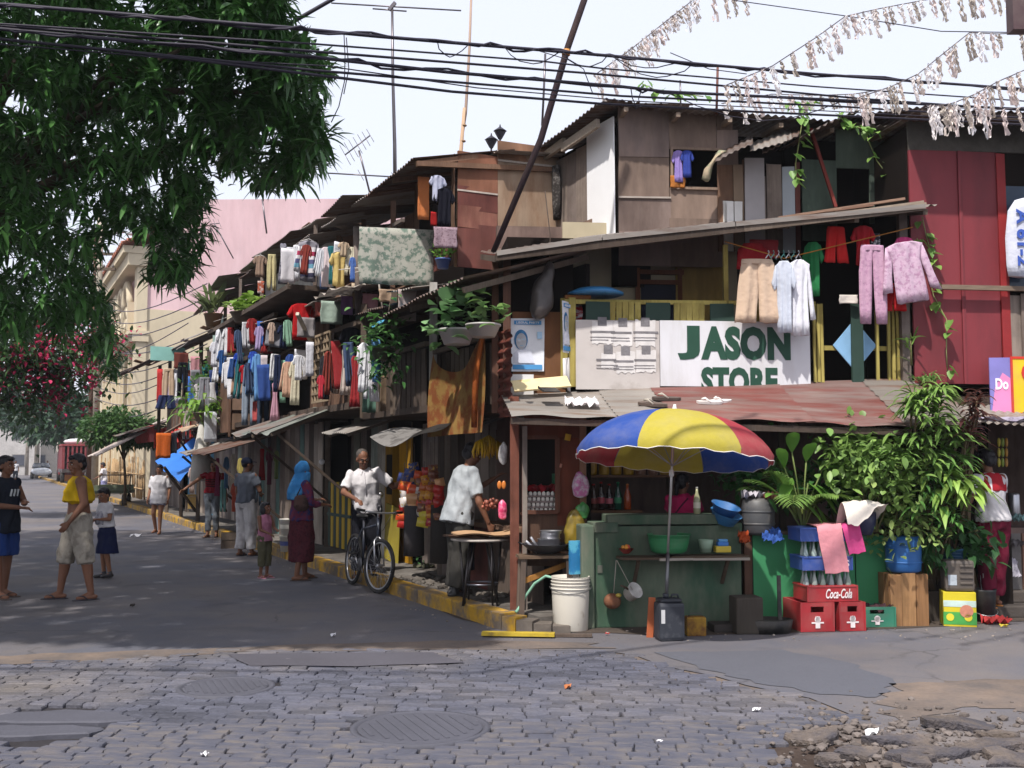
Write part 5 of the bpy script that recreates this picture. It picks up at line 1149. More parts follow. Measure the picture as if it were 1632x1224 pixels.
def bottle(label,M,c,h=.26,r=.036,cap='c03030',lab=None,group=None,liquid=None):
 t=T('bottle',label,'bottle',M,group);k=h/.26
 MB().lathe([(r*.9,0),(r,.01),(r,.13*k),(r*.85,.16*k),(r*.4,.21*k),(r*.36,.25*k)],14).build('glass',mat('bottle_'+c,hx(c),.12,.05,6,.08,3,None,0,.6),t)
 MB().lathe([(r*.42,.248*k),(r*.42,h),(r*.2,h+.003)],10).build('cap',plas(cap),t)
 if lab:MB().lathe([(r*1.02,.06*k),(r*1.02,.115*k)],14,cap=(False,False)).build('label',plas(lab,.5),t)
 return t
bottle('clear bottle of oil standing on the counter cap behind the parasol pole',ats(1111,820,YC+.1),'9a9a78',.27,.035,'e8e4dc','c8c4b0')
# ================================================================ inside the shop
YSH=.55
for (py,x0,x1,lab)in ((757,930,1075,'upper plank shelf with yellow jars in the shop'),(813,930,1020,'lower plank shelf with soft drink bottles in the shop')):
 a,z=s_(x0,py,YSH);b,_=s_(x1,py,YSH)
 t=T('shelf',lab,'shelf',FS@Matrix.Translation((a,YSH,z)));MB().box(0,-.12,-.025,b-a,.16,0).build('plank',wood('6a4e3c',ax='x'),t)
 for x in (.05,b-a-.05):MB().beam((x,.1,-.3),(x,.1,0),.03,.03).build('bracket',OLD[2],t)
JY=mat('jar_yellow',hx('b08a30'),.3,.2,14,.2,6,None,.02,.5);
for k in range(7):
 px=943+k*19.5;t=T('jar',['first yellow jar from the left on the upper shelf','second yellow jar on the upper shelf above the cola bottles','third yellow jar above the green bottle','fourth yellow jar near the middle of the upper shelf','jar of dark sweets beside the yellow jars','jar with a white lid on the upper shelf','last jar on the upper shelf near the parasol pole'][k],'jar',ats(px,757,YSH),'jars on the upper shelf')
 MB().lathe([(.05,0),(.058,.02),(.058,.13),(.045,.16)],14).build('glass',JY if k not in (4,5)else mat('jar_dark',hx('8a6a5a'),.3,.2,14,.2,6),t);MB().lathe([(.05,.16),(.05,.19),(.001,.192)],14).build('lid',plas(['c8a23a','c8a23a','b03a30','c8a23a','d8d4cc','d8d4cc','b03a30'][k]),t)
for k,(px,c,cp,lb,lab)in enumerate(((946,'3a221a','c02a2a','8a2a2a','brown cola bottle at the left end of the lower shelf'),(958,'2a1a1a','c02a2a','b84a5a','dark cola bottle with a pink label'),(971,'2a1c1c','c02a2a','c06070','dark cola bottle standing next to the green one'),(985,'1d4a3a','2f8a5a','2f9a6a','green soft drink bottle on the lower shelf'),(1000,'a8481e','d8802a',None,'orange soft drink bottle at the right end of the lower shelf'))):
 bottle(lab,ats(px,812,YSH-.03),c,.27+.02*(k%2),.04,cp,lb,'soft drink bottles on the lower shelf')
def puffbag(name,label,M,w_,h_,c,c2,seed,cat='bag',sc=20):
 m=MB();m.rings([((0,0,0),(w_*.12,0,0),(0,.02,0)),((0,0,-h_*.2),(w_*.4,0,0),(0,w_*.25,0)),((0,0,-h_*.55),(w_*.5,0,0),(0,w_*.32,0)),((0,0,-h_*.9),(w_*.42,0,0),(0,w_*.28,0)),((0,0,-h_),(w_*.2,0,0),(0,.04,0))],14)
 me=remesh(m,.012,name,2,.02,seed,16);me.materials.append(mat('bag_%s_%s'%(c,c2),hx(c),.35,.1,12,.15,6,None,.03,.5,0,hx(c2),.5,.06,sc));return tag(put(name,me,None,M),label,cat)
puffbag('bag','clear bag of pink and white sweets hanging by the shop window',ats(925,752,-.22),.17,.26,'b0a4ac','a85a8a',1)
puffbag('bag','small green bag hanging under the bag of sweets',ats(928,800,-.2),.14,.16,'4a8a4a','2f6a34',2)
puffbag('sack','yellow sack leaning beside the red brown window front',ats(915,812,-.2),.22,.42,'8a7426','6a5a20',3,'sack',6)
t=MB().box(-.06,-.02,0,.06,.02,.32).build('water_pack',mat('blue_pack',hx('2a7ab0'),.3,.1,6,.2,3,None,.01,.5,0,hx('5ab0d0'),.5,.05,7),None,ats(917,915,YC+.02,15));tag(t,'blue patterned pack standing at the end of the counter','pack')
for (px,py,c,w_,lab)in ((905,697,'c8a03a',.06,'yellow paper stuck on the red brown window front'),(941,712,'2f8a5a',.09,'green paper flag by the edge of the parasol'),(893,742,'c08a78',.035,'small pale note on the red brown wall')):
 P=[[((i/3-.5)*w_,-.01*math.sin(i),(j/3-.5)*w_*1.1)for i in range(4)]for j in range(4)];tag(MB().grid(P).build('paper',cloth(c),None,ats(px,py,-.075)@Matrix.Rotation(.2,4,'Y')),lab,'paper')
et=T('egg_tray','stacked trays of white eggs in the shop window','egg tray',ats(862,818,.12));EGG=plas('e4ded6',.5);
for k in range(4):
 MB().box(-.17+k*.008,-.1,k*.055,.15+k*.008,.15,k*.055+.02).build('tray',mat('pulp',hx('8a7d78'),.95,.1,20),et)
 for i in range(7):MB().ell((-.14+i*.045+k*.008,-.08,k*.055+.036),(.02,.02,.024),8,6).build('egg',EGG,et)
m=MB().box(-.19,-.12,-.02,.19,.2,0);m.build('board',wood('5c3c30'),et)
rag('red cloth lying above the egg trays',ats(862,778,.16),.3,.14,'a83038',6)
t=MB().box(-.17,-.012,-.3,.17,0,.3).build('loose_board',mat('inner_green',hx('2f6a4a'),.7,.1,6,.2),None,ats(905,800,.5));tag(t,'green board standing inside the shop window','board')
# ================================================================ bench, wok, pots
bn=T('bench','rough wooden bench carrying the wok outside the corner window','bench',ats(868,884,-.28));Wd=wood('6f5c4c','524236','x')
zb_=-s_(868,884,-.28)[1]+.1
for k in range(3):MB().box(-.27,-.14+k*.1,-.03,.28,-.05+k*.1,0,None,.004).build('plank',Wd,bn)
for x in (-.22,.22):
 for y in (-.1,.12):MB().beam((x,y,-.03),(x*1.1,y,zb_),.05,.05).build('leg',pick(OLD),bn)
MB().beam((-.24,-.1,-.25),(.24,.1,-.1),.03,.05).build('brace',wood('a0703a'),bn)
wk=T('wok','wide black wok resting on the rough bench','wok',ats(870,882,-.28));MB().lathe([(.06,0),(.16,.03),(.23,.09),(.235,.095),(.22,.09),(.14,.035),(.001,.02)],28).build('pan',mat('iron',hx('26242a'),.5,.1,12,.2,4,None,.02,.5),wk)
for s in (-1,1):MB().tube([(s*.22,-.03,.09),(s*.27,0,.11),(s*.22,.03,.09)],.008,6).build('handle',metal('3a3a3e'),wk)
AL=metal('c4c4c8',.3)
for k,(dx,z,r_,h_,lab)in enumerate(((.03,.05,.11,.09,'wide aluminium pot sitting in the wok'),(.04,.14,.1,.05,'second aluminium pan stacked in the wok'),(.05,.19,.105,.03,'top aluminium lid of the stack in the wok'))):
 M=ats(870,882,-.28)@Matrix.Translation((dx,0,z));m=MB().lathe([(r_*.9,0),(r_,.01),(r_,h_),(r_+.008,h_+.004),(r_-.01,h_),(r_-.012,.02),(.001,.02)],24,M);tag(m.build('pot',AL),lab,'pot','aluminium pots in the wok')
for k,lab in enumerate(('steel ladle handle sticking out of the wok','second steel ladle lying in the wok')):
 a=ats(838+k*8,862-k*6,-.32).translation;b=ats(856+k*4,880-k*2,-.28).translation;tag(MB().tube([a,a.lerp(b,.5)+Vector((0,0,.004)),b],[.014,.012,.02],8).build('ladle',AL),lab,'ladle')
bk=T('bucket','large dirty white plastic bucket standing in front of the corner','bucket',Matrix.Translation((gnd(911,1008).x,gnd(911,1008).y+.16,0)))
BKM=mat('bucket_white',hx('cfc9bd'),.5,.03,9,.1,2,(1,1,.4),.01,.4,0,hx('8d7d66'),.66,.08,5,(1,1,.6))
MB().lathe([(.16,0),(.165,.01),(.18,.39),(.18,.5),(.186,.505),(.174,.505),(.168,.4),(.15,.02),(.001,.02)],32).build('shell',BKM,bk)
for z in (.39,.425,.455,.485):MB().lathe([(.181,z),(.191,z+.006),(.181,z+.012)],32,cap=(False,False)).build('rib',BKM,bk)
MB().tube([(-.19,0,.41)]+[(.2*math.cos(a),-.19*math.sin(a)*.98,.41-.05*math.sin(a))for a in np.linspace(PI*.98,.06,12)]+[(.19,0,.41)],.004,5).build('handle',metal('8a8a8a'),bk)
hp=[ats(882,921,-.55).translation,ats(870,918,-.5).translation,ats(852,930,-.42).translation,ats(838,950,-.38).translation,ats(828,968,-.36).translation,ats(822,976,-.4).translation]
hp=[hp[0]+Vector((.12,0,-.25))]+hp
tag(MB().tube(hp,.014,8).build('hose',plas('7fae96',.5)),'pale green hose running out of the white bucket','hose')
a=gnd(768,1016);b=gnd(945,1019);t=MB();d=(b-a);t.beam(a+Vector((0,.05,.03)),a+d*.66+Vector((0,.05,.03)),.1,.03);tag(t.build('plank',mat('yellow_plank',hx('b39a34'),.8,.1,8,.2,3,None,.05,.2,0,hx('6d5a3a'),.6,.1,5)),'yellow painted plank lying on the road by the white bucket','plank')
t=MB();t.beam(a+d*.62+Vector((0,.1,.015)),b+Vector((0,.1,.02)),.07,.025);tag(t.build('plank',OLD[0]),'dark weathered plank lying on the road below the bucket','plank')
for k,(px,py,r_,c)in enumerate(((862,990,.07,'7a6e64'),(845,985,.09,'5d544c'),(862,1000,.05,'a08a7a'),(830,980,.08,'6a5f56'),(880,985,.06,'5d544c'))):
 m=MB().ell((0,0,0),(r_,r_*.8,r_*.7),10,7);me=remesh(m,.02,'stone',1,.03,k*3,12);me.materials.append(conc(c));g=gnd(px,py);tag(put('stone',me,None,Matrix.Translation((g.x,g.y+.1,r_*.5))),['rounded grey stone at the kerb corner','large dark stone beside the hose','small reddish stone near the bucket','flat brown stone at the kerb end','dark stone hidden behind the bucket'][k],'stone','stones at the kerb corner')
tb=T('table','round folding table with flattened cardboard on top','table',Matrix.Translation((at_y(766,860,11.15).x,11.15,.13)));zt_=at_y(766,857,11.15).z-.13
MB().lathe([(.3,zt_-.025),(.31,zt_-.02),(.31,zt_-.004),(.001,zt_)],28).build('top',wood('a8a098'),tb)
for a in (0,1,2,3):
 q=a*PI/2+.5;MB().tube([(.12*math.cos(q),.12*math.sin(q),zt_-.03),(.25*math.cos(q+.3),.25*math.sin(q+.3),0)],.014,6).build('leg',metal('4a4646'),tb);MB().tube([(.24*math.cos(q),.24*math.sin(q),zt_-.03),(.2*math.cos(q+.2),.2*math.sin(q+.2),0)],.012,6).build('leg',metal('4a4646'),tb)
MB().lathe([(.18,.2),(.19,.21),(.18,.22)],20,cap=(False,False)).build('ring_brace',metal('6a6a70'),tb)
CB=mat('cardboard',hx('b08e6c'),.9,.05,12,.12,2,None,.03,.15)
for k,(dx,dy,rz,tl,lab,sx_,sy_)in enumerate(((.03,-.03,10,4,'large flattened cardboard sheet on the round table',.31,.25),(-.14,-.05,60,10,'folded dark cardboard flap under the large sheet',.16,.2))):
 P=[[((i/8-.5)*2*sx_,(j/6-.5)*2*sy_,.018+.018*math.sin(i*.7+k)+(.03 if i>5 else 0)*(i-5)/3)for i in range(9)]for j in range(7)];m=MB().grid(P,False);b0=len(m.v);m.add([(x,y,z-.012)for x,y,z in m.v[:b0]],[tuple(reversed(f))for f in m.f[:]])
 tag(m.build('cardboard',CB if k==0 else mat('cardboard_dark',hx('8a6a56'),.9,.05,12,.12),None,Matrix.Translation((tb.matrix_basis.translation.x+dx,11.15+dy,.13+zt_+.03*(1-k)))@Matrix.Rotation(R(rz),4,'Z')),lab,'cardboard')
def banana(label,M,n=9):
 t=T('banana_bunch',label,'bananas',M,'banana bunches hanging at the corner');m=None
 for k in range(n):
  a=2*PI*k/n;r_=.03+.02*(k%2);pts=[(0,0,0),(r_*math.cos(a)*1.2,r_*math.sin(a)*1.2,-.04),(r_*1.9*math.cos(a),r_*1.9*math.sin(a),-.1-.02*(k%3)),(r_*1.6*math.cos(a),r_*1.6*math.sin(a),-.17-.02*(k%3))]
  MB().tube(pts,[.006,.016,.018,.006],6).build('banana',mat('banana',hx('c09a22'),.5,.08,9,.15,4,None,.02,.3),t)
 MB().tube([(0,0,-.01),(0,0,.12)],.006,5).build('stalk',OLD[1],t)
for k,(px,py,lab)in enumerate(((767,700,'left bunch of bananas hanging under the side awning'),(779,694,'middle bunch of bananas hanging under the side awning'),(791,702,'bunch of bananas hanging next to the white bag'))):banana(lab,atw(px,py,11.75+.1*k))
puffbag('bag','long white plastic bag hanging beside the bananas',atw(802,704,11.4),.09,.24,'d8d6d4','b8b4b4',5)
puffbag('bag','small bright pink bag hanging by the corner post',atw(801,797,11.2),.1,.2,'d03a6a','e87a9a',6)
for k,(px,lab)in enumerate(((796,'orange packet hanging beside the corner post'),(803,'second orange packet hanging by the corner post'))):t=MB().ell((0,0,0),(.025,.012,.045),10,6);tag(t.build('packet',plas('d07a2a',.3),None,atw(px,773,11.3)),lab,'packet')
SN=['b02a24','c84a24','c88a2a','a82a3a','c8b83a','7a4a3a','d0c8c4','3a4a8a','b8602a','d8a070']
def snack_strip(label,M,n,w_,h_,cols,seed):
 t=T('snack_strip',label,'snacks',M,'strips of snack packets');r=random.Random(seed)
 MB().tube([(0,.02,.5),(0,.02,-n*h_*.8)],.004,4).build('string',OLD[1],t)
 for k in range(n):
  c=r.choice(cols);z=-k*h_*.82-.02;m=MB();P=[]
  for i in range(5):
   row=[]
   for j in range(6):u=j/5-.5;v=i/4-.5;row.append((u*w_,-.035*math.cos(u*PI)*math.cos(v*PI*.9)-.01-.02*(k%2),-h_/2-v*h_))
   P.append(row)
  m.grid(P);b0=len(m.v);m.add([(x,-y*.4,z_)for x,y,z_ in m.v[:b0]],[tuple(reversed(f))for f in m.f[:]])
  m.build('packet',mat('pack_'+c,hx(c),.28,.1,9,.2,8,None,.02,.5,0,hx(r.choice(['d8c8b8','c8a03a','8a2a24'])),.6,.04,22),t,Matrix.Translation((r.uniform(-.02,.02),0,z))@Matrix.Rotation(r.uniform(-.25,.25),4,'Y')@Matrix.Rotation(r.uniform(-.3,.3),4,'Z'))
for k,(px,py,Y,n,w_,h_,cs,lab)in enumerate(((648,752,13.6,4,.16,.12,['d8a070','d0c8c4','c84a24','3a4a8a'],'strip of pale puffed snack packets at the left of the rack'),(660,770,13.5,5,.19,.13,['b02a24','c84a24','b02a24','d8a070'],'strip of big red snack packets hanging lowest on the rack'),(671,748,13.4,6,.12,.11,['c84a24','d0c8c4','7a4a3a','3a4a8a'],'strip of brown and white packets in the middle of the rack'),(680,742,13.3,5,.13,.12,['b02a24','b8602a','c88a2a'],'strip of red and orange packets beside the man in the grey shirt'),(692,738,13.2,7,.12,.09,['7a4a3a','c8b83a','a82a3a'],'strip of small dark red and yellow packets nearest the corner'),(676,800,13.25,3,.15,.11,['c8b83a','7a4a3a'],'low strip of yellow packets hanging under the middle one'),(644,800,13.7,3,.17,.12,['b02a24','c84a24'],'low strip of big red packets at the far end of the rack'),(700,760,13.0,6,.12,.1,['b02a24','d8a070','7a4a3a'],'strip of red and tan packets half hidden behind the man in the grey shirt'),(656,735,13.65,4,.13,.1,['3a4a8a','d0c8c4','d8a070'],'upper strip of blue and white packets on the rack'),(686,770,13.15,6,.11,.1,['c88a2a','b8602a','a82a3a'],'strip of amber packets low in the middle of the rack'))):
 snack_strip(lab,atw(px,py,Y),n,w_,h_,cs,k)
for k,(px,py,Y,w_,h_,lab)in enumerate(((660,845,13.5,.25,.62,'grey skirted stand below the snack packets'),(706,850,13.1,.3,.7,'dark cloth covered crate behind the man in the grey shirt'),(735,865,12.4,.3,.6,'dark blue sacking hanging under the side counter'))):
 m=MB().rings([((0,0,0),(w_/2,0,0),(0,.15,0)),((0,0,-h_*.5),(w_/2*1.02,0,0),(0,.16,0)),((0,0,-h_),(w_/2*1.05,0,0),(0,.17,0))],14);tag(m.build('covered_stand',cloth(['4a4648','3a3634','34364a'][k]),None,atw(px,py-h_/Y*850,Y)),lab,'stand')
for k in range(26):
 px,py=U(715,760),U(738,815);Y=12.3+U(-.2,.3);t=None
m=MB()
for k in range(60):m.ell(tuple(atw(U(764,800),U(796,812),11.6+U(-.1,.2)).translation),U(.012,.03),6,4)
m.build('sweets',mat('sweets',hx('9a5a4a'),.4,.1,6,.3,9,None,0,.4,island=.5),None,kind='stuff')
# ================================================================ crates, drums and boxes at the right
YF=lambda py:gnd(816,py).y
def crate(label,M,w_,d_,h_,c,txt=None,slots=True,group=None,logo='e8dede',mark=None):
 t=T('crate',label,'crate',M,group);m_=plas(c,.45);th=.018
 for (x0,y0,x1,y1)in ((-w_/2,-d_/2,w_/2,-d_/2+th),(-w_/2,d_/2-th,w_/2,d_/2),(-w_/2,-d_/2+th,-w_/2+th,d_/2-th),(w_/2-th,-d_/2+th,w_/2,d_/2-th)):
  if slots and y1-y0<.05 and y0<0:
   MB().box(x0,y0,0,x1,y1,h_*.66).build('side',m_,t);MB().box(x0,y0,h_*.86,x1,y1,h_).build('side',m_,t)
   MB().box(x0,y0,h_*.66,x0+w_*.3,y1,h_*.86).build('side',m_,t);MB().box(x1-w_*.3,y0,h_*.66,x1,y1,h_*.86).build('side',m_,t)
  else:MB().box(x0,y0,0,x1,y1,h_).build('side',m_,t)
 MB().box(-w_/2+th,-d_/2+th,.005,w_/2-th,d_/2-th,.02).build('floor',m_,t)
 MB().bbox(-w_/2-.006,-d_/2-.006,h_-.018,w_/2+.006,d_/2+.006,h_-.002,.004).build('rim',m_,t)if not slots else None
 for x in (-w_/2,w_/2):MB().box(x-.008,-d_/2-.006,0,x+.008,-d_/2,h_).build('rib',m_,t)
 if txt:text_mesh(txt[0],txt[1],txt[2],.003,.015,txt[4]).build('lettering',plas(logo,.5),t,Matrix.Translation((txt[3],-d_/2-.007,h_*.5)))
 if mark:
  m=MB();m.box(-.022,-d_/2-.008,h_*.12,.022,-d_/2-.001,h_*.52);m.box(-.06,-d_/2-.006,h_*.28,.06,-d_/2-.001,h_*.33);m.lathe([(.001,0),(.03,0),(.03,.006)],12,Matrix.Translation((0,-d_/2-.002,h_*.42))@Matrix.Rotation(R(90),4,'X'));m.build('emblem',plas(logo,.5),t)
 return t
RD,BLU,GRC='a02a30','2f4a90','357a62'
cy0=gnd(1300,1008).y+.23
g1,g2=gnd(1297,1007),gnd(1346,1004)
crate('red bottle crate at the left of the lowest row',Matrix.Translation((g1 .x,cy0,.005))@Matrix.Rotation(R(8),4,'Z'),.32,.44,.27,RD,None,True,'stacked soft drink crates',mark=1)
crate('red bottle crate at the right of the lowest row',Matrix.Translation((g2 .x+.01,cy0+.04,.005))@Matrix.Rotation(R(10),4,'Z'),.25,.44,.27,RD,None,True,'stacked soft drink crates',mark=1)
gm=(g1 .x+g2 .x)/2
crate('long red crate with white script lying across the two lower ones',Matrix.Translation((gm+.0,cy0-.02,.28))@Matrix.Rotation(R(8),4,'Z'),.49,.34,.15,RD,('Coca-Cola',.26,.09,.06,.35),False,'stacked soft drink crates')
crate('blue crate with white letters above the row of empty bottles',Matrix.Translation((gm-.03,cy0,.57))@Matrix.Rotation(R(6),4,'Z'),.48,.34,.13,BLU,('COS',.16,.06,.13,0),False,'stacked soft drink crates')
crate('topmost blue crate under the pink towels',Matrix.Translation((gm-.04,cy0+.02,.84))@Matrix.Rotation(R(6),4,'Z'),.48,.34,.13,BLU,None,False,'stacked soft drink crates')
n_b=0
for zrow,z in enumerate((.43,.70)):
 for i in range(6):
  for j in range(2):
   names=['first','second','third','fourth','fifth','sixth']
   t=bottle('empty bottle, %s in the %s %s row of the crate stack'%(names[i],['lower','upper'][zrow],['front','back'][j]),Matrix.Translation((gm-.2+i*.08,cy0-.1+j*.1,z-.12)),['8a9a9a','9aa8a0','7a8a80'][(i+j)%3],.26,.028,'b8b0a8','d8d4d8' if i%2 else None,'empty bottles in the crate stack')
crate('green bottle crate on the ground next to the red ones',Matrix.Translation((gnd(1398,1001).x,gnd(1398,1001).y+.18,.005))@Matrix.Rotation(R(5),4,'Z'),.36,.3,.19,GRC,None,True,None,mark=1)
rag('dark cloth inside the green crate',Matrix.Translation((gnd(1398,1001).x+.05,gnd(1398,1001).y+.18,.17)),.28,.2,'4a3238',9)
def drape(name,label,M,w_,back,front,c,seed,cat='towel'):
 r=random.Random(seed);rows=[];n=14;P=[]
 for i in range(n+1):
  v=i/n*(back+front);row=[]
  for j in range(9):
   u=j/8-.5;y=.17-v if v<back else .17-back-.01-.02*math.sin(3*(v-back));z=.012 if v<back else -(v-back)
   row.append((u*w_*(1-.1*max(0,v-back))+.01*math.sin(v*9+seed),y-.012*math.sin(u*14+seed)*min(1,v),z+.006*math.sin(u*9+v*7)))
  P.append(row)
 m=MB().grid(P);b0=len(m.v);m.add([(x,y+.004,z-.004)for x,y,z in m.v[:b0]],[tuple(reversed(f))for f in m.f[:]])
 return tag(m.build(name,cloth(c),None,M),label,cat)
zc0=at_y(1310,838,cy0-.15).z
drape('towel','long pale pink towel draped over the stacked crates',Matrix.Translation((gm-.0,cy0-.0,zc0))@Matrix.Rotation(R(6),4,'Z')@Matrix.Rotation(R(-5),4,'Y'),.24,.34,.44,'d8919a',1)
drape('towel','short bright pink towel draped over the crates beside the pale one',Matrix.Translation((gm+.21,cy0+.02,zc0-.0))@Matrix.Rotation(R(6),4,'Z')@Matrix.Rotation(R(-8),4,'Y'),.17,.34,.26,'d0508a',2)
gb=T('green_board','bright green painted boards fronting the plant bench','boards',FS@Matrix.Translation((0,-.42,0)))
GBM=mat('green_board_paint',hx('3f8a5c'),.7,.08,6,.16,1.2,(1,1,.35),.03,.25,0,hx('9aa89c'),.66,.08,1.6,(1,1,.4))
gx=lambda px:s_(px,900,-.42)[0];gz=lambda py:s_(1300,py,-.42)[1]
for (a,b,t_,l_2)in ((1200,1300,852,986),(1302,1362,852,984),(1364,1424,854,988)):MB().box(gx(a),-.01,gz(l_2),gx(b),.012,gz(t_),None,.004).build('panel',GBM,gb)
for px in (1202,1300,1422):MB().box(gx(px)-.02,.02,0,gx(px)+.02,.06,gz(850)).build('leg',OLD[2],gb)
MB().box(gx(1198),.0,gz(852),gx(1500),.7,gz(846)).build('top',OLD[0],gb)
MB().box(gx(1198),.3,0,gx(1640),.34,gz(856)).build('back',DARK,gb)
MB().box(gx(1186),-.01,0,gx(1198),.05,gz(850)).build('side_post',BRN[2],gb)
tg=T('trough','black rubber trough lying below the green boards','trough',Matrix.Translation((gnd(1228,1012).x,gnd(1228,1012).y+.15,0)));MB().rings([((0,0,0),(.22,0,0),(0,.14,0)),((0,0,.12),(.25,0,0),(0,.16,0)),((0,0,.13),(.23,0,0),(0,.14,0)),((0,0,.05),(.2,0,0),(0,.12,0))],24).build('shell',plas('161617',.6),tg)
tag(MB().beam(at_y(1243,990,10.15),at_y(1241,917,10.2),.035,.02).build('stick',plas('17181a',.7)),'black flat stick standing in front of the green board','stick')
for k,(px,py,w_,h_,c,lab)in enumerate(((1178,990,.26,.34,'46403a','dark wooden box under the end of the counter'),(1150,1005,.3,.08,'3a3634','dark flat sack lying on the wet ground'))):m=MB().bbox(-w_/2,-.12,0,w_/2,.12,h_,.02,None);tag(m.build('box',wood(c),None,Matrix.Translation((gnd(px,1000).x,10.12+.1*k,0))@Matrix.Rotation(.1,4,'Z')),lab,'box')
g=gnd(1450,999);wc=T('wooden_crate','tall crate of brown planks carrying the blue drum','crate',Matrix.Translation((g.x,g.y+.2,0))@Matrix.Rotation(R(4),4,'Z'));hc=.5
WCM=[wood('94704e','755538'),wood('a07a55','7d5f40'),wood('866344')]
for i,(a,b)in enumerate(((-.19,-.075),(-.07,.065),(.07,.19))):
 MB().box(a,-.18,0,b,-.16,hc+U(-.01,.01),None,.004).build('plank',WCM[i],wc)
for i in range(3):MB().box(-.195,-.155+i*.11,.0,-.175,-.05+i*.11,hc,None,.003).build('plank',WCM[i],wc);MB().box(.175,-.155+i*.11,.0,.195,-.05+i*.11,hc,None,.003).build('plank',WCM[i],wc)
MB().box(-.19,-.155,hc-.02,.19,.17,hc-.003).build('top',WCM[0],wc)
bd=T('drum','round blue plastic drum on the brown wooden crate','drum',Matrix.Translation((g.x+.02,g.y+.18,hc+.01)));BD=mat('blue_drum',hx('2f66a8'),.5,.06,9,.15,2.5,None,.02,.4,0,hx('5a6a7c'),.62,.08,4)
MB().lathe([(.14,0),(.165,.02),(.17,.1),(.172,.22),(.168,.3),(.15,.35),(.001,.355)],28).build('shell',BD,bd)
for z in (.09,.25):MB().lathe([(.171,z),(.178,z+.008),(.171,z+.016)],28,cap=(False,False)).build('hoop',BD,bd)
g=gnd(1495,992);m=MB().bbox(-.1,-.1,0,.1,.1,.3,.01);tag(m.build('box',wood('4e4742'),None,Matrix.Translation((g.x,g.y+.15,0))),'dark wooden box beside the brown plank crate','box')
g=gnd(1536,999);oc=T('carton','yellow and green printed carton standing by the road','carton',Matrix.Translation((g.x,g.y+.13,0))@Matrix.Rotation(R(-14),4,'Z'))
MB().bbox(-.15,-.13,0,.15,.13,.33,.004).build('box',mat('carton_yellow',hx('c8b62c'),.7,.05,9,.1),oc)
MB().box(-.151,-.133,.02,.151,-.1305,.14).build('print_band',mat('carton_green',hx('4a9a4a'),.7,.1,14,.2,5),oc);MB().box(-.148,-.133,.19,.148,-.1305,.25).build('print_band',mat('carton_pale',hx('bcd0c8'),.7,.1,14,.2,5),oc)
MB().lathe([(.001,0),(.06,0),(.062,.003)],18,Matrix.Translation((.06,-.134,.15))@Matrix.Rotation(R(90),4,'X')).build('print_round',mat('carton_red',hx('c0806a'),.7,.1,20,.3,9),oc)
for x in (-.09,.075):MB().lathe([(.001,0),(.035,0),(.036,.003)],14,Matrix.Translation((x,-.134,.09))@Matrix.Rotation(R(90),4,'X')).build('print_round',mat('carton_spot',hx('d8c83a'),.7),oc)
gj=T('jerrycan','brown grey ribbed jerrycan on top of the printed carton','jerrycan',Matrix.Translation((g.x-.0,g.y+.12,.335))@Matrix.Rotation(R(-8),4,'Z'));GJ=plas('564e48',.5);MB().bbox(-.14,-.1,0,.14,.1,.3,.03).build('can',GJ,gj)
for k in range(4):MB().bbox(-.0,-.112,.07+k*.055,.12,-.098,.09+k*.055,.005).build('rib',GJ,gj)
MB().box(-.11,-.103,.06,-.03,-.1,.16).build('label',mat('label_pale',hx('a8b0b8'),.7,.2,40,.2,12),gj)
pb_=T('pail','blue ribbed pail behind the brown jerrycan','pail',Matrix.Translation((at_y(1524,940,10.9).x,10.9,at_y(1524,940,10.9).z)));MB().lathe([(.12,0),(.14,.4),(.148,.402),(.148,.42),(.135,.42),(.115,.02),(.001,.02)],24).build('shell',plas('3a6a94'),pb_)
for k in range(4):MB().lathe([(.14,.31+k*.028),(.15,.317+k*.028),(.14,.324+k*.028)],24,cap=(False,False)).build('rib',plas('33597c'),pb_)
m=MB().bbox(-.15,-.15,0,.15,.15,.38,.02);tag(m.build('box',OLD[2],None,Matrix.Translation((at_y(1524,985,10.9).x,10.9,0))),'dark crate under the blue pail','box')
g=gnd(1580,994);bb=T('bin','black plastic bin with a wire handle at the shop step','bin',Matrix.Translation((g.x,g.y+.16,0)));MB().lathe([(.1,0),(.12,.3),(.13,.32),(.115,.32),(.095,.02),(.001,.02)],20).build('shell',plas('25272a',.5),bb);MB().tube([(.125*math.cos(a),.125*math.sin(a)-.01,.12-.05*abs(math.sin(a)))for a in np.linspace(PI,2*PI,10)],.004,5).build('handle',metal('9a9a9c'),bb)
rag('red cloth bundle on the ground beside the black bin',Matrix.Translation((gnd(1592,996).x,gnd(1592,996).y+.05,.04)),.26,.14,'a83a3a',11)
MB().box(gx(1590),1.2,0,gx(1720),1.24,2.1,FS).build('back_wall',DARK,red)
st=T('shop_step','dark stone step of the shop under the red house','step',FS@Matrix.Translation((gx(1600),-.3,0)));MB().bbox(-.05,0,0,1.4,.5,.12,.015).build('tread',conc('4a4440'),st);MB().bbox(0,.25,.12,1.4,.6,.24,.015).build('tread',conc('524b46'),st)
m=MB().lathe([(.055,0),(.06,.02),(.06,.22),(.05,.24),(.001,.245)],18);tag(m.build('canister',metal('b0b0b4',.3),None,ats(1617,822,.15)),'shiny steel canister on the counter of the right shop','canister')
t=T('cupboard','old dark counter cupboard in the right shop','cupboard',ats(1615,980,.12));MB().box(-.14,0,-.0,.35,.4,.92).build('case',PLY[2],t);MB().box(-.13,-.015,.05,.1,-.002,.86).build('door',conc('6a6664'),t);MB().box(.12,-.015,.05,.34,-.002,.86).build('door',ply('8a6a5a'),t)
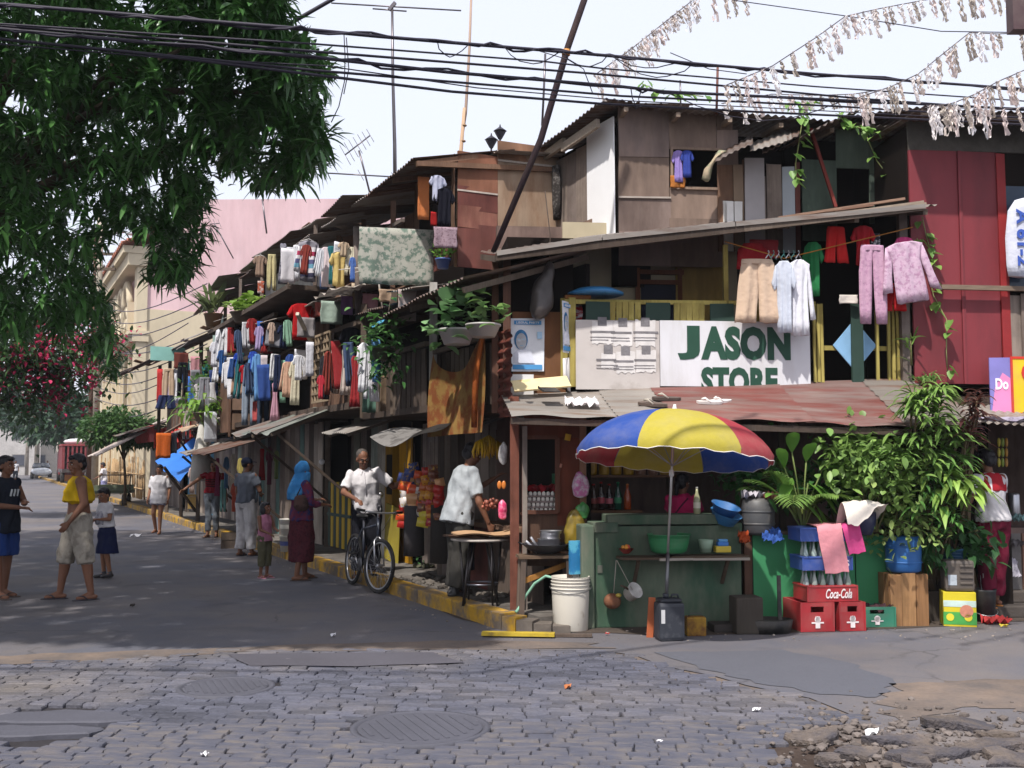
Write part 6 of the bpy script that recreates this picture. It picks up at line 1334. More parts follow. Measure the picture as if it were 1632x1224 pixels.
rag('grey cloths stuffed on the right shop counter',ats(1612,865,.05),.2,.16,'6a6668',13);rag('white and violet rag by the right shop counter',ats(1614,905,.02)@Matrix.Rotation(R(60),4,'X'),.12,.2,'c0bcc8',14);rag('pale teal cloth on the right shop shelf',ats(1626,825,.05),.16,.1,'8ab0b0',15)
for k in range(9):
 t=MB().ell((0,0,0),(.02,.015,.05),8,6);tag(t.build('packet',plas(['c8b83a','8aa03a','b8862a'][k%3],.3),None,ats(1592+(k%3)*6,705+(k//3)*16,.1)),'%s packet hanging in the %s row at the right shop'%(['yellow','olive','amber'][k%3],['top','middle','bottom'][k//3]),'packet','packets hanging at the right shop')
# ================================================================ washing
def gmesh(kind,w,h,seed):
 r=random.Random(seed);m=MB();s=1+r.uniform(-.06,.06)
 def lerp(a,b,t):return (a[0]+(b[0]-a[0])*t,a[1]+(b[1]-a[1])*t)
 def rows(*ks):
  out=[]
  for (a,b)in zip(ks[:-1],ks[1:]):
   n=4
   for i in range(n):t=i/n;out.append((((a[1]+(b[1]-a[1])*t)*w,-(a[0]+(b[0]-a[0])*t)*h),((a[2]+(b[2]-a[2])*t)*w,-(a[0]+(b[0]-a[0])*t)*h)))
  k=ks[-1];out.append(((k[1]*w,-k[0]*h),(k[2]*w,-k[0]*h)));return out
 t,am=min(.02,w*.05),min(.02,w*.05)
 if kind in ('shirt','longshirt'):
  m.flat(rows((0,-.16,.16),(.06,-.34,.34),(.32,-.27,.27),(1,-.3*s,.29)),t,am,2.2,10,seed)
  for sd in (-1,1):
   if kind=='shirt':a,b,c,d=(.34*sd,.05),(.27*sd,.34),(.5*sd,.3),(.38*sd,.42)
   else:a,b,c,d=(.34*sd,.05),(.27*sd,.3),(.55*sd,.78+r.uniform(-.05,.1)),(.36*sd,.8)
   rr=[]
   for i in range(6):
    p=lerp(a,c,i/5);q=lerp(b,d,i/5);e=[(p[0]*w,-p[1]*h),(q[0]*w,-q[1]*h)]
    rr.append(tuple(e if sd<0 else e[::-1]))
   m.flat(rr,t*.8,am*.5,1,6,seed+sd)
 elif kind in ('trousers','shorts'):
  cr=.33 if kind=='trousers' else .5;e=.37 if kind=='trousers' else .47
  m.flat(rows((0,-.3,.01),(.05,-.32,.01),(cr,-.39,.0),(1,-e,-.08 if kind=='trousers' else -.04)),t,am*.8,1.3,8,seed+1);m.flat(rows((0,-.01,.3),(.05,-.01,.32),(cr,.0,.39),(1,.07 if kind=='trousers' else .04,e)),t,am*.8,1.3,8,seed+2)
  m.flat(rows((-.01,-.305,.305),(.07,-.325,.325)),t*1.05,am*.2,1.3,8,seed+3)
 elif kind=='dress':m.flat(rows((0,-.2,.2),(.06,-.3,.3),(.35,-.22,.22),(1,-.45,.45)),t,am,3,12,seed)
 elif kind=='tank':m.flat(rows((0,-.25,.25),(.15,-.28,.28),(.25,-.4,.4),(1,-.42,.42)),t,am,2,10,seed)
 else:m.flat(rows((0,-.5,.5),(.5,-.49*s,.5),(1,-.5,.49*s)),.004,am*.9,(1.2 if w<.5 else 2.6)*r.uniform(.8,1.3),14,seed)
 return m
GN=[0]
def garm(kind,c,px0,py0,px1,py1,y,label,F=FL,rz=None,name=None,hanger=False,c2=None,sc3=14,m=None,cat=None,tilt=0.0):
 GN[0]+=1;q=F@pl(F,(px0+px1)/2,py0,y);d=q.y
 w=(px1-px0)*d/FPX*1.04;h=(py1-py0)*d/FPX
 if rz is None:rz=26.1+U(-14,10)if F is FL else 6+U(-5,5)
 M=Matrix.Translation(q)@Matrix.Rotation(R(rz),4,'Z')@Matrix.Rotation(R(tilt),4,'Y')
 nm=name or {'longshirt':'shirt','tank':'shirt','sheet':'cloth'}.get(kind,kind)
 mm=m or cloth(c,c2,sc3);ct_=cat or {'shirt':'shirt','longshirt':'shirt','tank':'shirt','trousers':'trousers','shorts':'shorts','dress':'dress'}.get(kind,'cloth')
 mb=gmesh(kind,w,h,GN[0])
 if hanger:
  t=T(nm,label,ct_,M,'washing hung out to dry');mb.build('fabric',mm,t)
  MB().tube([(-.3*w,0,-.03*h),(0,0,.05*h),(.3*w,0,-.03*h)],.006,5).build('hanger',plas('d8d4d0'),t);MB().tube([(0,0,.05*h),(.01,0,.07*h),(.02,0,.1*h),(0,0,.11*h),(-.015,0,.095*h)],.004,5).build('hook',metal('8a8a8c'),t)
  return t
 return tag(mb.build(nm,mm,None,M),label,ct_,'washing hung out to dry')
def cord(label,pts,r=.005,c='8a8078',name='clothes_line',sag=.0):
 P=[]
 for A,B in zip(pts[:-1],pts[1:]):
  for i in range(8):t=i/8;p=Vector(A).lerp(Vector(B),t);p.z-=sag*math.sin(PI*t);P.append(p)
 P.append(Vector(pts[-1]));return tag(MB().tube(P,r,5).build(name,cloth(c)),label,'line')
STRIPE=mat('striped_knit',hx('7d7a86'),.95,.05,30,.08,3,None,.05,.1)
def stripe_mat():
 m=STRIPE;n=m.node_tree.nodes;l=m.node_tree.links;b=n['Principled BSDF']
 tc=n.new('ShaderNodeTexCoord');sp=n.new('ShaderNodeSeparateXYZ');l.new(tc.outputs['Object'],sp.inputs[0])
 ml=n.new('ShaderNodeMath');ml.operation='MULTIPLY';ml.inputs[1].default_value=-1.45;l.new(sp.outputs[2],ml.inputs[0])
 r=n.new('ShaderNodeValToRGB');r.color_ramp.interpolation='CONSTANT';cs=[('8a8790',0),('d8d4d8',.14),('a83a5a',.24),('d8d4d8',.34),('5a5a80',.42),('6a9ab0',.52),('d0ccd0',.62),('3a3a50',.72),('8a8790',.82),('3a3848',.92)]
 while len(r.color_ramp.elements)<len(cs):r.color_ramp.elements.new(.5)
 for e,(c,p)in zip(r.color_ramp.elements,cs):e.position=p;e.color=(*hx(c),1)
 l.new(ml.outputs[0],r.inputs[0]);l.new(r.outputs[0],b.inputs['Base Color']);return m
stripe_mat()
YL=.05
garm('shorts','d3b9a2',1167,414,1246,516,YL,'beige knee shorts hanging in front of the store sign',FS,4)
garm('shirt','ccd2e0',1230,416,1268,532,YL-.06,'pale blue grey shirt hanging right beside the beige shorts',FS,-12)
garm('longshirt','e2e2ea',1250,414,1296,537,YL-.02,'white long sleeved shirt hanging at the end of the store sign',FS,2)
garm('tank','b83038',1168,388,1232,432,.35,'red vest hanging behind the beige shorts',FS,10)
garm('sheet','a83a40',1195,382,1240,412,.4,'dark red cloth hanging high behind the white shirts',FS)
garm('shirt','2f7a4a',1278,386,1312,474,.15,'green shirt hanging behind the white ones on the balcony',FS,-30)
garm('shorts','c02a2a',1310,362,1354,420,.1,'bright red shorts hanging under the balcony eave',FS,12)
garm('shirt','b82a34',1356,360,1394,424,.12,'crimson shirt hanging next to the red shorts',FS,-10)
garm('sheet','3a3a46',1388,372,1402,412,.14,'black and white patterned cloth beside the crimson shirt',FS,None,None,False,'d0d0d4',30)
garm('trousers','c8a0b8',1360,392,1420,518,.0,'lilac pyjama trousers hanging at the right end of the balcony',FS,8,None,False,'b48aa6',24)
garm('longshirt','cfb2c6',1396,386,1482,484,-.05,'lilac pyjama top with one sleeve blowing out at the balcony end',FS,4,None,False,'b78fab',24,None,None,-9)
garm('shirt','d04a84',1424,378,1458,418,.12,'hot pink shirt behind the lilac pyjama top',FS)
garm('shorts','c22a2e',1396,452,1448,496,.1,'small red shorts hanging below the lilac pyjamas',FS)
garm('sheet','d8c030',1408,444,1420,462,.08,'small yellow cloth between the lilac trousers and red shorts',FS)
garm('sheet','e0d8d0',1338,470,1366,484,.2,'little white cloth lying over the green slat top',FS)
a=s_(1155,385,.05);b=s_(1455,362,.05)
cord('clothes line strung under the balcony roof eave',[FS@Vector((a[0],.05,a[1])),FS@Vector((s_(1250,410,.05)[0],.05,s_(1250,412,.05)[1])),FS@Vector((b[0],.05,b[1]))],.006,'b0783a')
for k in range(7):
 q=ats(1225+k*8,408,.05);tag(MB().tube([(-.06,0,-.03),(0,0,.02),(.06,0,-.03)],.006,5).tube([(0,0,.02),(.012,0,.04),(.0,0,.06),(-.012,0,.05)],.004,5).build('clothes_hanger',plas(['d8d8dc','6ab0a8'][k%2]),None,q@Matrix.Rotation(R(40),4,'Z')),'%s plastic hanger, %s on the balcony line'%(['white','teal'][k%2],['first','second','third','fourth','fifth','sixth','seventh'][k]),'hanger','hangers on the balcony line')
garm('shirt','9a86c8',1070,240,1092,292,YU-.06,'violet shirt hanging in the plywood house window',FS);garm('shirt','3a4a9a',1084,240,1106,284,YU-.09,'blue shirt hanging in the plywood house window',FS);garm('sheet','b0703a',1068,280,1092,300,YU-.05,'orange cloth on the plywood house window sill',FS)
mb=MB();mb.rings([((0,0,0),(.05,0,0),(0,.04,.02)),((-.1,0,-.1),(.04,0,.03),(0,.05,0)),((-.17,0,-.2),(.05,0,.02),(0,.05,0)),((-.2,0,-.33),(.05,0,0),(0,.05,0)),((-.19,0,-.36),(.02,0,0),(0,.02,0))],12)
tag(mb.build('rolled_mat',cloth('b0a088','8a9078',10),None,ats(1152,240,YU-.3)),'rolled pale mat hanging out at the corner of the tin window awning','mat')
garm('sheet','c87a4a',666,282,684,352,-.1,'orange and white cloth at the side of the brown house window');garm('shirt','b9bcd0',682,280,714,322,-.12,'pale grey shirt hanging in the brown house window');garm('shirt','1c1c26',690,300,726,362,-.05,'black shirt hanging low in the brown house window');garm('sheet','b02a2a',686,338,697,360,-.14,'red cloth end below the pale grey shirt')
FLOR=mat('floral_sheet',hx('aaa9a0'),.95,.06,30,.1,3,None,.03,.1,0,hx('68786e'),.52,.05,15)
garm('sheet','a9aa9c',575,364,690,456,-.25,'big grey green floral bedsheet hung over the loft rail',FL,12,'bedsheet',False,None,9,FLOR,'bedsheet')
garm('sheet','a08a94',692,362,728,396,-.05,'mauve woven mat hung beside the floral bedsheet',FL,10,'mat',False,'7d6670',40)
SUN_=mat('orange_batik',hx('8f7040'),.95,.08,12,.2,2,None,.03,.1,0,hx('7d4a2c'),.48,.06,4.5)
q0,q1=FL@Vector((-1.9,-.1,2.86)),FL@Vector((-.42,-.1,3.0))
P=[]
for i in range(17):
 v=i/16;row=[]
 for j in range(19):
  u=j/18;b=q0 .lerp(q1,u);sagc=.33*math.sin(PI*u)**.8*(1-v)
  p=b+Vector((0,0,-sagc-v*(.98+.12*u)));p+=(FL.to_3x3()@Vector((0,-1,0)))*(.03*math.sin(u*9+v*3)+.06*v)
  row.append(p)
 P.append(row)
tag(MB().grid(P).build('cloth',SUN_),'yellow and rust batik cloth hung over the porch railing','cloth')
tag(MB().tube([FL@Vector((-.42,-.12,3.02)),FL@Vector((-.46,-.2,2.5)),FL@Vector((-.45,-.22,1.95))],[.02,.035,.03],8).build('cloth',cloth('9a5428','7a3a1e',6)),'twisted orange edge of cloth hanging beside the batik','cloth')
W=[('shirt','9a8272',403,408,427,442,'brown checked shirt at the far end of the top floor rail',None,True),('trousers','c8bd90',424,406,443,464,'cream trousers hanging beside the brown checked shirt',None,False),('dress','9a98a4',443,388,460,454,'grey patterned dress hanging before the white wall','4a4a58',False),('longshirt','7d7a86',470,384,514,450,'striped red white and teal sweater on the top floor','S',True),('shirt','dccdd0',508,394,532,458,'pinkish white blouse between the sweater and the yellow shirt',None,False),('sheet','5a6a90',510,412,522,462,'blue denim cloth behind the pinkish blouse',None,False),('shirt','d0b878',523,402,558,458,'pale yellow shirt at the near end of the top floor',None,True),('shirt','b9a48c',538,386,558,410,'small beige shirt above the pale yellow one',None,False),('sheet','b4614a',411,448,421,468,'small red and white cloth below the brown checked shirt','d8c8c4',False)]
for k,w0,*_ in W:pass
for (kind,c,a,b,c_,d,lab,c2,hg)in W:garm(kind,c,a,b,c_,d,-.42,lab,FL,None,None,hg,None if c2=='S' else c2,18,STRIPE if c2=='S' else None)
W3=[('shirt','e2e2e8',466,566,486,606,'white shirt hanging above the navy jeans'),('sheet','d8d8e0',488,545,500,600,'white towel at the edge of the lattice window'),('shirt','3a5ac0',396,560,412,592,'bright blue shirt above the faded jeans'),('sheet','d4c8cc',416,566,426,612,'pale pink towel above the dark wet jeans'),('shirt','dedee6',334,545,350,585,'white shirt at the far end of the upper balcony'),('sheet','4a7ac8',300,600,310,650,'light blue towel on the farther shanty'),('shirt','d8d0d4',308,612,322,650,'white blouse below the pink towel'),('sheet','b03a40',322,612,330,650,'red towel beside the white blouse'),('shirt','e0e0e6',392,510,408,548,'white vest over the dark balcony boards'),('sheet','3f6ab8',410,512,420,552,'blue towel over the dark balcony boards'),('shirt','c8b0a0',426,514,440,548,'peach shirt over the dark balcony boards'),('dress','d6d2d8',590,588,606,640,'white petticoat beside the green curtain'),('shirt','c03a48',505,598,518,636,'red blouse below the lattice window'),('sheet','dcd8dc',448,396,470,452,'white curtain panel behind the patterned dress'),('shirt','5a7ac0',556,410,568,450,'light blue shirt at the grey wooden post'),('trousers','b8b0a8',290,655,304,700,'pale trousers over the red tin wall')]
for (kind,c,a,b,c_,d,lab)in W3:garm(kind,c,a,b,c_,d,-.5,lab,FL)
CN=[('white','e4e4ea'),('cream','d8d0b8'),('sky blue','6a9ad0'),('cobalt blue','3a5496'),('navy','28304c'),('scarlet','9c3538'),('teal','3a7a80'),('grey','8a8a92'),('lavender','a898c0'),('mint','90b8a0'),('charcoal','38383e'),('brick red','8a4038'),('peach','d0a890'),('denim blue','4a5a78'),('ivory','dcd6cc'),('snow white','ececf0')]
seen_l=set()
for (rail,x0,x1,ya,yb,ha,hb,n_)in (('lower rail of the middle house',345,476,556,582,40,75,15),('upper balcony of the middle house',342,456,506,526,36,56,10),('pole of the farther shanty',252,342,562,622,30,58,11),('rail of the lattice house',498,598,528,570,45,85,8),('top floor rail before the white wall',442,556,386,402,40,62,7)):
 for k in range(n_):
  for _ in range(30):
   kd=rnd.choice(['shirt','shirt','longshirt','trousers','sheet','shorts','dress']);cn,ch=rnd.choice(CN[:9]+CN)if rnd.random()<.7 else CN[0];lab='%s %s in the washing on the %s'%(cn,{'sheet':'towel','longshirt':'long sleeved shirt'}.get(kd,kd),rail)
   if lab not in seen_l:break
  seen_l.add(lab);px=x0+(x1-x0)*(k+U(.2,.8))/n_;py=U(ya,yb);w_=U(14,26);garm(kd,ch,px,py,px+w_,py+U(ha,hb),-U(.25,.6),lab,FL,U(2,48),tilt=U(-7,7))
t=T('awning','red painted tin awning above the blue tarpaulin','awning')
q=[wl(FL,*p)for p in ((258,694,-1.0),(334,650,.4),(334,682,.4),(264,716,-1.0))];MB().corr(q[0],q[1],q[2],q[3],.16,.015,0,.03).build('corrugated_sheet',REDW,t);MB().beam(q[0],q[1],.05,.05).build('beam',OLD[1],t)
cord('washing line along the top floor of the row',[FL@Vector((-7.3,-.42,zpx(560,398,-.42))),FL@Vector((-15,-.42,zpx(560,398,-.42)+.25))],.006,'c8c0b8',sag=.08)
W2=[('shirt','b02226',458,484,504,542,-.3,'red shirt hanging below the top floor ledge'),('sheet','8f8a8c',474,506,502,538,-.35,'grey cloth hanging in front of the red shirt'),('sheet','9fb0a4',512,480,546,517,-.2,'pale green sheet hung over the ledge by the violet cloth'),('sheet','8a6a9a',544,472,562,502,-.2,'violet cloth hanging under the yellow shirt'),('sheet','c898a4',578,468,602,492,.1,'pink cloth hanging below the floral bedsheet'),('sheet','b9a08a',604,462,652,482,.1,'beige blanket edge below the floral bedsheet'),('sheet','d0bca4',560,452,576,492,.1,'cream cloth hanging by the grey post'),('sheet','96514a',502,482,514,505,-.2,'rust cloth between the red shirt and pale green sheet'),('shirt','1d1d24',540,522,582,588,-.15,'black shirt hanging beside the fern basket'),('longshirt','c0b0a4',526,542,546,628,-.2,'beige shirt on a blue hanger beside the lattice window'),('dress','d2c4bc',540,556,562,630,-.2,'cream dress hanging below the black shirt'),('sheet','d8c4cc',569,552,586,602,-.15,'pinkish white towel behind the green curtain'),('sheet','5d7d70',578,576,608,658,-.15,'long grey green curtain with an orange hem by the fern basket'),('sheet','2f5f5a',523,540,534,606,.1,'narrow teal curtain beside the lattice window'),('sheet','7d6a58',606,598,624,656,-.1,'brown woven panel of cloth on the dark balcony rail'),('sheet','b8a8a4',634,462,664,512,-.2,'pale cloth tucked under the porch roof edge'),('trousers','2c3658',461,578,477,642,-.2,'navy jeans hanging closest to the lattice window'),('sheet','4a6a5a',435,574,443,628,-.25,'narrow dark green towel among the hanging jeans'),('sheet','86b09a',447,574,456,642,-.25,'mint towel between the green one and navy jeans'),('dress','d0a0b4',430,610,448,670,-.3,'pink and white dress hanging over the awning'),('trousers','8c98a8',384,586,412,678,-.3,'faded grey blue jeans hanging beside the brown bay'),('trousers','3a4658',408,588,434,684,-.3,'dark wet jeans next to the faded pair'),('shirt','b02a34',381,582,396,612,-.35,'small red shirt above the faded jeans'),('sheet','c05a5a',403,640,414,672,-.4,'rosy cloth in front of the jeans'),('shorts','3a5a94',362,572,386,604,-.35,'blue shorts hanging above the brown bay'),('shirt','2a4ab0',372,562,394,592,-.3,'royal blue shirt behind the blue shorts'),('longshirt','d8d8e0',342,524,362,574,-.4,'white shirt with blue trim on the upper balcony'),('shirt','dcdce2',354,522,374,568,-.38,'white shirt next to the blue trimmed one'),('sheet','c8b86a',364,534,372,566,-.36,'yellowish cloth beside the two white shirts'),('trousers','22242c',372,518,390,556,-.3,'black trousers hung over the dark balcony boards'),('shirt','3a62a0',346,558,362,600,-.4,'denim shirt below the white ones'),('shirt','2f6a4a',322,580,336,612,-.3,'green shirt at the corner of the farther shanty'),('sheet','3a4a7a',334,590,348,630,-.35,'dark blue towel near the drooping green plant'),('trousers','c0a890',257,588,281,646,-.9,'beige trousers hung from a pole over the street'),('sheet','b83a3a',251,588,259,642,-.95,'red and white towel behind the beige trousers'),('trousers','1e1f26',281,578,302,632,-.8,'black trousers on the far pole beside the beige ones'),('shorts','2c3456',248,630,282,652,-1.0,'navy shorts hanging below the beige trousers'),('sheet','6a3a34',278,562,300,588,-.7,'maroon cloth bundled over the far pole'),('sheet','c8929a',304,568,318,608,-.5,'pink towel hanging by the farther shanty post'),('sheet','7a4a3a',298,590,312,640,-.45,'brown curtain on the farther shanty front'),('sheet','c8ccd4',326,656,346,704,-.5,'pale blue sheet hanging below the drooping plant'),('sheet','c8642e',250,690,272,730,-1.2,'orange cloth hanging under the red tin wall'),('sheet','2a2c34',268,690,282,722,-1.0,'black cloth beside the hanging orange one')]
for (kind,c,a,b,c_,d,y,lab)in W2:garm(kind,c,a,b,c_,d,y,lab,FL)
t=MB().tube([(0,0,0),(.02,0,-.5),(0,0,-1.0),(-.02,.02,-1.5)],[.03,.1,.2,.24],12);tag(t.build('folded_umbrella',cloth('c8c4bc'),None,atl(322,656,-.6)),'folded pale umbrella hanging upright by the blue tarpaulin','umbrella')
tA,tB,tC,tD=[wl(FL,*p)for p in ((322,692,.3),(247,737,-.85),(286,769,-.8),(322,728,.3))]
P=[[tA.lerp(tB,j/10).lerp(tD.lerp(tC,j/10),i/8)+Vector((0,0,-.12*math.sin(PI*i/8)*math.sin(PI*j/10)+.04*math.sin(i+j*.8)))for j in range(11)]for i in range(9)]
tag(MB().grid(P).build('tarpaulin',mat('blue_tarp',hx('3f7fd6'),.45,.08,6,.12,2,None,.03,.4,0,None,.5,.1,2,None,0,.2)),'bright blue tarpaulin stretched over the far stall','tarpaulin')
tag(MB().beam(wl(FL,262,745,-1.3),wl(FL,312,815,.1),.05,.05).build('prop',OLD[2]),'dark slanting pole propping the blue tarpaulin','pole')
P=[[FL@Vector((-2.4-.6*j/8,-.15-.35*i/6,3.5-.22*i/6+.03*math.sin(j*1.7+i)))for j in range(9)]for i in range(7)]
tag(MB().grid(P).build('tarpaulin',mat('teal_tarp',hx('3f8ab0'),.45,.08,6,.12,2,None,.03,.4)),'torn blue plastic sheet on the porch roof corner','tarpaulin')
P=[[FL@Vector((-4.4-.9*j/8,-.1-.5*i/6,4.05-.1*i/6+.04*math.sin(j*1.7+i)*math.cos(i)))for j in range(9)]for i in range(7)]
tag(MB().grid(P).build('tarpaulin',cloth('a9a098','7d746c',8)),'crumpled grey plastic on the roof above the fern basket','tarpaulin')
for k,(px,py,w_,h_,c,kd)in enumerate(((330,735,12,55,'c8c0c8','dress'),(342,730,10,60,'8a3a5a','dress'),(356,728,10,50,'4a6a8a','shirt'),(366,724,12,60,'d0c8b8','dress'),(378,730,10,55,'a89a5a','shirt'),(350,765,12,50,'6a9a9a','trousers'),(368,770,10,45,'b85a4a','shirt'),(412,715,12,50,'a02a30','dress'),(424,712,12,60,'5a2a3a','shirt'),(436,718,10,45,'7a8a5a','shirt'),(300,745,12,40,'c8b0a8','shirt'),(406,760,12,45,'3a4a5a','trousers'))):
 garm(kd,c,px,py,px+w_,py+h_,-.3-.1*(k%3),['white dress','plum dress','slate blue shirt','cream dress','olive shirt','teal trousers','coral shirt','dark red dress','wine shirt','moss green shirt','pale pink shirt','charcoal trousers'][k]+' for sale under the far stall awning',FL)
# ================================================================ plants
def plant(name,label,M,specs,cat='plant',pot=None,stems=None,group=None):
 """specs: (n, centre, spread, len, wid, droop, up, material, profile)"""
 t=T(name,label,cat,M,group)
 for (n,c,sp,L,Wd_,dr,up,lm,prof)in specs:
  d=sph(n);d[:,2]=np.abs(d[:,2])*.6+up;P=np.array(c)+NR.normal(size=(n,3))*np.array(sp)
  V,F=leaves(P,d,L*NR.uniform(.65,1.2,n),Wd_*NR.uniform(.75,1.2,n),dr,.12,prof,NR.uniform(-.4,.4,n));put('foliage',np_mesh('foliage',V,F,lm),t,kind='stuff')
 if stems:
  for s in stems:MB().tube(s,[.012]*(len(s)-1)+[.006],6).build('stem',wood('6d6a48'),t)
 if pot:
  (c,r_,h_,col,z)=pot;MB().lathe([(r_*.7,z-h_),(r_,z-.02),(r_*1.06,z-.02),(r_*1.06,z),(r_*.9,z),(r_*.85,z-.03),(.001,z-.03)],22,Matrix.Translation((c[0],c[1],0))).build('pot',plas(col),t)
 return t
OVAL=(.15,.8,1.0,.8,.1);STRAP=(.5,.9,1.0,.75,.05);HEART=(.6,1.0,.85,.5,.03);PALMP=(.6,1,.9,.6,.05)
LG=leafm('86a452','688c46');LD=leafm('4a7a3e','365e36');LY_=leafm('839f54','678a46');LBR=leafm('6f9a40','4f7a34');LRED=leafm('5c3236','6b4a3c')
zt_b=gz(846)
t=T('potted_palm','feathery palm with long fronds at the left of the plant bench','palm',FS@Matrix.Translation((s_(1270,800,-.45)[0],-.45,zt_b)))
pts=[];dirs=[];Ls=[]
for k in range(13):
 a=U(0,2*PI);tl_=U(.5,1.1);L=U(.7,1.05);d=Vector((math.cos(a)*tl_,math.sin(a)*tl_*.8-.15,1.0)).normalized();spine=[]
 for i in range(12):
  s=i/11;spine.append(Vector((0,0,.12))+d*L*s+Vector((0,0,-.55*L*s*s*tl_)))
 MB().tube(spine,[.008*(1-i/14)for i in range(12)],5).build('frond_rib',wood('7c8a4a'),t)
 for i in range(2,12):
  for f in (0,.5):
   if i+f>11:continue
   p=spine[i]if f==0 else spine[i].lerp(spine[min(11,i+1)],.5);tg=(spine[min(11,i+1)]-spine[i-1]).normalized();sd=tg.cross(Vector((0,0,1)))
   for sg in (-1,1):pts.append(p);dirs.append(tg*.75+sd*sg*.8+Vector((0,0,.12)));Ls.append(.3*math.sin(PI*(.18+.72*i/11)))
V,F=leaves([tuple(p)for p in pts],[tuple(d)for d in dirs],np.array(Ls),.022,.35,.1,PALMP);put('leaflet',np_mesh('leaflet',V,F,LG),t,kind='stuff')
def vleaf(t,p,d,L,Wd_,dr,lm,prof=OVAL,name='leaf'):
 V,F=leaves([tuple(p)],[tuple(d)],L,Wd_,dr,.15,prof);return put(name,np_mesh(name,V,F,lm),t)
t=T('broad_leaf_plant','plant with a few very broad green leaves beside the drum','plant',FS@Matrix.Translation((s_(1280,840,-.55)[0],-.55,zt_b)))
for (px,py,dx,dz,L,Wd_)in ((1262,720,-.1,.9,.36,.14),(1285,735,.1,.9,.34,.15),(1262,762,-.5,-.5,.3,.14),(1288,770,.6,-.55,.36,.15),(1300,772,.8,-.7,.34,.16),(1272,795,.7,-.6,.32,.12),(1300,805,.5,-1.2,.34,.1),(1250,745,-.3,.8,.4,.12),(1310,750,.5,.3,.3,.14),(1240,790,-.5,.2,.3,.1)):
 q=t.matrix_basis.inverted()@(FS@Vector((s_(px,py,-.6)[0],-.6,s_(px,py,-.6)[1])));vleaf(t,q,(dx,-.5,dz),L,Wd_,.3,LBR);MB().tube([(0,0,0),(q.x*.6,q.y*.5,q.z*.7),tuple(q)],.008,5).build('stem',wood('6d7a48'),t)
def bush_at(label,pxs,y,n,L,Wd_,lm,name='leafy_bush',sp=.12,up=.15,dr=.25,prof=OVAL):
 cx=sum(p[0]for p in pxs)/len(pxs);x0,_=s_(cx,800,y);M=FS@Matrix.Translation((x0,y,zt_b));Mi=M.inverted();cs=[Mi@(FS@Vector((s_(p[0],p[1],y)[0],y+U(-.12,.12),s_(p[0],p[1],y)[1])))for p in pxs]
 t=T(name,label,'plant',M)
 for c in cs:
  MB().tube([(U(-.05,.05),0,0),(c.x*.5,c.y*.5,c.z*.6),tuple(c)],[.012,.009,.004],5).build('stem',wood('6d6a48'),t)
  m=n//len(cs);d=sph(m);d[:,2]+=up;d[:,1]-=.35;P=np.array(c)+NR.normal(size=(m,3))*sp
  V,F=leaves(P,d,L*NR.uniform(.6,1.25,m),Wd_*NR.uniform(.7,1.2,m),dr,.12,prof,NR.uniform(-.5,.5,m));put('foliage',np_mesh('foliage',V,F,lm),t,kind='stuff')
 return t
bush_at('bushy pale green shrub with small rounded leaves in the middle of the bench',[(1335,715),(1365,700),(1395,725),(1345,755),(1420,715),(1385,750),(1375,735),(1432,745),(1415,770),(1350,735),(1405,745),(1440,765)],-.62,1500,.105,.06,LY_)
bush_at('dark green leafy shrub filling the back of the bench',[(1330,780),(1400,800),(1450,780),(1300,760),(1230,770),(1180,760),(1205,745),(1470,740),(1360,800),(1430,790)],-.2,1000,.13,.06,LD)
bush_at('variegated low shrub beside the white cloth',[(1420,800),(1440,815),(1430,840),(1415,855),(1450,845),(1440,790),(1425,770)],-.62,520,.085,.05,leafm('9fb06a','6f9048'))
bush_at('glossy dark plant climbing over the blue pail',[(1556,850),(1565,870),(1550,880),(1540,850)],-.5,150,.13,.08,LD,'glossy_plant',.07,-.1,.3,HEART)
bush_at('low dark plant drooping beside the blue drum',[(1478,860),(1490,840),(1500,870),(1480,880)],-.5,190,.13,.04,LD,'glossy_plant',.09,0,.4)
def dracaena(label,base_px,crowns,y,lm,n=26,L=.3,Wd_=.04,dr=.55,name='dracaena'):
 x0,_=s_(base_px,900,-.28);M=FS@Matrix.Translation((x0,-.28,.02));Mi=M.inverted();t=T(name,label,'plant',M)
 for (px,py)in crowns:
  c=Mi@(FS@Vector((s_(px,py,y)[0],y+U(-.1,.1),s_(px,py,y)[1])));MB().tube([(U(-.06,.06),U(-.05,.05),0),(c.x*.3,0,c.z*.4),(c.x*.8,c.y*.6,c.z*.8),tuple(c)],[.022,.018,.014,.01],6).build('stem',wood('6b5c48'),t)
  d=sph(n);d[:,2]=d[:,2]*.5+.55;V,F=leaves(np.array(c)+NR.normal(size=(n,3))*np.array([.015,.015,.06]),d,L*NR.uniform(.7,1.2,n),Wd_*NR.uniform(.8,1.2,n),dr,.2,STRAP);put('foliage',np_mesh('foliage',V,F,lm),t,kind='stuff')
 MB().lathe([(.09,0),(.13,.22),(.14,.24),(.12,.24),(.001,.2)],16).build('pot',plas('3a3432'),t)
 return t
dracaena('tall dracaena with strap leaves rising above the awning edge',1485,[(1476,635),(1500,625),(1462,655),(1492,665),(1480,700),(1508,690),(1455,640),(1490,640)],-.92,LG,34)
dracaena('second dracaena with lighter crowns in front of the shop corner',1515,[(1520,705),(1545,700),(1500,730),(1530,735),(1475,735),(1460,710),(1440,735),(1510,755)],-.85,leafm('8aa858','64904a'),28)
dracaena('dracaena with long broad drooping pale leaves',1520,[(1520,765),(1505,790),(1540,780),(1490,760)],-.75,leafm('9ab85a','7aa04a'),18,.42,.075,.75)
dracaena('dracaena of narrow leaves hiding the bench end',1490,[(1468,770),(1485,800),(1500,835),(1460,805),(1515,830),(1480,770)],-.7,leafm('5d8a44','436c36'),26,.28,.04)
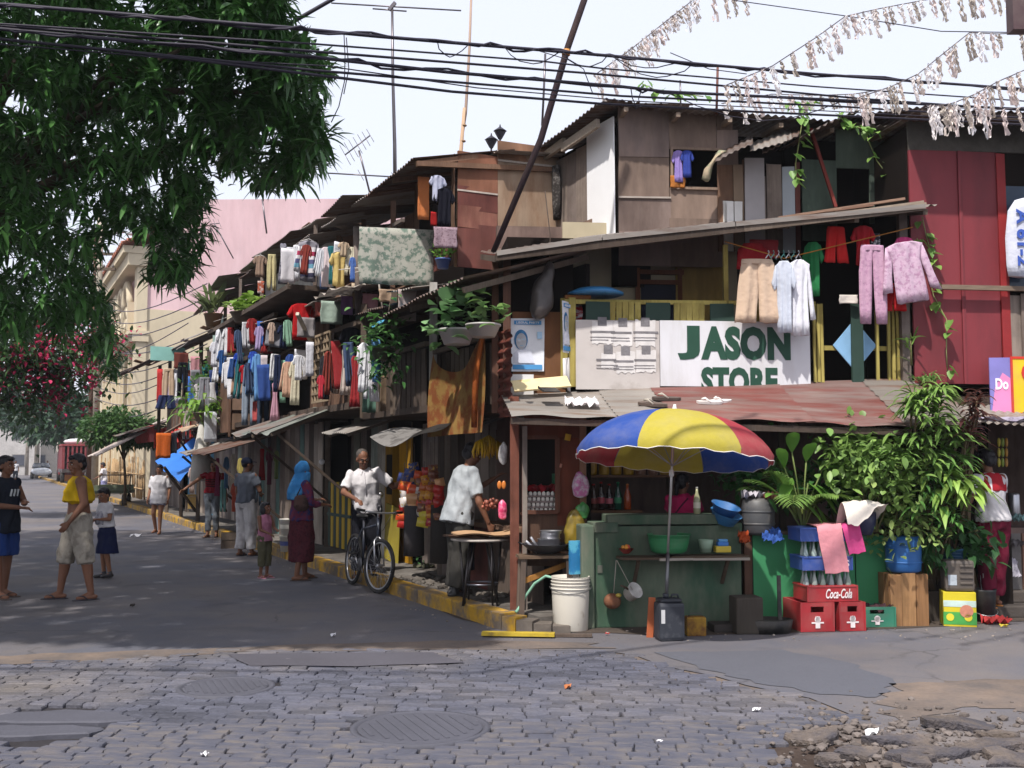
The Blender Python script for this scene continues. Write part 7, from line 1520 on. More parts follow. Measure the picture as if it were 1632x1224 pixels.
dracaena('dark red leaved cordyline at the awning end',1555,[(1550,640),(1562,655),(1545,668),(1558,700),(1535,690)],-.88,LRED,22,.24,.04,.5,'cordyline')
plant('spider_plant','spiky spider plant growing on the awning under the red wall',ats(1478,612,.1),[(46,(0,0,.02),(.05,.04,.01),.26,.025,.5,.5,leafm('8fa860','5f8a44'),STRAP)],'plant',((0,0),.08,.1,'6a4a3a',.03))
plant('spiky_plant','thin spiky plant standing at the foot of the balcony corner post',ats(1452,560,.12),[(14,(0,0,.1),(.03,.03,.1),.22,.03,.3,.2,LG,STRAP)],'plant',None,[[(0,0,-.15),(0,0,.2)]])
m=MB().lathe([(.1,0),(.14,.1),(.15,.22),(.001,.24)],20,ats(1372,852,-.72));tag(m.build('pot',plas('23284a'),None),'dark blue pot under the white cloth on the plant bench','pot')
cM=ats(1370,803,-.84);P=[]
for i in range(13):
 row=[]
 for j in range(13):
  u,v=i/12-.5,j/12-.5;rr=math.hypot(u*.9,v);row.append((u*.4,v*.32-.02,.03-.85*max(0,rr-.28)*(.55+.45*math.sin(math.atan2(v,u)*3+1))+.012*math.sin(i*1.7)*math.cos(j)))
 P.append(row)
tag(MB().grid(P).build('cloth',cloth('e6ddd2'),None,cM),'white cloth spread to dry over the plants','cloth')
bM=lambda px,py,y:atl(px,py,y)
plant('potted_plant','large leafed plant in a white pot on the porch railing',bM(728,528,-.4),[(52,(0,0,.2),(.16,.12,.13),.2,.15,.3,.15,leafm('4f7f48','7fa070'),OVAL),(14,(-.3,-.1,.02),(.1,.08,.07),.2,.15,.4,0,leafm('5a8a4a','7fa070'),OVAL)],'plant',((0,0),.19,.16,'b9b5b4',.02))
plant('potted_plant','thin plant in a wide pale bowl beside the large leafed one',bM(770,520,-.34),[(26,(.1,0,.12),(.12,.08,.1),.17,.11,.35,.1,leafm('47703e','6f8a4a'),OVAL)],'plant',((0,0),.17,.13,'a8a4a0',.02))
plant('hanging_basket','round hanging basket full of fern and leaves over the side street',bM(610,545,-.5),[(170,(0,0,.02),(.17,.17,.17),.15,.06,.5,.0,leafm('3a6434','55803f'),OVAL),(90,(.05,0,-.28),(.12,.12,.16),.14,.05,.6,-.3,LD,OVAL)],'plant',((0,0),.14,.14,'3a3430',-.08))
tag(MB().tube([bM(610,545,-.5).translation,bM(610,545,-.5).translation+Vector((.1,.05,.6))],.006,4).build('wire',OLD[0]),'wire holding the hanging fern basket','wire')
plant('potted_plant','small green plant in a red and blue pot by the bamboo mast',bM(706,415,.1),[(50,(0,0,.08),(.06,.06,.05),.11,.04,.3,.4,leafm('6f9a3a','4f7a34'),STRAP)],'plant',((0,0),.09,.12,'3a5aa0',.02))
plant('spiky_plant','pale spiky agave like plant on the far upper balcony',bM(340,500,-.4),[(44,(0,0,.1),(.1,.1,.1),.85,.09,.25,.6,leafm('7d8a5c','5f7048'),STRAP)],'plant',((0,0),.2,.3,'8a6a50',.0))
plant('potted_plant','row of low lettuce green leaves on the far balcony rail',bM(392,498,-.3),[(120,(0,0,.1),(.35,.12,.08),.22,.13,.3,.2,leafm('8aa84a','6f963a'),OVAL)],'plant',((0,0),.3,.2,'6a5a4a',.0))
plant('drooping_plant','bright green drooping plant over the far stall',bM(322,650,-.6),[(70,(0,0,.0),(.22,.2,.12),.55,.09,.8,.3,leafm('7fa03a','5f8a34'),STRAP)],'plant',((0,0),.18,.2,'6a5a4a',-.1))
plant('shrub','fuzzy green shrub growing beside the brown bay',bM(335,625,-.3),[(260,(0,0,0),(.3,.3,.38),.2,.09,.3,.1,leafm('56783a','3f6232'),OVAL)],'plant')
def vine(label,px,y,n_l,s=.1,F=FS,lm=None):
 pts=[F@Vector((pl(F,p[0],p[1],y).x,y+U(-.05,.05),pl(F,p[0],p[1],y).z))for p in px];t=T('vine',label,'vine',Matrix.Translation(pts[0]));loc=[p-pts[0]for p in pts]
 MB().tube(loc,.006,5).build('stem',wood('8a9060'),t)
 for k in range(n_l):
  f=U(0,len(loc)-1.001);i=int(f);p=loc[i].lerp(loc[i+1],f-i)+Vector((U(-.05,.05),U(-.05,.02),U(-.03,.03)));vleaf(t,p,(U(-.8,.8),U(-.7,-.1),U(-1,-.1)),s*U(.8,1.25),s*U(.75,1.0),.15,lm or leafm('86a854','5f8a40'),HEART)
vine('heart leaved vine hanging beside the pale boards above the roof',[(1288,160),(1278,190),(1276,225),(1270,260),(1268,295)],.6,26,.11)
vine('heart leaved vine clump trailing over the green house',[(1335,180),(1350,200),(1370,205),(1395,212)],.6,22,.11);vine('vine runner hanging down the green boards',[(1378,215),(1400,255),(1420,290),(1440,305)],.8,9,.09)
vine('vine climbing beside the balcony corner post',[(1470,345),(1480,375),(1485,400),(1490,430)],.12,9,.1);vine('vine climbing the red sheet wall',[(1460,380),(1475,420),(1490,470),(1505,510),(1505,560),(1512,600)],.12,13,.12)
vine('leafy creeper running along the cables above the plywood house',[(1020,135),(1045,145),(1080,150),(1120,155)],.0,16,.11);vine('creeper tuft above the green house roof',[(1255,165),(1280,168),(1305,165)],.3,12,.12)
# ================================================================ wires, masts, bunting
def wire(label,px,Y0,Y1,r,c='3a3540',messy=0,name='cable'):
 e0,e1=px[0],px[-1];px=[(e0[0]-900,e0[1]-900*(px[1][1]-e0[1])/(px[1][0]-e0[0]))]+px+[(e1[0]+900,e1[1]+900*(e1[1]-px[-2][1])/(e1[0]-px[-2][0]))]if len(px)>4 else px
 n=len(px);P=[]
 for i in range(n-1):
  for k in range(6):
   t=k/6;f=(i+t)/(n-1);a,b=px[i],px[i+1];q=at_y(a[0]+(b[0]-a[0])*t,a[1]+(b[1]-a[1])*t,Y0+(Y1-Y0)*max(0,(a[0]+(b[0]-a[0])*t-450)/1182));P.append(q)
 P.append(at_y(*px[-1],Y0+(Y1-Y0)*max(0,(px[-1][0]-450)/1182)))
 t=T(name,label,'cable');MB().tube(P,r,6).build('strand',mat('cable_'+c,hx(c),.6,.05,9,.1),t)
 if messy:
  q=[p+Vector((0,U(-.02,.02),U(-.02,.02)))for p in P];MB().tube(q,r*.7,5).build('strand',mat('cable_'+c,hx(c),.6,.05,9,.1),t)
  for k in range(messy//2):
   i=rnd.randrange(12,len(P)-8);a,b=P[i],P[min(len(P)-1,i+rnd.randrange(2,6))];d=U(.05,.2);MB().tube([a.lerp(b,s/6)+Vector((U(-.02,.02),0,-d*math.sin(PI*s/6)))for s in range(7)],.004,4).build('loop',mat('cable_'+c,hx(c),.6),t)
 return t
WC='2e2a36'
wire('thick twisted cable bundle, topmost across the whole view',[(-120,2),(22,8),(263,28),(458,44),(592,57),(745,70),(855,79),(972,89),(1136,104),(1300,118),(1632,142),(1760,152)],5.9,9.0,.011,WC,10)
wire('thin cable just under the topmost bundle',[(-120,30),(0,38),(263,55),(500,70),(868,98),(960,109),(1300,138),(1760,170)],5.92,9.0,.006,WC)
wire('cable second below the topmost bundle',[(-120,34),(0,41),(263,62),(500,82),(941,117),(1369,157),(1760,185)],5.95,9.1,.008,WC)
wire('dark bundled cable in the middle of the span',[(-120,36),(0,46),(150,60),(500,91),(714,115),(990,138),(1059,146),(1632,174),(1760,182)],5.95,9.1,.011,WC,5)
wire('medium cable under the dark middle bundle',[(-120,55),(0,62),(263,88),(500,112),(990,153),(1343,170),(1760,196)],6.0,9.1,.008,WC)
wire('heavy cable lowest across the tree',[(-120,50),(0,62),(225,85),(500,119),(720,146),(953,165),(1200,178),(1500,192),(1760,205)],6.0,9.2,.009,WC)
wire('hair thin wire between the lower cables',[(-120,60),(260,92),(520,105),(760,140),(990,160),(1300,176)],6.0,9.0,.004,WC)
wire('thick cable rising steeply out of the tree',[(380,85),(458,40),(535,-4),(620,-50)],7.2,7.2,.014,WC)
for k,(pts,Y,lab)in enumerate((([(548,50),(550,90),(549,130),(540,170),(528,195)],7.4,'loose wire dangling from the cables beside the tree'),([(552,60),(556,110),(548,150)],7.4,'short loose wire beside the longer dangling one'),([(855,80),(905,95),(930,110),(945,150)],8.0,'drooping loop of wire near the leaning pole'),([(1068,84),(1130,110),(1190,118)],8.2,'slack wire hanging under the upper bundle near the bunting'),([(1166,0),(1345,25),(1500,50),(1632,52)],8,'thin string crossing the sky above the bunting'))):
 tag(MB().tube([at_y(*p,Y)for p in pts],.004,5).build('cable',mat('cable_'+WC,hx(WC),.6)),lab,'cable')
for k,(y0,y1)in enumerate(((480,474),(498,500),(530,515),(560,548),(578,570),(592,588),(612,600),(630,622),(520,540),(462,452))):
 a=at_y(150,y0+22,47);b=wl(FL,330-(k%3)*15,y1,-.2);P=[a.lerp(b,i/10)+Vector((0,0,-.5*math.sin(PI*i/10)))for i in range(11)]
 tag(MB().tube(P,.016,4).build('service_cable',mat('cable_5a5560',hx('5a5560'),.7)),'service cable sagging from the concrete pole to the far roofs, %s of ten'%['first','second','third','fourth','fifth','sixth','seventh','eighth','ninth','tenth'][k],'cable','service cables by the concrete pole')
MET=metal('6a6468')
def mast(label,pts,Y,r,m,name='mast',cat='mast'):
 P=[at_y(p[0],p[1],Y)for p in pts];t=T(name,label,cat,Matrix.Translation(P[-1]));MB().tube([p-P[-1]for p in P],r,7).build('pole',m,t);return t,P
t,P=mast('thin tall antenna mast with a wide aerial above the row of roofs',[(625,8),(626,120),(629,230),(630,345)],16.5,[.02,.025,.03,.035],MET,'antenna')
for (x0,y0,x1,y1)in ((528,5,735,17),(594,14,648,18)):MB().tube([at_y(x0,y0,16.5)-P[-1],at_y(x1,y1,16.5)-P[-1]],.013,5).build('element',MET,t)
MB().beam(at_y(620,16,16.5)-P[-1],at_y(630,4,16.5)-P[-1],.05,.05).build('clamp',MET,t)
t,P=mast('long bamboo pole lashed in two pieces beside the brown house',[(753,-60),(748,80),(742,180),(735,225)],13.2,[.014,.017,.02,.02],wood('b0988a'),'bamboo_pole','pole');MB().tube([at_y(740,172,13.15)-P[-1],at_y(733,260,13.15)-P[-1],at_y(727,425,13.15)-P[-1]],[.02,.026,.03],7).build('lower_pole',wood('b79a80'),t)
for k in range(8):q=at_y(740-k*1.7,200+k*25,13.15)-P[-1];MB().lathe([(.028,-.01),(.033,0),(.028,.01)],8,Matrix.Translation(q)).build('node',wood('8f765f'),t)
t,P=mast('dark timber pole leaning across the brown plywood wall',[(945,-40),(905,75),(862,222),(786,402)],11.0,[.035,.036,.036,.03],wood('30252a','40332f'),'leaning_pole','pole')
MB().lathe([(.045,-.03),(.046,.03)],8,Matrix.Translation(at_y(902,84,11.0)-P[-1])).build('strap',plas('c8883a'),t)
t,P=mast('short antenna post behind the leaning pole',[(869,86),(867,140),(864,200)],12.5,.014,MET,'antenna');t,P=mast('rusty prop pole standing on the plywood house roof',[(1144,104),(1142,182)],12,.015,wood('6a4a44'),'antenna');t,P=mast('thin wire post near the creeper above the roof',[(1084,128),(1085,172)],12,.01,MET,'antenna')
def yagi(label,post,boom,nel,L,Y):
 t,P=mast(label,post,Y,.018,MET,'antenna','antenna');a,b=at_y(*boom[0],Y)-P[-1],at_y(*boom[1],Y)-P[-1];MB().tube([a,b],.014,5).build('boom',MET,t)
 for k in range(nel):p=a.lerp(b,k/(nel-1));l=L*(1-.4*k/nel);MB().tube([p+Vector((-.25*l,.3*l,.45*l)),p+Vector((.25*l,-.3*l,-.45*l))],.007,4).build('element',MET,t)
yagi('television aerial with many short rods on the far roof',[(572,240),(580,270),(592,318)],[(550,247),(590,216)],7,.5,19);yagi('horizontal aerial bar beside the tall mast',[(628,278),(626,330)],[(522,276),(628,282)],3,.3,19)
yagi('aerial on a bent pole in front of the pink wall',[(342,357),(372,412)],[(335,357),(350,356)],3,.4,30)
t,P=mast('aerial post standing before the pink wall near its roof',[(418,318),(425,372)],24,.02,MET,'antenna')
t,P=mast('rooftop aerial with spread arms in front of the floral sheet',[(601,425),(606,470),(612,505)],14.6,.012,wood('b0a8a0'),'antenna')
for (x1,y1)in ((540,430),(560,436),(650,420),(676,452),(570,428)):MB().tube([at_y(603,424,14.6)-P[-1],at_y(x1,y1,14.6)-P[-1]],.008,5).build('arm',wood('c8c0b8'),t)
t,P=mast('thin aerial with short rods standing on the porch roof',[(645,398),(646,470)],14.2,.012,MET,'antenna')
for k in range(5):MB().tube([at_y(606+k*4,390+k*6,14.2)-P[-1],at_y(690-k*6,396+k*5,14.2)-P[-1]],.006,4).build('element',metal('b8b4b4'),t)
tag(MB().beam(wl(FL,474,500,-.6),wl(FL,499,552,-.1),.05,.05).build('prop_pole',wood('c8beb0')),'pale slanting stick propping the ledge under the red shirt','stick')
tag(MB().tube([wl(FL,568,362,0),wl(FL,570,430,0),wl(FL,572,500,0)],.05,8).build('wooden_post',GREYW[0]),'thick grey wooden post between the top floor and the floral sheet','post')
for (px,py,lab)in ((797,222,'small black street lantern seen above the brown house roof'),(783,236,'lower black street lantern beside the taller one on the roof line')):
 q=at_y(px,py,30);t=T('street_lantern',lab,'street lamp',Matrix.Translation(q));LN=mat('lantern_black',hx('25222c'),.5)
 MB().tube([(0,0,-1.2),(0,0,0)],.03,6).build('post',LN,t);MB().lathe([(.05,0),(.16,.2),(.12,.22),(.2,.24),(.03,.36),(.01,.44)],8,sm=False).build('lantern',LN,t)
def bunting(label,px,Y,n,lo,hi,cols,seed,lean=.15):
 r=random.Random(seed);pts=[at_y(*p,Y+.8*i/len(px))for i,p in enumerate(px)];t=T('bunting',label,'bunting',Matrix.Translation(pts[0]),'strings of streamers over the crossing');loc=[p-pts[0]for p in pts]
 MB().tube(loc,.004,4).build('string',cloth('6a6468'),t)
 for k in range(n):
  f=(k+r.uniform(.1,.9))/n*(len(loc)-1);f=min(f,len(loc)-1.001);i=int(f);p=loc[i].lerp(loc[i+1],f-i);L=r.uniform(lo,hi);m=MB();ln=lean*r.uniform(.3,1.6)
  for s in range(4):
   ph=r.uniform(0,6);x0=r.uniform(-.018,.018);P=[]
   for a in range(11):
    v=a/10;l=L*r.uniform(.94,1.0)if a==10 else L*v*(.75+.25*((s*7)%5)/4);an=ph+v*9;c_=Vector((x0+ln*l+.012*math.sin(v*14+ph),.012*math.cos(v*11+ph),-l));wv=Vector((math.cos(an),math.sin(an),.5*math.sin(an*1.7)))*(.009+.004*math.sin(v*21+ph));P.append([c_-wv,c_+wv])
   m.grid(P,False)
  m.build('streamer',r.choice(cols),t,Matrix.Translation(p))
BC=[mat('streamer_'+c,hx(c),.35,.1,20,.2,12,None,0,.5,0,None,.5,.1,2,None,0,.35)for c in ('eee8e6','d8ccc4','f0ecec','c4bab0','e2d4d0')]
bunting('streamer string slanting up from the plywood house eave',[(950,118),(1010,75),(1060,35),(1112,-6)],8.0,25,.1,.25,BC,1);bunting('short streamer string at the top edge beside the slanting one',[(1118,-14),(1160,-8),(1190,-12)],8.0,4,.16,.24,BC,2)
bunting('long streamer string rising from above the roof to the top edge',[(1152,138),(1231,105),(1300,60),(1347,26),(1400,14),(1463,2),(1540,-12),(1610,-16)],7.6,38,.13,.24,BC,3)
bunting('low streamer string sagging over the green house',[(1150,165),(1230,150),(1300,152),(1360,150),(1410,142)],8.2,18,.12,.22,BC,4);bunting('streamer string rising from the green house towards the right',[(1360,158),(1420,138),(1463,118),(1505,84),(1545,52),(1590,54),(1700,50)],7.4,23,.13,.24,BC,5)
bunting('lowest streamer string hanging before the red house roof',[(1474,172),(1520,164),(1554,150),(1590,130),(1632,112),(1700,90)],7.2,19,.14,.26,BC,6);bunting('streamer string along the red house eave',[(1476,168),(1530,172),(1580,176),(1640,170),(1700,168)],8.0,11,.18,.28,BC,7)
tag(MB().box(-.1,-.05,-.2,.1,.05,.2).build('lamp_housing',plas('4a3438',.6),None,Matrix.Translation(at_y(1632,5,7))),'dark fixture at the top corner above the bunting','fixture')
# ================================================================ mango tree
poly=[(-60,-80),(470,-70),(445,-10),(452,45),(498,80),(524,108),(500,165),(512,215),(500,262),(488,288),(440,300),(412,296),(396,268),(368,262),(350,300),(322,312),(328,350),(318,395),(308,420),(284,462),(268,455),(250,462),(236,440),(232,404),(252,378),(236,366),(205,378),(172,372),(160,396),(150,430),(160,470),(178,500),(176,545),(190,588),(172,600),(150,560),(120,530),(70,520),(30,538),(-60,560)]
tree=T('mango_tree','big mango tree with hanging green fruit over the side street','tree',Matrix.Translation((-7.5,13.0,0)))
org=np.array((-7.5,13.0,0))
gaps=[(592/2.661,50/2.661,26),(765/2.661,530/2.661,15),(430/2.661,880/2.661,12),(700/2.661,680/2.661,13),(520/2.661,1000/2.661,22)]
C=[]
while len(C)<3000:
 px,py=U(-60,525),U(-80,600)
 if not inside((px,py),poly):continue
 if any(math.hypot(px-g[0],py-g[1])<g[2]for g in gaps)and rnd.random()<.85:continue
 if noise.noise(Vector((px*.022,py*.022,3)))<-.28:continue
 lo,hi=6.5,18.0
 while lo<9 and at_y(px,py,lo).y+.57*at_y(px,py,lo).z<9.35:lo+=.1
 def okc(p):return p.x+.26*p.z<-.1-.49*(p.y+.57*p.z-10.26)+.25
 while hi>lo and not okc(at_y(px,py,hi)):hi-=.25
 Y=lo+(hi-lo)*rnd.random()**1.25 if hi>lo else lo+U(0,.6)
 p=at_y(px,py,Y);C.append((p.x,p.y,p.z,1))
while len(C)<9600:  # unseen crown leaves out of view, shaped so their shadow covers the street
 p=(U(-18,1.5),U(3.5,24),U(3.2,12));px=816+p[0]/p[1]*1700;py=735-(p[2]-1.6)/p[1]*1700
 e=((p[0]+8)/8.5)**2+((p[1]-13.5)/10.5)**2+((p[2]-7.2)/4.6)**2
 if e>1 or (px>-70 and py>-90)or not okc(Vector(p))or p[1]+.57*p[2]<9.6 or p[1]+.57*p[2]>25:continue
 C.append((*p,0))
nl=11
def rosettes(cs,sc=1.0,prof=(.2,.85,1.0,.65,.05)):
 n=len(cs)*nl;P=np.repeat(np.array([c[:3]for c in cs]),nl,0)+NR.normal(size=(n,3))*.035;ax=NR.normal(size=(len(cs),3))*.5+np.array([.1,-.35,-.1]);ax=np.repeat(ax,nl,0);D=sph(n)*.9+ax;D[:,2]-=.08
 return leaves(P,D,.175*sc*NR.uniform(.55,1.25,n),.038*sc*NR.uniform(.8,1.2,n),NR.uniform(.02,.4,n),.18,prof)
ML=leafm('476f38','335729',.22,.36,.4)
near=sorted([c for c in C if c[3]],key=lambda c:c[1])
single,rest_,hid=near[:220],near[220:],[c for c in C if not c[3]]
base_cl=[]
for k in range(10):
 V,F=rosettes([(0,0,0)],.88);base_cl.append(np_mesh('leaf_cluster',V,F,ML))
for i,c in enumerate(single):put('leaf_cluster',base_cl[i%10],tree,Matrix.Translation(Vector(c[:3])-Vector(org))@Matrix.Rotation(U(-.7,.7),4,'Z')@Matrix.Rotation(U(-.4,.4),4,'Y'))
V,F=rosettes(rest_,.95);V2,F2=rosettes(hid,1.6,(.3,1.0,.1));F=np.vstack([F,F2+len(V)]);V=np.vstack([V,V2]);put('crown',np_mesh('crown',V-org,F,ML),tree,kind='stuff')
far_c=[c for c in C if c[3]and c[1]>11][:260]
mb=MB();mb.tube([(0,0,0),(.1,0,1.4),(.4,-.1,2.8),(.9,-.3,4.2),(1.6,-.6,5.6)],[.38,.32,.28,.2,.1],12);mb.build('trunk',wood('4a4038','5c5246'),tree)
for k in range(26):
 c=Vector(rnd.choice(near if k%2 else C)[:3])-Vector(org);s=Vector((.4+U(0,.6),-.2,U(2.8,4.6)));m_=s.lerp(c,.5)+Vector((0,0,U(.2,.7)));MB().tube([s,s.lerp(m_,.5)+Vector((0,0,.2)),m_,m_.lerp(c,.6)+Vector((0,0,.1)),c],[.1,.08,.055,.03,.012],7).build('branch',wood('4a4038','5c5246'),tree)
for (px,py)in ((107,166),(80,199),(90,196),(84,212),(93,206),(314,153),(318,168),(351,205),(167,137)):
 p=at_y(px,py,8.0)-Vector(org);MB().ell(p,(.036,.036,.045),12,8).tube([p+Vector((0,0,.04)),p+Vector((0,.02,.16))],.003,4).build('mango',mat('mango_green',hx('44622f'),.5,.06,9,.12,4),tree)
# ================================================================ people
SKIN={'d':mat('skin_dark',hx('77503c'),.55,.06,20,.08,4,None,.02,.35),'m':mat('skin_mid',hx('8f634a'),.55,.06,20,.08,4,None,.02,.35),'l':mat('skin_light',hx('96694e'),.55,.06,20,.08,4,None,.02,.35)}
HAIR=mat('hair_black',hx('17141a'),.5,.15,60,.1,5,(8,8,1),.1,.4);HAIRG=mat('hair_grey',hx('4a4440'),.6,.2,60,.1,5,(8,8,1),.1,.3)
EYEM=mat('eye_dark',hx('1a1416'),.2,.05);LIPM=mat('lips',hx('6a3a34'),.5,.05);EYEW=mat('eye_white',hx('c8c0b8'),.3,.03)
JB=dict(pel=(0,0,.93),wst=(0,0,1.08),chs=(0,-.005,1.24),sho=(0,.01,1.36),nek=(0,.005,1.42),hed=(0,-.02,1.54),shL=(.17,.01,1.345),elL=(.215,.03,1.07),wrL=(.225,-.05,.83),shR=(-.17,.01,1.345),elR=(-.215,.03,1.07),wrR=(-.225,-.05,.83),hpL=(.085,0,.89),knL=(.095,-.015,.49),anL=(.095,.02,.08),hpR=(-.085,0,.89),knR=(-.095,-.015,.49),anR=(-.095,.02,.08))
def person(label,M,h=1.65,pose=None,lean=0.0,side=0.0,skin='m',top=None,sleeve=.55,hem=.86,bottom=None,bw=None,hair='short',hairm=None,head_yaw=0.0,head_pitch=0.0,shoe=None,detail=True,girth=1.0,female=False,extra=None,child=False,curl=.5,toe=None,tuck=False,topw=1.0):
 """faces -y in its own frame"""
 k=h/1.66;J={n:Vector(v)for n,v in JB.items()}
 Rl=Matrix.Rotation(R(lean),3,'X')@Matrix.Rotation(R(side),3,'Y');pv=J['pel'].copy()
 for n in ('wst','chs','sho','nek','hed','shL','elL','wrL','shR','elR','wrR'):J[n]=pv+Rl@(J[n]-pv)
 for n,v in (pose or {}).items():J[n]=Vector(v)
 hs=1.18 if child else 1.0;g=girth;v_=.007 if detail else .014
 t=T('person',label,'person',M@Matrix.Scale(k,4))
 up=(J['nek']-J['pel']).normalized();lr=(J['shL']-J['shR']).normalized();fw=lr.cross(up)*1.0
 def ring(c,rx,ry,o=0):return (J[c]+fw*o if isinstance(c,str)else c,lr*rx*g,fw*ry*g)
 hw=.158 if female else .145
 def torso(ex=0.0,z0=None,mb=None,low=True):
  m=mb or MB();rows=[]
  if low:rows.append((J['pel']-up*.1,lr*(.12*g+ex),fw*(.09*g+ex)))
  rows+=[(J['pel'],lr*(hw*g+ex),fw*(.11*g+ex)),(J['wst'],lr*((.118 if female else .125)*g+ex),fw*(.095*g+ex)),(J['chs'],lr*((.142 if female else .158)*g+ex),fw*((.118 if female else .112)*g+ex)),(J['sho']-up*.02,lr*(.15*g+ex),fw*(.085*g+ex)),(J['nek']-up*.03,lr*(.075+ex*.6),fw*(.065+ex*.6))]
  return m.rings(rows,18)
 m=torso()
 def tubr(c,a,e,r0,r1,mid=.5):
  d=(e-a).normalized();f=Vector((0,1,0))if abs(d.y)<.9 else Vector((1,0,0));x=d.cross(f).normalized();y=x.cross(d)
  c.rings([(a.lerp(e,q),x*(r0+(r1-r0)*q),y*(r0+(r1-r0)*q))for q in (0,.35,.7,.97,1)],16)
 m.cap(J['nek']-up*.06,J['hed']-up*.03,.054,.05,12)
 Hm=Matrix.Translation(J['hed'])@Rl.to_4x4()@Matrix.Rotation(R(head_yaw),4,'Z')@Matrix.Rotation(R(head_pitch),4,'X')@Matrix.Scale(hs,4)
 def hell(c,r):q=MB().ell(c,r,14,10);m.add([Hm@Vector(x)for x in q.v],q.f,True)
 hell((0,.012,.03),(.074,.092,.088));hell((0,-.012,-.03),(.06,.072,.075));hell((0,-.05,-.075),(.034,.03,.028));hell((0,-.092,-.012),(.013,.02,.017));hell((0,-.083,.01),(.01,.014,.03))
 hell((0,-.072,.03),(.045,.02,.012));hell((0,-.082,-.045),(.022,.012,.012))
 for s in (-1,1):hell((s*.076,.012,-.012),(.012,.02,.03));hell((s*.038,-.055,-.022),(.022,.02,.022))
 for s in 'LR':
  a,b,c=J['sh'+s],J['el'+s],J['wr'+s];m.cap(a,b,.05*g,.038*g,12);m.cap(b,c,.039*g,.026,12);m.ell(a,.055*g,12,8)
  d=(c-b).normalized();sg=1 if s=='L' else -1;pal=-lr*sg if (d.dot(up)<-.5)else Vector((0,0,-1));pal=(pal-d*pal.dot(d)).normalized();wd=d.cross(pal).normalized();pc=c+d*.085
  m.cap(c,pc,.026,.038,10,.5,pal)
  if detail:
   for f,(o,L)in enumerate(((-.03,.062),(-.01,.072),(.01,.068),(.028,.052))):
    p0=pc+wd*o*.85-d*.01;p1=p0+(d+pal*curl*.5).normalized()*(L*.55+.01);p2=p1+(d+pal*curl*1.6).normalized()*L*.5;m.cap(p0,p1,.0095,.009,8);m.cap(p1,p2,.009,.008,8)
   fwd=wd if wd.dot(fw)>0 else -wd
   p0=c+d*.035+fwd*.02;p1=p0+(d+fwd*.9).normalized()*.04;p2=p1+(d+fwd*.25+pal*.4).normalized()*.03;m.cap(p0,p1,.013,.011,8);m.cap(p1,p2,.011,.009,8)
  else:m.cap(pc,pc+d*.06,.034,.02,8,.5,pal)
  a,b,c=J['hp'+s],J['kn'+s],J['an'+s];m.cap(a,b,.083*g,.055*g,14);m.cap(b,c,.054*g,.036,12);m.cap(b+(c-b)*.25+Vector((0,.012,0)),b+(c-b)*.5+Vector((0,.01,0)),.047*g,.04*g,10)
  td=Vector((.18*sg,-1,0)).normalized()if toe is None else Vector(toe[s]).normalized()
  m.cap(c+Vector((0,.03,-.045))-td*.01,c+td*.14+Vector((0,0,-.055)),.036,.03,10,.8,(0,0,1));m.cap(c+Vector((0,0,-.01)),c+td*.1+Vector((0,0,-.045)),.034,.026,10)
 me=remesh(m,v_,'body',4);me.materials.append(SKIN[skin]);put('body',me,t)
 for s in (-1,1):
  e=MB().ell((0,0,0),(.0135,.006,.0075),10,6);e.v=[tuple(Hm@(Vector((s*.032,-.079,.01))+Vector(v)))for v in e.v];eo=e.build('eye',EYEW,t)
  e=MB().ell((0,0,0),(.007,.004,.007),8,6);e.v=[tuple(Hm@(Vector((s*.032,-.084,.01))+Vector(v)))for v in e.v];e.build('iris',EYEM,eo)
  e=MB().tube([Hm@Vector((s*.018,-.088,.034)),Hm@Vector((s*.035,-.086,.04)),Hm@Vector((s*.052,-.074,.033))],.005,5);e.build('eyebrow',HAIR,t)
 e=MB().ell((0,0,0),(.024,.008,.009),10,6);e.v=[tuple(Hm@(Vector((0,-.089,-.047))+Vector(v)))for v in e.v];e.build('mouth',LIPM,t)
 hm=hairm or HAIR;q=MB()
 def hh(c,r):w_=MB().ell(c,r,16,12);q.add([Hm@Vector(x)for x in w_.v],w_.f,True)
 if hair in ('short','long','bob','tail','cropped'):
  if hair=='cropped':hh((0,.03,.05),(.077,.085,.076));hh((0,.05,.01),(.07,.06,.06))
  else:hh((0,.025,.055),(.084,.092,.08));hh((0,.05,.0),(.08,.07,.075));hh((0,-.045,.088),(.055,.045,.03))
 if hair=='bob':hh((.06,.03,-.03),(.035,.06,.08));hh((-.06,.03,-.03),(.035,.06,.08));hh((0,.07,-.04),(.07,.045,.08))
 if hair=='long':
  hh((.065,.02,-.04),(.03,.05,.11));hh((-.065,.02,-.04),(.03,.05,.11));w_=MB().rings([((0,.07,.02),(.07,0,0),(0,.04,0)),((0,.085,-.12),(.085,0,0),(0,.045,0)),((.0,.08,-.26),(.075,0,0),(0,.03,0)),((0,.08,-.31),(.04,0,0),(0,.02,0))],14);q.add([Hm@Vector(x)for x in w_.v],w_.f,True)
 if hair=='tail':w_=MB().rings([((0,.1,.03),(.025,0,0),(0,.025,0)),((0,.14,-.03),(.035,0,0),(0,.03,0)),((0,.13,-.16),(.02,0,0),(0,.02,0))],10);q.add([Hm@Vector(x)for x in w_.v],w_.f,True)
 if hair!='none':me=remesh(q,.009 if detail else .014,'hair',2,.006,3,60);me.materials.append(hm);put('hair',me,t)
 def cloth_part(mb,nm,m_,vox=.011,wr=.012,sd=0):me=remesh(mb,vox if detail else .016,nm,3,wr*1.5,sd,15);me.materials.append(m_);return put(nm,me,t)
 sd=hash(label)%50 if False else len(label)
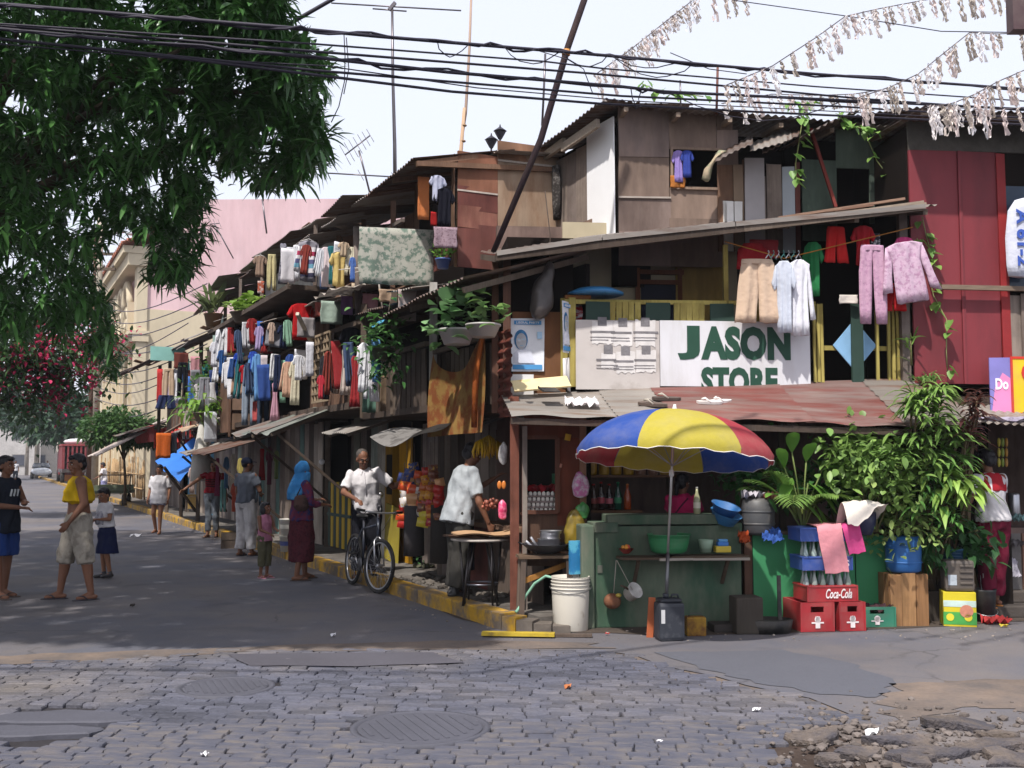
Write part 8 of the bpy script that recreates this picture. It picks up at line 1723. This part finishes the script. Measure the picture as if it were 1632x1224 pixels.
 if top is not None:
  c=MB();ex=.018*topw;z0=J['pel']+up*(hem-.93);w0=max(.0,.93-hem)
  rows=[(z0,lr*(hw*g+ex+.022*topw),fw*(.112*g+ex+.022*topw)),(z0+up*.03,lr*(hw*g+ex+.02*topw),fw*(.112*g+ex+.02*topw))]
  if hem<1.0:rows.append((J['wst'],lr*(.128*g+ex+.012*topw),fw*(.1*g+ex+.012*topw)))
  rows+=[(J['chs'],lr*(.155*g+ex),fw*(.118*g+ex)),(J['sho']-up*.015,lr*(.155*g+ex),fw*(.088*g+ex)),(J['sho']+up*.035,lr*(.085+ex),fw*(.07+ex*.8)),(J['nek']-up*.008,lr*.07,fw*.066)]
  c.rings(rows,20)
  if sleeve>0:
   for s in 'LR':
    a,b,w_=J['sh'+s],J['el'+s],J['wr'+s]
    if sleeve<=1:e=a.lerp(b,sleeve);c.ell(a-up*.004,.063*g,12,8);tubr(c,a-up*.008,e,.06*g,.067*g)
    else:c.cap(a,b,.066*g,.054*g,14);c.cap(b,b.lerp(w_,sleeve-1),.054*g,.042,12)
  cloth_part(c,'shirt',top,.011,.014,sd)
 if bottom is not None:
  kind,m_,ln=bottom;c=MB();bw=bw or .02;pz=J['pel']+up*.05
  if kind=='skirt':
   an=(J['anL']+J['anR'])/2;kn=(J['knL']+J['knR'])/2;ez=pz.lerp(Vector((an.x,an.y,pz.z-ln)),1);sp=abs((J['knL']-J['knR']).x)*.5+.08;spy=abs((J['knL']-J['knR']).y)*.5+.08
   c.rings([(pz,lr*(.128*g+.02),fw*(.1*g+.02)),(J['pel']-up*.06,lr*(hw*g+.03),fw*(.12*g+.03)),(pz.lerp(ez,.55),Vector((sp+.04,0,0)),Vector((0,-spy-.05,0))),(ez,Vector((sp+bw,0,0)),Vector((0,-spy-bw,0)))],20)
  else:
   c.rings([(pz,lr*(.128*g+.014),fw*(.1*g+.014)),(J['pel']-up*.03,lr*(hw*g+.02),fw*(.115*g+.02)),(J['pel']-up*.12,lr*(.14*g+.02),fw*(.1*g+.02))],18)
   for s in 'LR':
    a,b,an=J['hp'+s],J['kn'+s],J['an'+s];f=ln
    if f<=1:tubr(c,a,a.lerp(b,f),.088*g+bw,(.088-.02*f)*g+bw*1.6)
    else:c.cap(a,b,.088*g+bw,.062*g+bw,14);e=b.lerp(an,f-1);tubr(c,b,e,.062*g+bw,.052*g+bw*1.25)
  cloth_part(c,{'skirt':'skirt','shorts':'shorts'}.get(kind,'trousers'),m_,.011,.012,sd+7)
 if shoe:
  for s in 'LR':
   c=J['an'+s];sg=1 if s=='L' else -1;td=Vector((.18*sg,-1,0)).normalized()if toe is None else Vector(toe[s]).normalized();base=Vector((c.x,c.y,c.z-.075));q=MB()
   if shoe[0]=='slipper':q.cap(base+Vector((0,0,.0))-td*.055,base+td*.165,.04,.045,12,.28,(0,0,1));so_=q.build('slipper',shoe[1],t);sd_=td.cross(Vector((0,0,1)));MB().tube([base+td*.04+sd_*.042,base+td*.09+sd_*.03+Vector((0,0,.045)),base+td*.135+Vector((0,0,.04)),base+td*.09-sd_*.03+Vector((0,0,.045)),base+td*.04-sd_*.042],.008,6).build('strap',shoe[1],so_)
   else:q.cap(base+Vector((0,0,.035))-td*.03,base+td*.16+Vector((0,0,.03)),.05,.042,12,.8,(0,0,1));q.cap(base+Vector((0,0,.04)),base+Vector((0,0,.09)),.05,.046,12);me=remesh(q,.009,'shoe',2);me.materials.append(shoe[1]);put('shoe',me,t)
 if extra:extra(t,J,Hm,lr,fw,up,cloth_part)
 return t
def stand(px,py,rz,z=0.0):
 p=gnd(px,py,z);return Matrix.Translation(p)@Matrix.Rotation(R(rz),4,'Z')
SL=plas('2a2630',.7);SLB=plas('4a3a34',.7)
NAVYC=cloth('20242f');BLUEC=cloth('27407c');YELC=cloth('c8a41e');KHK=cloth('a8a094','8f877c',9);WHC=cloth('d8d4d6');GREYC=cloth('5f6470')
def numb(t,J,Hm,lr,fw,up,cp):
 for k in range(3):MB().beam(J['chs']+fw*.146+lr*(.03-.05*k)-up*.05,J['chs']+fw*.148+lr*(.05-.05*k)+up*.03,.018,.012).build('shirt_print',cloth('c8ccd0'),t)
person('man in a navy sleeveless shirt and blue shorts standing with folded arms',stand(2,953,72),1.66,dict(elL=(.25,-.06,1.1),wrL=(.05,-.24,1.12),elR=(-.25,-.06,1.09),wrR=(-.04,-.25,1.06),anL=(.1,.06,.08),anR=(-.1,-.06,.08),knL=(.1,.02,.49)),0,0,'d',NAVYC,.12,.76,('shorts',BLUEC,.98),.03,'short',None,0,0,('slipper',SLB),True,1.05,topw=1.4,extra=numb)
def rolled(t,J,Hm,lr,fw,up,cp):
 c=MB();n=26;z=1.13
 for i in range(n):a0,a1=2*PI*i/n,2*PI*(i+1)/n;f=lambda a:Vector((.148*math.cos(a),.0+.118*math.sin(a),z+.015*math.sin(a*3)));c.cap(f(a0),f(a1),.03,.03,8)
 cp(c,'rolled_hem',YELC,.01,.012,3);MB().tube([J['pel']+fw*.0-lr*.16+up*.03+Vector((0,-.02,0)),J['pel']-lr*.165-up*.02],.004,5).build('drawstring',WHC,t)
person('man with a yellow vest rolled above his waist and pale knee length shorts',stand(122,955,-63),1.68,dict(elL=(.27,.03,1.1),wrL=(.25,-.12,.9),elR=(-.24,.03,1.08),wrR=(-.24,-.08,.84),knL=(.11,.07,.49),anL=(.13,.14,.08),knR=(-.1,-.12,.49),anR=(-.12,-.17,.08)),2,0,'d',YELC,.0,1.12,('shorts',KHK,1.18),.03,'short',HAIR,25,4,('slipper',SL),True,1.22,topw=.9,extra=rolled)
def pack(t,J,Hm,lr,fw,up,cp):m=MB().rings([((.0,-.14,1.0),(.1,0,0),(0,.05,0)),((0,-.16,1.12),(.12,0,0),(0,.07,0)),((0,-.14,1.25),(.08,0,0),(0,.04,0))],12);cp(m,'white_bundle',cloth('b8b4bc','8a8894',12),.012,.02,2)
person('child in a white top and navy skirt standing behind the yellow vest man',stand(168,921,-40),1.22,dict(elL=(.2,-.06,1.1),wrL=(.08,-.2,1.1),elR=(-.2,-.05,1.1),wrR=(-.08,-.2,1.08),knL=(.09,-.05,.5),anL=(.1,.03,.09)),6,0,'m',WHC,.6,.95,('skirt',cloth('22284a'),.52),.09,'short',None,20,12,('shoe',plas('22222c')),True,1.0,True,child=True,extra=pack)
person('boy in an oversized white T-shirt walking barefoot down the street',stand(252,851,-4),1.52,dict(knR=(-.09,-.09,.5),anR=(-.09,.07,.1),knL=(.08,-.1,.49),anL=(.07,-.09,.08),elL=(.24,.05,1.08),wrL=(.24,-.02,.84),elR=(-.24,.05,1.08),wrR=(-.25,-.05,.84)),0,0,'m',WHC,.85,.73,('shorts',cloth('8a8aa0','c8c0cc',20),.5),.02,'short',None,8,8,None,True,1.0,topw=2.0)
def stripes(t,J,Hm,lr,fw,up,cp):
 for k in range(4):p=J['wst'].lerp(J['chs'],.1+.3*k);MB().tube([p+lr*.15*math.cos(a)+fw*.14*math.sin(a)for a in np.linspace(.35,PI-.35,12)],.012,6).build('stripe',cloth('2a1418'),t)
person('woman in a dark red striped shirt stretching one arm out',stand(337,856,-2),1.62,dict(shR=(-.165,.0,1.35),elR=(-.38,-.08,1.18),wrR=(-.55,-.2,1.03),elL=(.24,.08,1.1),wrL=(.3,.05,.88),knL=(.1,-.08,.49),anL=(.1,.02,.09),knR=(-.06,-.05,.49),anR=(-.05,-.1,.08)),0,3,'m',cloth('8a1f2c'),.35,.95,('trousers',cloth('70757c','5d626a',8),1.85),.012,'long',None,-12,4,('slipper',SLB),True,.95,True,extra=stripes)
def cap_(t,J,Hm,lr,fw,up,cp):
 m=MB();q=MB().ell((0,.018,.055),(.09,.1,.075),16,10);m.add([Hm@Vector(x)for x in q.v],q.f,True);q=MB().rings([((0,-.1,.05),(.06,0,0),(0,0,.008)),((0,-.16,.04),(.05,0,0),(0,0,.006))],12);m.add([Hm@Vector(x)for x in q.v],q.f,True);cp(m,'cap',cloth('2a3044'),.009,0,1)
 b=MB();b.lathe([(.13,0),(.132,.03)],20,Matrix.Translation(J['pel']+up*.06));b.build('belt',plas('2a2420',.6),t)
person('man in a dark cap, grey T-shirt and white trousers seen from behind',stand(391,886,152),1.66,dict(elL=(.23,-.03,1.08),wrL=(.18,-.25,1.02),elR=(-.26,-.04,1.1),wrR=(-.1,-.24,1.05),anL=(.1,.03,.08),anR=(-.11,-.03,.08)),0,0,'d',GREYC,.6,.9,('trousers',cloth('c9c6c8','b4b0b4',8),1.9),.03,'cropped',None,-25,0,('slipper',SL),True,1.05,extra=cap_)
person('little girl in a pink sleeveless top and olive trousers',stand(421,921,58),1.02,dict(elL=(.19,-.1,1.1),wrL=(.08,-.27,1.08),elR=(-.2,-.06,1.08),wrR=(-.12,-.24,1.0),knL=(.08,-.02,.49)),0,0,'d',cloth('b87a92'),.0,.82,('trousers',cloth('5f5c48'),1.55),.028,'bob',None,10,-6,('slipper',plas('b87a92')),True,.95,True,child=True)
def scarf(t,J,Hm,lr,fw,up,cp):
 m=MB();q=MB().ell((0,.022,.03),(.1,.112,.12),18,12);m.add([Hm@Vector(x)for x in q.v],q.f,True)
 q=MB().rings([((0,.0,-.02),(.1,0,0),(0,.1,0)),((0,.02,-.12),(.12,0,0),(0,.12,0)),((0,.06,-.2),(.17,0,0),(0,.13,0)),((.0,.1,-.32),(.17,0,0),(0,.1,0)),((.0,.13,-.42),(.13,0,0),(0,.05,0))],18);m.add([Hm@Vector(x)for x in q.v],q.f,True);cp(m,'headscarf',cloth('3f86c4','5aa0d8',6),.01,.014,5)
 f=MB().ell((0,-.062,.0),(.058,.045,.078),14,10);f.v=[tuple(Hm@Vector(v))for v in f.v];f.build('face',SKIN['m'],t)
 m=MB().rings([((-.2,.08,.98),(.03,0,0),(0,.07,0)),((-.22,.08,1.05),(.05,0,0),(0,.13,0)),((-.21,.08,1.2),(.04,0,0),(0,.1,0))],14);cp(m,'shoulder_bag',cloth('5a4440','3f302e',9),.012,.01,1);MB().tube([(-.2,.0,1.18),(-.16,.03,1.4),(-.18,.14,1.2)],.01,5).build('bag_strap',cloth('3a2a28'),t)
person('woman in a bright blue headscarf, patterned blouse and maroon skirt',stand(479,924,122),1.58,dict(elL=(.23,-.08,1.1),wrL=(.17,-.28,1.12),elR=(-.24,-.06,1.08),wrR=(-.14,-.28,1.06),anL=(.1,-.1,.08),anR=(-.1,.1,.08),knL=(.1,-.08,.49),knR=(-.1,.03,.49)),0,0,'d',cloth('6a2f46','2f3a6a',12),1.6,.84,('skirt',cloth('5a2a34','45222c',30),.72),.03,'none',None,5,4,('slipper',SLB),True,1.05,True,extra=scarf,topw=1.3)
person('shadowed person in a dark blue shirt behind the striped gate',Matrix.Translation(FL@Vector((-7.3,1.1-.25,.13)))@Matrix.Rotation(R(-40),4,'Z'),1.6,dict(elL=(.22,-.12,1.1),wrL=(.12,-.3,1.15)),0,0,'d',cloth('2f4a5a'),.6,.85,('trousers',NAVYC,1.8),.02,'short',None,10,0,None,False)
bx,by=-1.64,13.07
def collar(t,J,Hm,lr,fw,up,cp):
 for s in (-1,1):MB().add([tuple(J['nek']+lr*s*.02+fw*.075-up*.02),tuple(J['nek']+lr*s*.075+fw*.03+up*.01),tuple(J['nek']+lr*s*.085+fw*.06-up*.05),tuple(J['nek']+lr*s*.04+fw*.1-up*.07)],[(0,1,2,3)]).build('collar',WHC,t)
 MB().tube([J['nek']+fw*.085-up*.05,J['chs']+fw*.145,J['wst']+fw*.135],.006,5).build('placket',cloth('b8b4b8'),t)
pm=Matrix.Translation((-1.93,14.25,0.05))@Matrix.Rotation(R(12),4,'Z')
person('balding man in a white short sleeved shirt leaning on the bicycle',pm,1.72,dict(elR=(-.3,-.12,1.1),wrR=(-.16,-.42,1.02),elL=(.34,-.05,1.17),wrL=(.56,-.05,1.28),anR=(-.12,.1,.08)),10,-6,'d',WHC,.75,.86,('trousers',cloth('25252c'),1.9),.022,'cropped',HAIRG,12,14,('slipper',SL),True,1.08,topw=1.0,extra=collar)
def pocket(t,J,Hm,lr,fw,up,cp):MB().tube([J['sho']+lr*.2*c+fw*.05 for c in (-.5,0,.5)],.008,5).build('yoke_seam',cloth('a9aeb0'),t)
pm=Matrix.Translation((at_y(732,735,11.75).x,11.75,.13))@Matrix.Rotation(R(118),4,'Z')
person('man in a loose pale grey shirt and dark trousers buying at the corner',pm,1.68,dict(elL=(.22,-.25,1.1),wrL=(.1,-.47,1.26),elR=(-.29,-.1,1.02),wrR=(-.3,-.2,.8),knR=(-.1,.02,.49),anR=(-.11,.1,.08)),13,0,'d',cloth('a9aeb2','9ba1a6',5),.8,.78,('trousers',cloth('3f3d3a'),1.92),.028,'short',None,-8,10,('shoe',plas('1c1a1c')),True,1.08,topw=1.6,extra=pocket)
pm=FS@Matrix.Translation((s_(1088,800,.35)[0],.35,.1))@Matrix.Rotation(R(150),4,'Z')
def strap(t,J,Hm,lr,fw,up,cp):MB().tube([J['sho']-lr*.1+fw*-.1,J['chs']-fw*.15,J['wst']+lr*.13-fw*.1],.012,5).build('apron_strap',cloth('5a1f3a'),t)
person('woman in a hot pink shirt standing in the shop with her back turned',pm,1.36,dict(elL=(.21,-.1,1.1),wrL=(.12,-.3,1.1),elR=(-.22,-.06,1.08),wrR=(-.15,-.26,1.05)),0,0,'d',cloth('c02a62'),.6,.86,('trousers',NAVYC,1.8),.02,'tail',None,-20,5,None,True,1.05,True,extra=strap)
def trk(t,J,Hm,lr,fw,up,cp):
 for s in 'LR':
  sg=1 if s=='L' else -1
  for o in (-.012,.022):MB().tube([J['hp'+s]+lr*sg*.1+Vector((0,o,.06)),J['hp'+s].lerp(J['kn'+s],.5)+lr*sg*.095+Vector((0,o,0)),J['kn'+s]+lr*sg*.084+Vector((0,o,0)),J['kn'+s].lerp(J['an'+s],.8)+lr*sg*.078+Vector((0,o,0))],.006,5).build('stripe',WHC,t)
 c=MB().rings([(J['chs']-up*.03,lr*.186,fw*.148),(J['chs']+up*.05,lr*.186,fw*.142),(J['sho']+up*.0,lr*.182,fw*.118),(J['sho']+up*.045,lr*.11,fw*.09)],18);cp(c,'red_yoke',cloth('a82a34'),.011,.01,2)
pm=Matrix.Translation((at_y(1579,735,11.0).x,11.0,.12))@Matrix.Rotation(R(205),4,'Z')
person('person in a red and white top and maroon striped track pants at the right shop',pm,1.6,dict(elL=(.24,-.1,1.1),wrL=(.1,-.28,1.08),elR=(-.24,-.1,1.1),wrR=(-.1,-.28,1.06),anL=(.12,.02,.08),anR=(-.1,-.08,.08)),4,0,'d',WHC,.6,.9,('trousers',cloth('6a1f34'),1.9),.025,'short',None,0,10,('slipper',plas('b8742a')),True,1.05,True,extra=trk)
for (px,py,rz,h,c,b,lab)in ((124,788,0,1.3,cloth('4a8a6a'),NAVYC,'small child in a green top by the far kerb'),(75,760,10,1.65,NAVYC,NAVYC,'distant person in dark clothes beside the white car'),(248,800,-20,1.6,cloth('6a4a3a'),NAVYC,'shadowed seller standing under the ragged pale awning'),(24,768,30,1.65,cloth('c8c8cc'),NAVYC,'distant cyclist figure in white near the end of the road')):
 person(lab,stand(px,py,rz,.0),h,dict(knL=(.1,-.08,.49)),0,0,'d',c,.6,.85,('trousers',b,1.85),.02,'short',None,0,0,None,False)
pm=Matrix.Translation(Vector((gnd(165,800).x,gnd(165,800).y,0)))@Matrix.Rotation(R(-80),4,'Z')
person('boy in a white shirt standing at the far handcart',pm,1.55,dict(elL=(.22,-.1,1.1),wrL=(.2,-.3,1.0)),5,0,'d',WHC,.6,.85,('shorts',cloth('8a8ab0'),1.0),.03,'short',None,0,6,None,False)
person('man in a white shirt standing beyond the planter behind the truck',stand(124,770,20),1.65,None,0,0,'d',WHC,.6,.85,('trousers',NAVYC,1.85),.02,'short',None,0,0,None,False)
# ================================================================ bicycle
pF,pR=Vector((-1.64,13.09,.33)),Vector((-2.09,14.03,.33))
bd_=(pF-pR).normalized();Mb=Matrix.Translation((pR.x,pR.y,0))@Matrix.Rotation(math.atan2(bd_.y,bd_.x),4,'Z')@Matrix.Rotation(R(-5),4,'X')
bi=T('bicycle','dark mountain bicycle standing by the kerb','bicycle',Mb)
FR=plas('2b3140',.3);CHR=metal('b0b0b4',.25);RUB=plas('17171a',.8)
def wheel(x,steer=0):
 wq=bpy.data.objects.new('wheel',None);COL.objects.link(wq);wq.parent=bi;wq.matrix_basis=Matrix.Translation((x,0,.33))@Matrix.Rotation(R(steer),4,'Z')@Matrix.Rotation(R(90),4,'X')
 ring=lambda r_,a,n:MB().tube([(r_*math.cos(t),r_*math.sin(t),0)for t in np.linspace(0,2*PI,41)],a,n,False)
 ring(.308,.024,8).build('tyre',RUB,wq);ring(.278,.012,6).build('rim',CHR,wq)
 m=MB()
 for k in range(24):a=2*PI*k/24;m.tube([(.02*math.cos(a+.5),.02*math.sin(a+.5),.025*(-1)**k),(.275*math.cos(a),.275*math.sin(a),0)],.0018,4)
 m.build('spokes',CHR,wq,kind='stuff');MB().lathe([(.014,-.045),(.026,-.03),(.018,0),(.026,.03),(.014,.045)],12).build('hub',CHR,wq)
wheel(0);wheel(1.04,14)
BBp,ST,HT,HB=(.42,0,.3),(.3,0,.78),(.86,0,.82),(.9,0,.68)
for nm,pts,r_ in (('top_tube',[(.31,0,.74),HT],.016),('down_tube',[BBp,HB],.019),('seat_tube',[BBp,(.27,0,.86)],.016),('head_tube',[HB,(.84,0,.9)],.02)):MB().tube(pts,r_,8).build(nm,FR,bi)
for s in (-1,1):
 MB().tube([(0,s*.06,.33),(.38,s*.035,.3)],.01,6).build('chain_stay',FR,bi);MB().tube([(0,s*.06,.33),(.3,s*.02,.74)],.009,6).build('seat_stay',FR,bi);MB().tube([(1.04,s*.06,.33),(.93,s*.055,.62),(.9,0,.68)],.012,6).build('fork_blade',CHR,bi)
 MB().tube([(.42,s*.08,.3),(.42+s*.12,s*.09,.3-s*.12)],.01,6).build('crank',CHR,bi);MB().bbox(.42+s*.12-.04,s*.12-.045,.3-s*.12-.012,.42+s*.12+.04,s*.12+.045,.3-s*.12+.012,.005).build('pedal',RUB,bi)
MB().tube([(.84,0,.9),(.83,0,.95),(.9,0,.97)],.014,6).build('stem',CHR,bi);hb=MB().tube([(.86,-.3,.99),(.89,-.12,.97),(.9,0,.965),(.89,.12,.97),(.86,.3,.99)],.012,7).build('handlebar',CHR,bi)
for s in (-1,1):MB().tube([(.86,s*.3,.99),(.875,s*.19,.98)],.017,8).build('grip',RUB,hb);MB().tube([(.89,s*.18,.975),(.96,s*.22,.95)],.006,5).build('brake_lever',RUB,hb);MB().tube([(.9,s*.16,.97),(.99,s*.1,.93),(.96,s*.03,.75)],.004,4).build('brake_cable',RUB,hb)
MB().rings([((.1,0,.89),(0,.03,0),(0,0,.02)),((.16,0,.9),(0,.075,0),(0,0,.03)),((.28,0,.9),(0,.05,0),(0,0,.025)),((.4,0,.9),(0,.015,0),(0,0,.015))],14).build('saddle',RUB,bi)
MB().lathe([(.02,-.004),(.085,-.003),(.088,0),(.085,.003),(.02,.004)],28,Matrix.Translation((.42,-.05,.3))@Matrix.Rotation(R(90),4,'X')).build('chainring',metal('5a5a5e'),bi)
MB().tube([(.42,-.05,.385),(.0,-.05,.37),(-.03,-.05,.33),(.0,-.05,.29),(.42,-.05,.215)],.005,5).build('chain',metal('4a4a4e'),bi)
MB().tube([(.1,.06,.3),(.08,.16,.02)],.008,6).build('kickstand',CHR,bi)
g=gnd(365,874);t=T('crate','small wooden box standing in the street near the capped man','crate',Matrix.Translation((g.x,g.y+.1,0))@Matrix.Rotation(R(14),4,'Z'));MB().box(-.17,-.15,0,.17,.15,.02).build('floor',OLD[1],t)
for k in range(2):
 for (x0,y0,x1,y1)in ((-.17,-.15,.17,-.13),(-.17,.13,.17,.15),(-.17,-.13,-.15,.13),(.15,-.13,.17,.13)):MB().box(x0,y0,.02+k*.14,x1,y1,.14+k*.14,None,.003).build('board',OLD[k],t)
for k,(z,lab,c)in enumerate(((0,'white pail with a blue label on the pavement by the headscarf woman','c4bfb4'),(.27,'second pale pail stacked on the white one by the headscarf woman','cfcac2'))):
 g=gnd(456,880,.13);t=T('pail',lab,'pail',Matrix.Translation((g.x,g.y+.15,.13+z)),'pails on the pavement');MB().lathe([(.12,0),(.14,.24),(.15,.245),(.15,.262),(.135,.262),(.115,.02),(.001,.02)],20).build('shell',plas(c),t);MB().lathe([(.133,.1),(.139,.17)],20,cap=(False,False)).build('label',plas('2a3a7a' if k==0 else 'b8b4ac'),t)
for (px,py,w_,h_,c,lab,z)in ((318,812,.9,.5,'9c8250','low yellowish board stall table under the blue tarpaulin',.13),(352,800,.5,.3,'b0a080','woven basket of goods under the far awning',.13),(335,820,.3,.5,'3f7a5a','green plastic stool under the far awning',.0)):
 g=gnd(px,py+4,.13);t=T('stall_table' if w_>.8 else ('basket' if w_>.4 else 'stool'),lab,'stall' if w_>.8 else 'container',Matrix.Translation((g.x,g.y+.2,.13))@Matrix.Rotation(R(26),4,'Z'));MB().bbox(-w_/2,-.25,h_-.05,w_/2,.25,h_,.01).build('top',wood(c),t)
 for x in (-w_/2+.04,w_/2-.04):
  for y in (-.2,.2):MB().beam((x,y,0),(x,y,h_-.05),.04,.04).build('leg',OLD[1],t)
 MB().box(-w_/2+.02,-.23,.1,w_/2-.02,-.21,h_-.06).build('front_board',wood(c),t)
sh=MB().ell((0,0,0),(.05,.06,.05),10,8);tag(sh.build('pot',metal('c0c0c4',.3),None,Matrix.Translation(at_y(606,788,15.6))),'shiny tin pot on the ledge behind the bicycle man','pot')
rag('crumpled olive rag on the pavement below the snack packets',Matrix.Translation(gnd(676,905,.13)+Vector((0,0,.03))),.3,.2,'5a5a4a',20)
plant('weed','small weed growing between stones below the snack packets',Matrix.Translation(gnd(676,900,.13)),[(60,(0,0,.12),(.08,.08,.08),.1,.05,.2,.4,LD,OVAL)])
sp=[(lambda p:(p.x,p.y))(FL@Vector((U(-3.2,-.6),U(-.1,.4),0)))for _ in range(140)]
pebble_field('rubble',sp,conc('5d5751'),.02,.07,.13)
mb=MB().box(-.01,-.005,-.02,.01,.005,.02);
tag(MB().ell((0,0,0),(.05,.02,.05),10,6).build('plastic_cup',plas('e4e4e8',.4),None,Matrix.Translation(at_y(513,736,18.3))),'white plastic hanging in the doorway above the striped gate','plastic')
hz=bpy.data.materials.new('haze_air');hz.use_nodes=True;_n=hz.node_tree.nodes;_n.remove(_n['Principled BSDF'])
_v=_n.new('ShaderNodeVolumePrincipled');_v.inputs['Color'].default_value=(.86,.91,1,1);_v.inputs['Density'].default_value=.0005;hz.node_tree.links.new(_v.outputs[0],_n['Material Output'].inputs['Volume'])
MB().box(-520,-70,-1.5,520,720,17).build('haze',hz,None,kind='stuff')
bpy.data.scenes.remove(TMP)
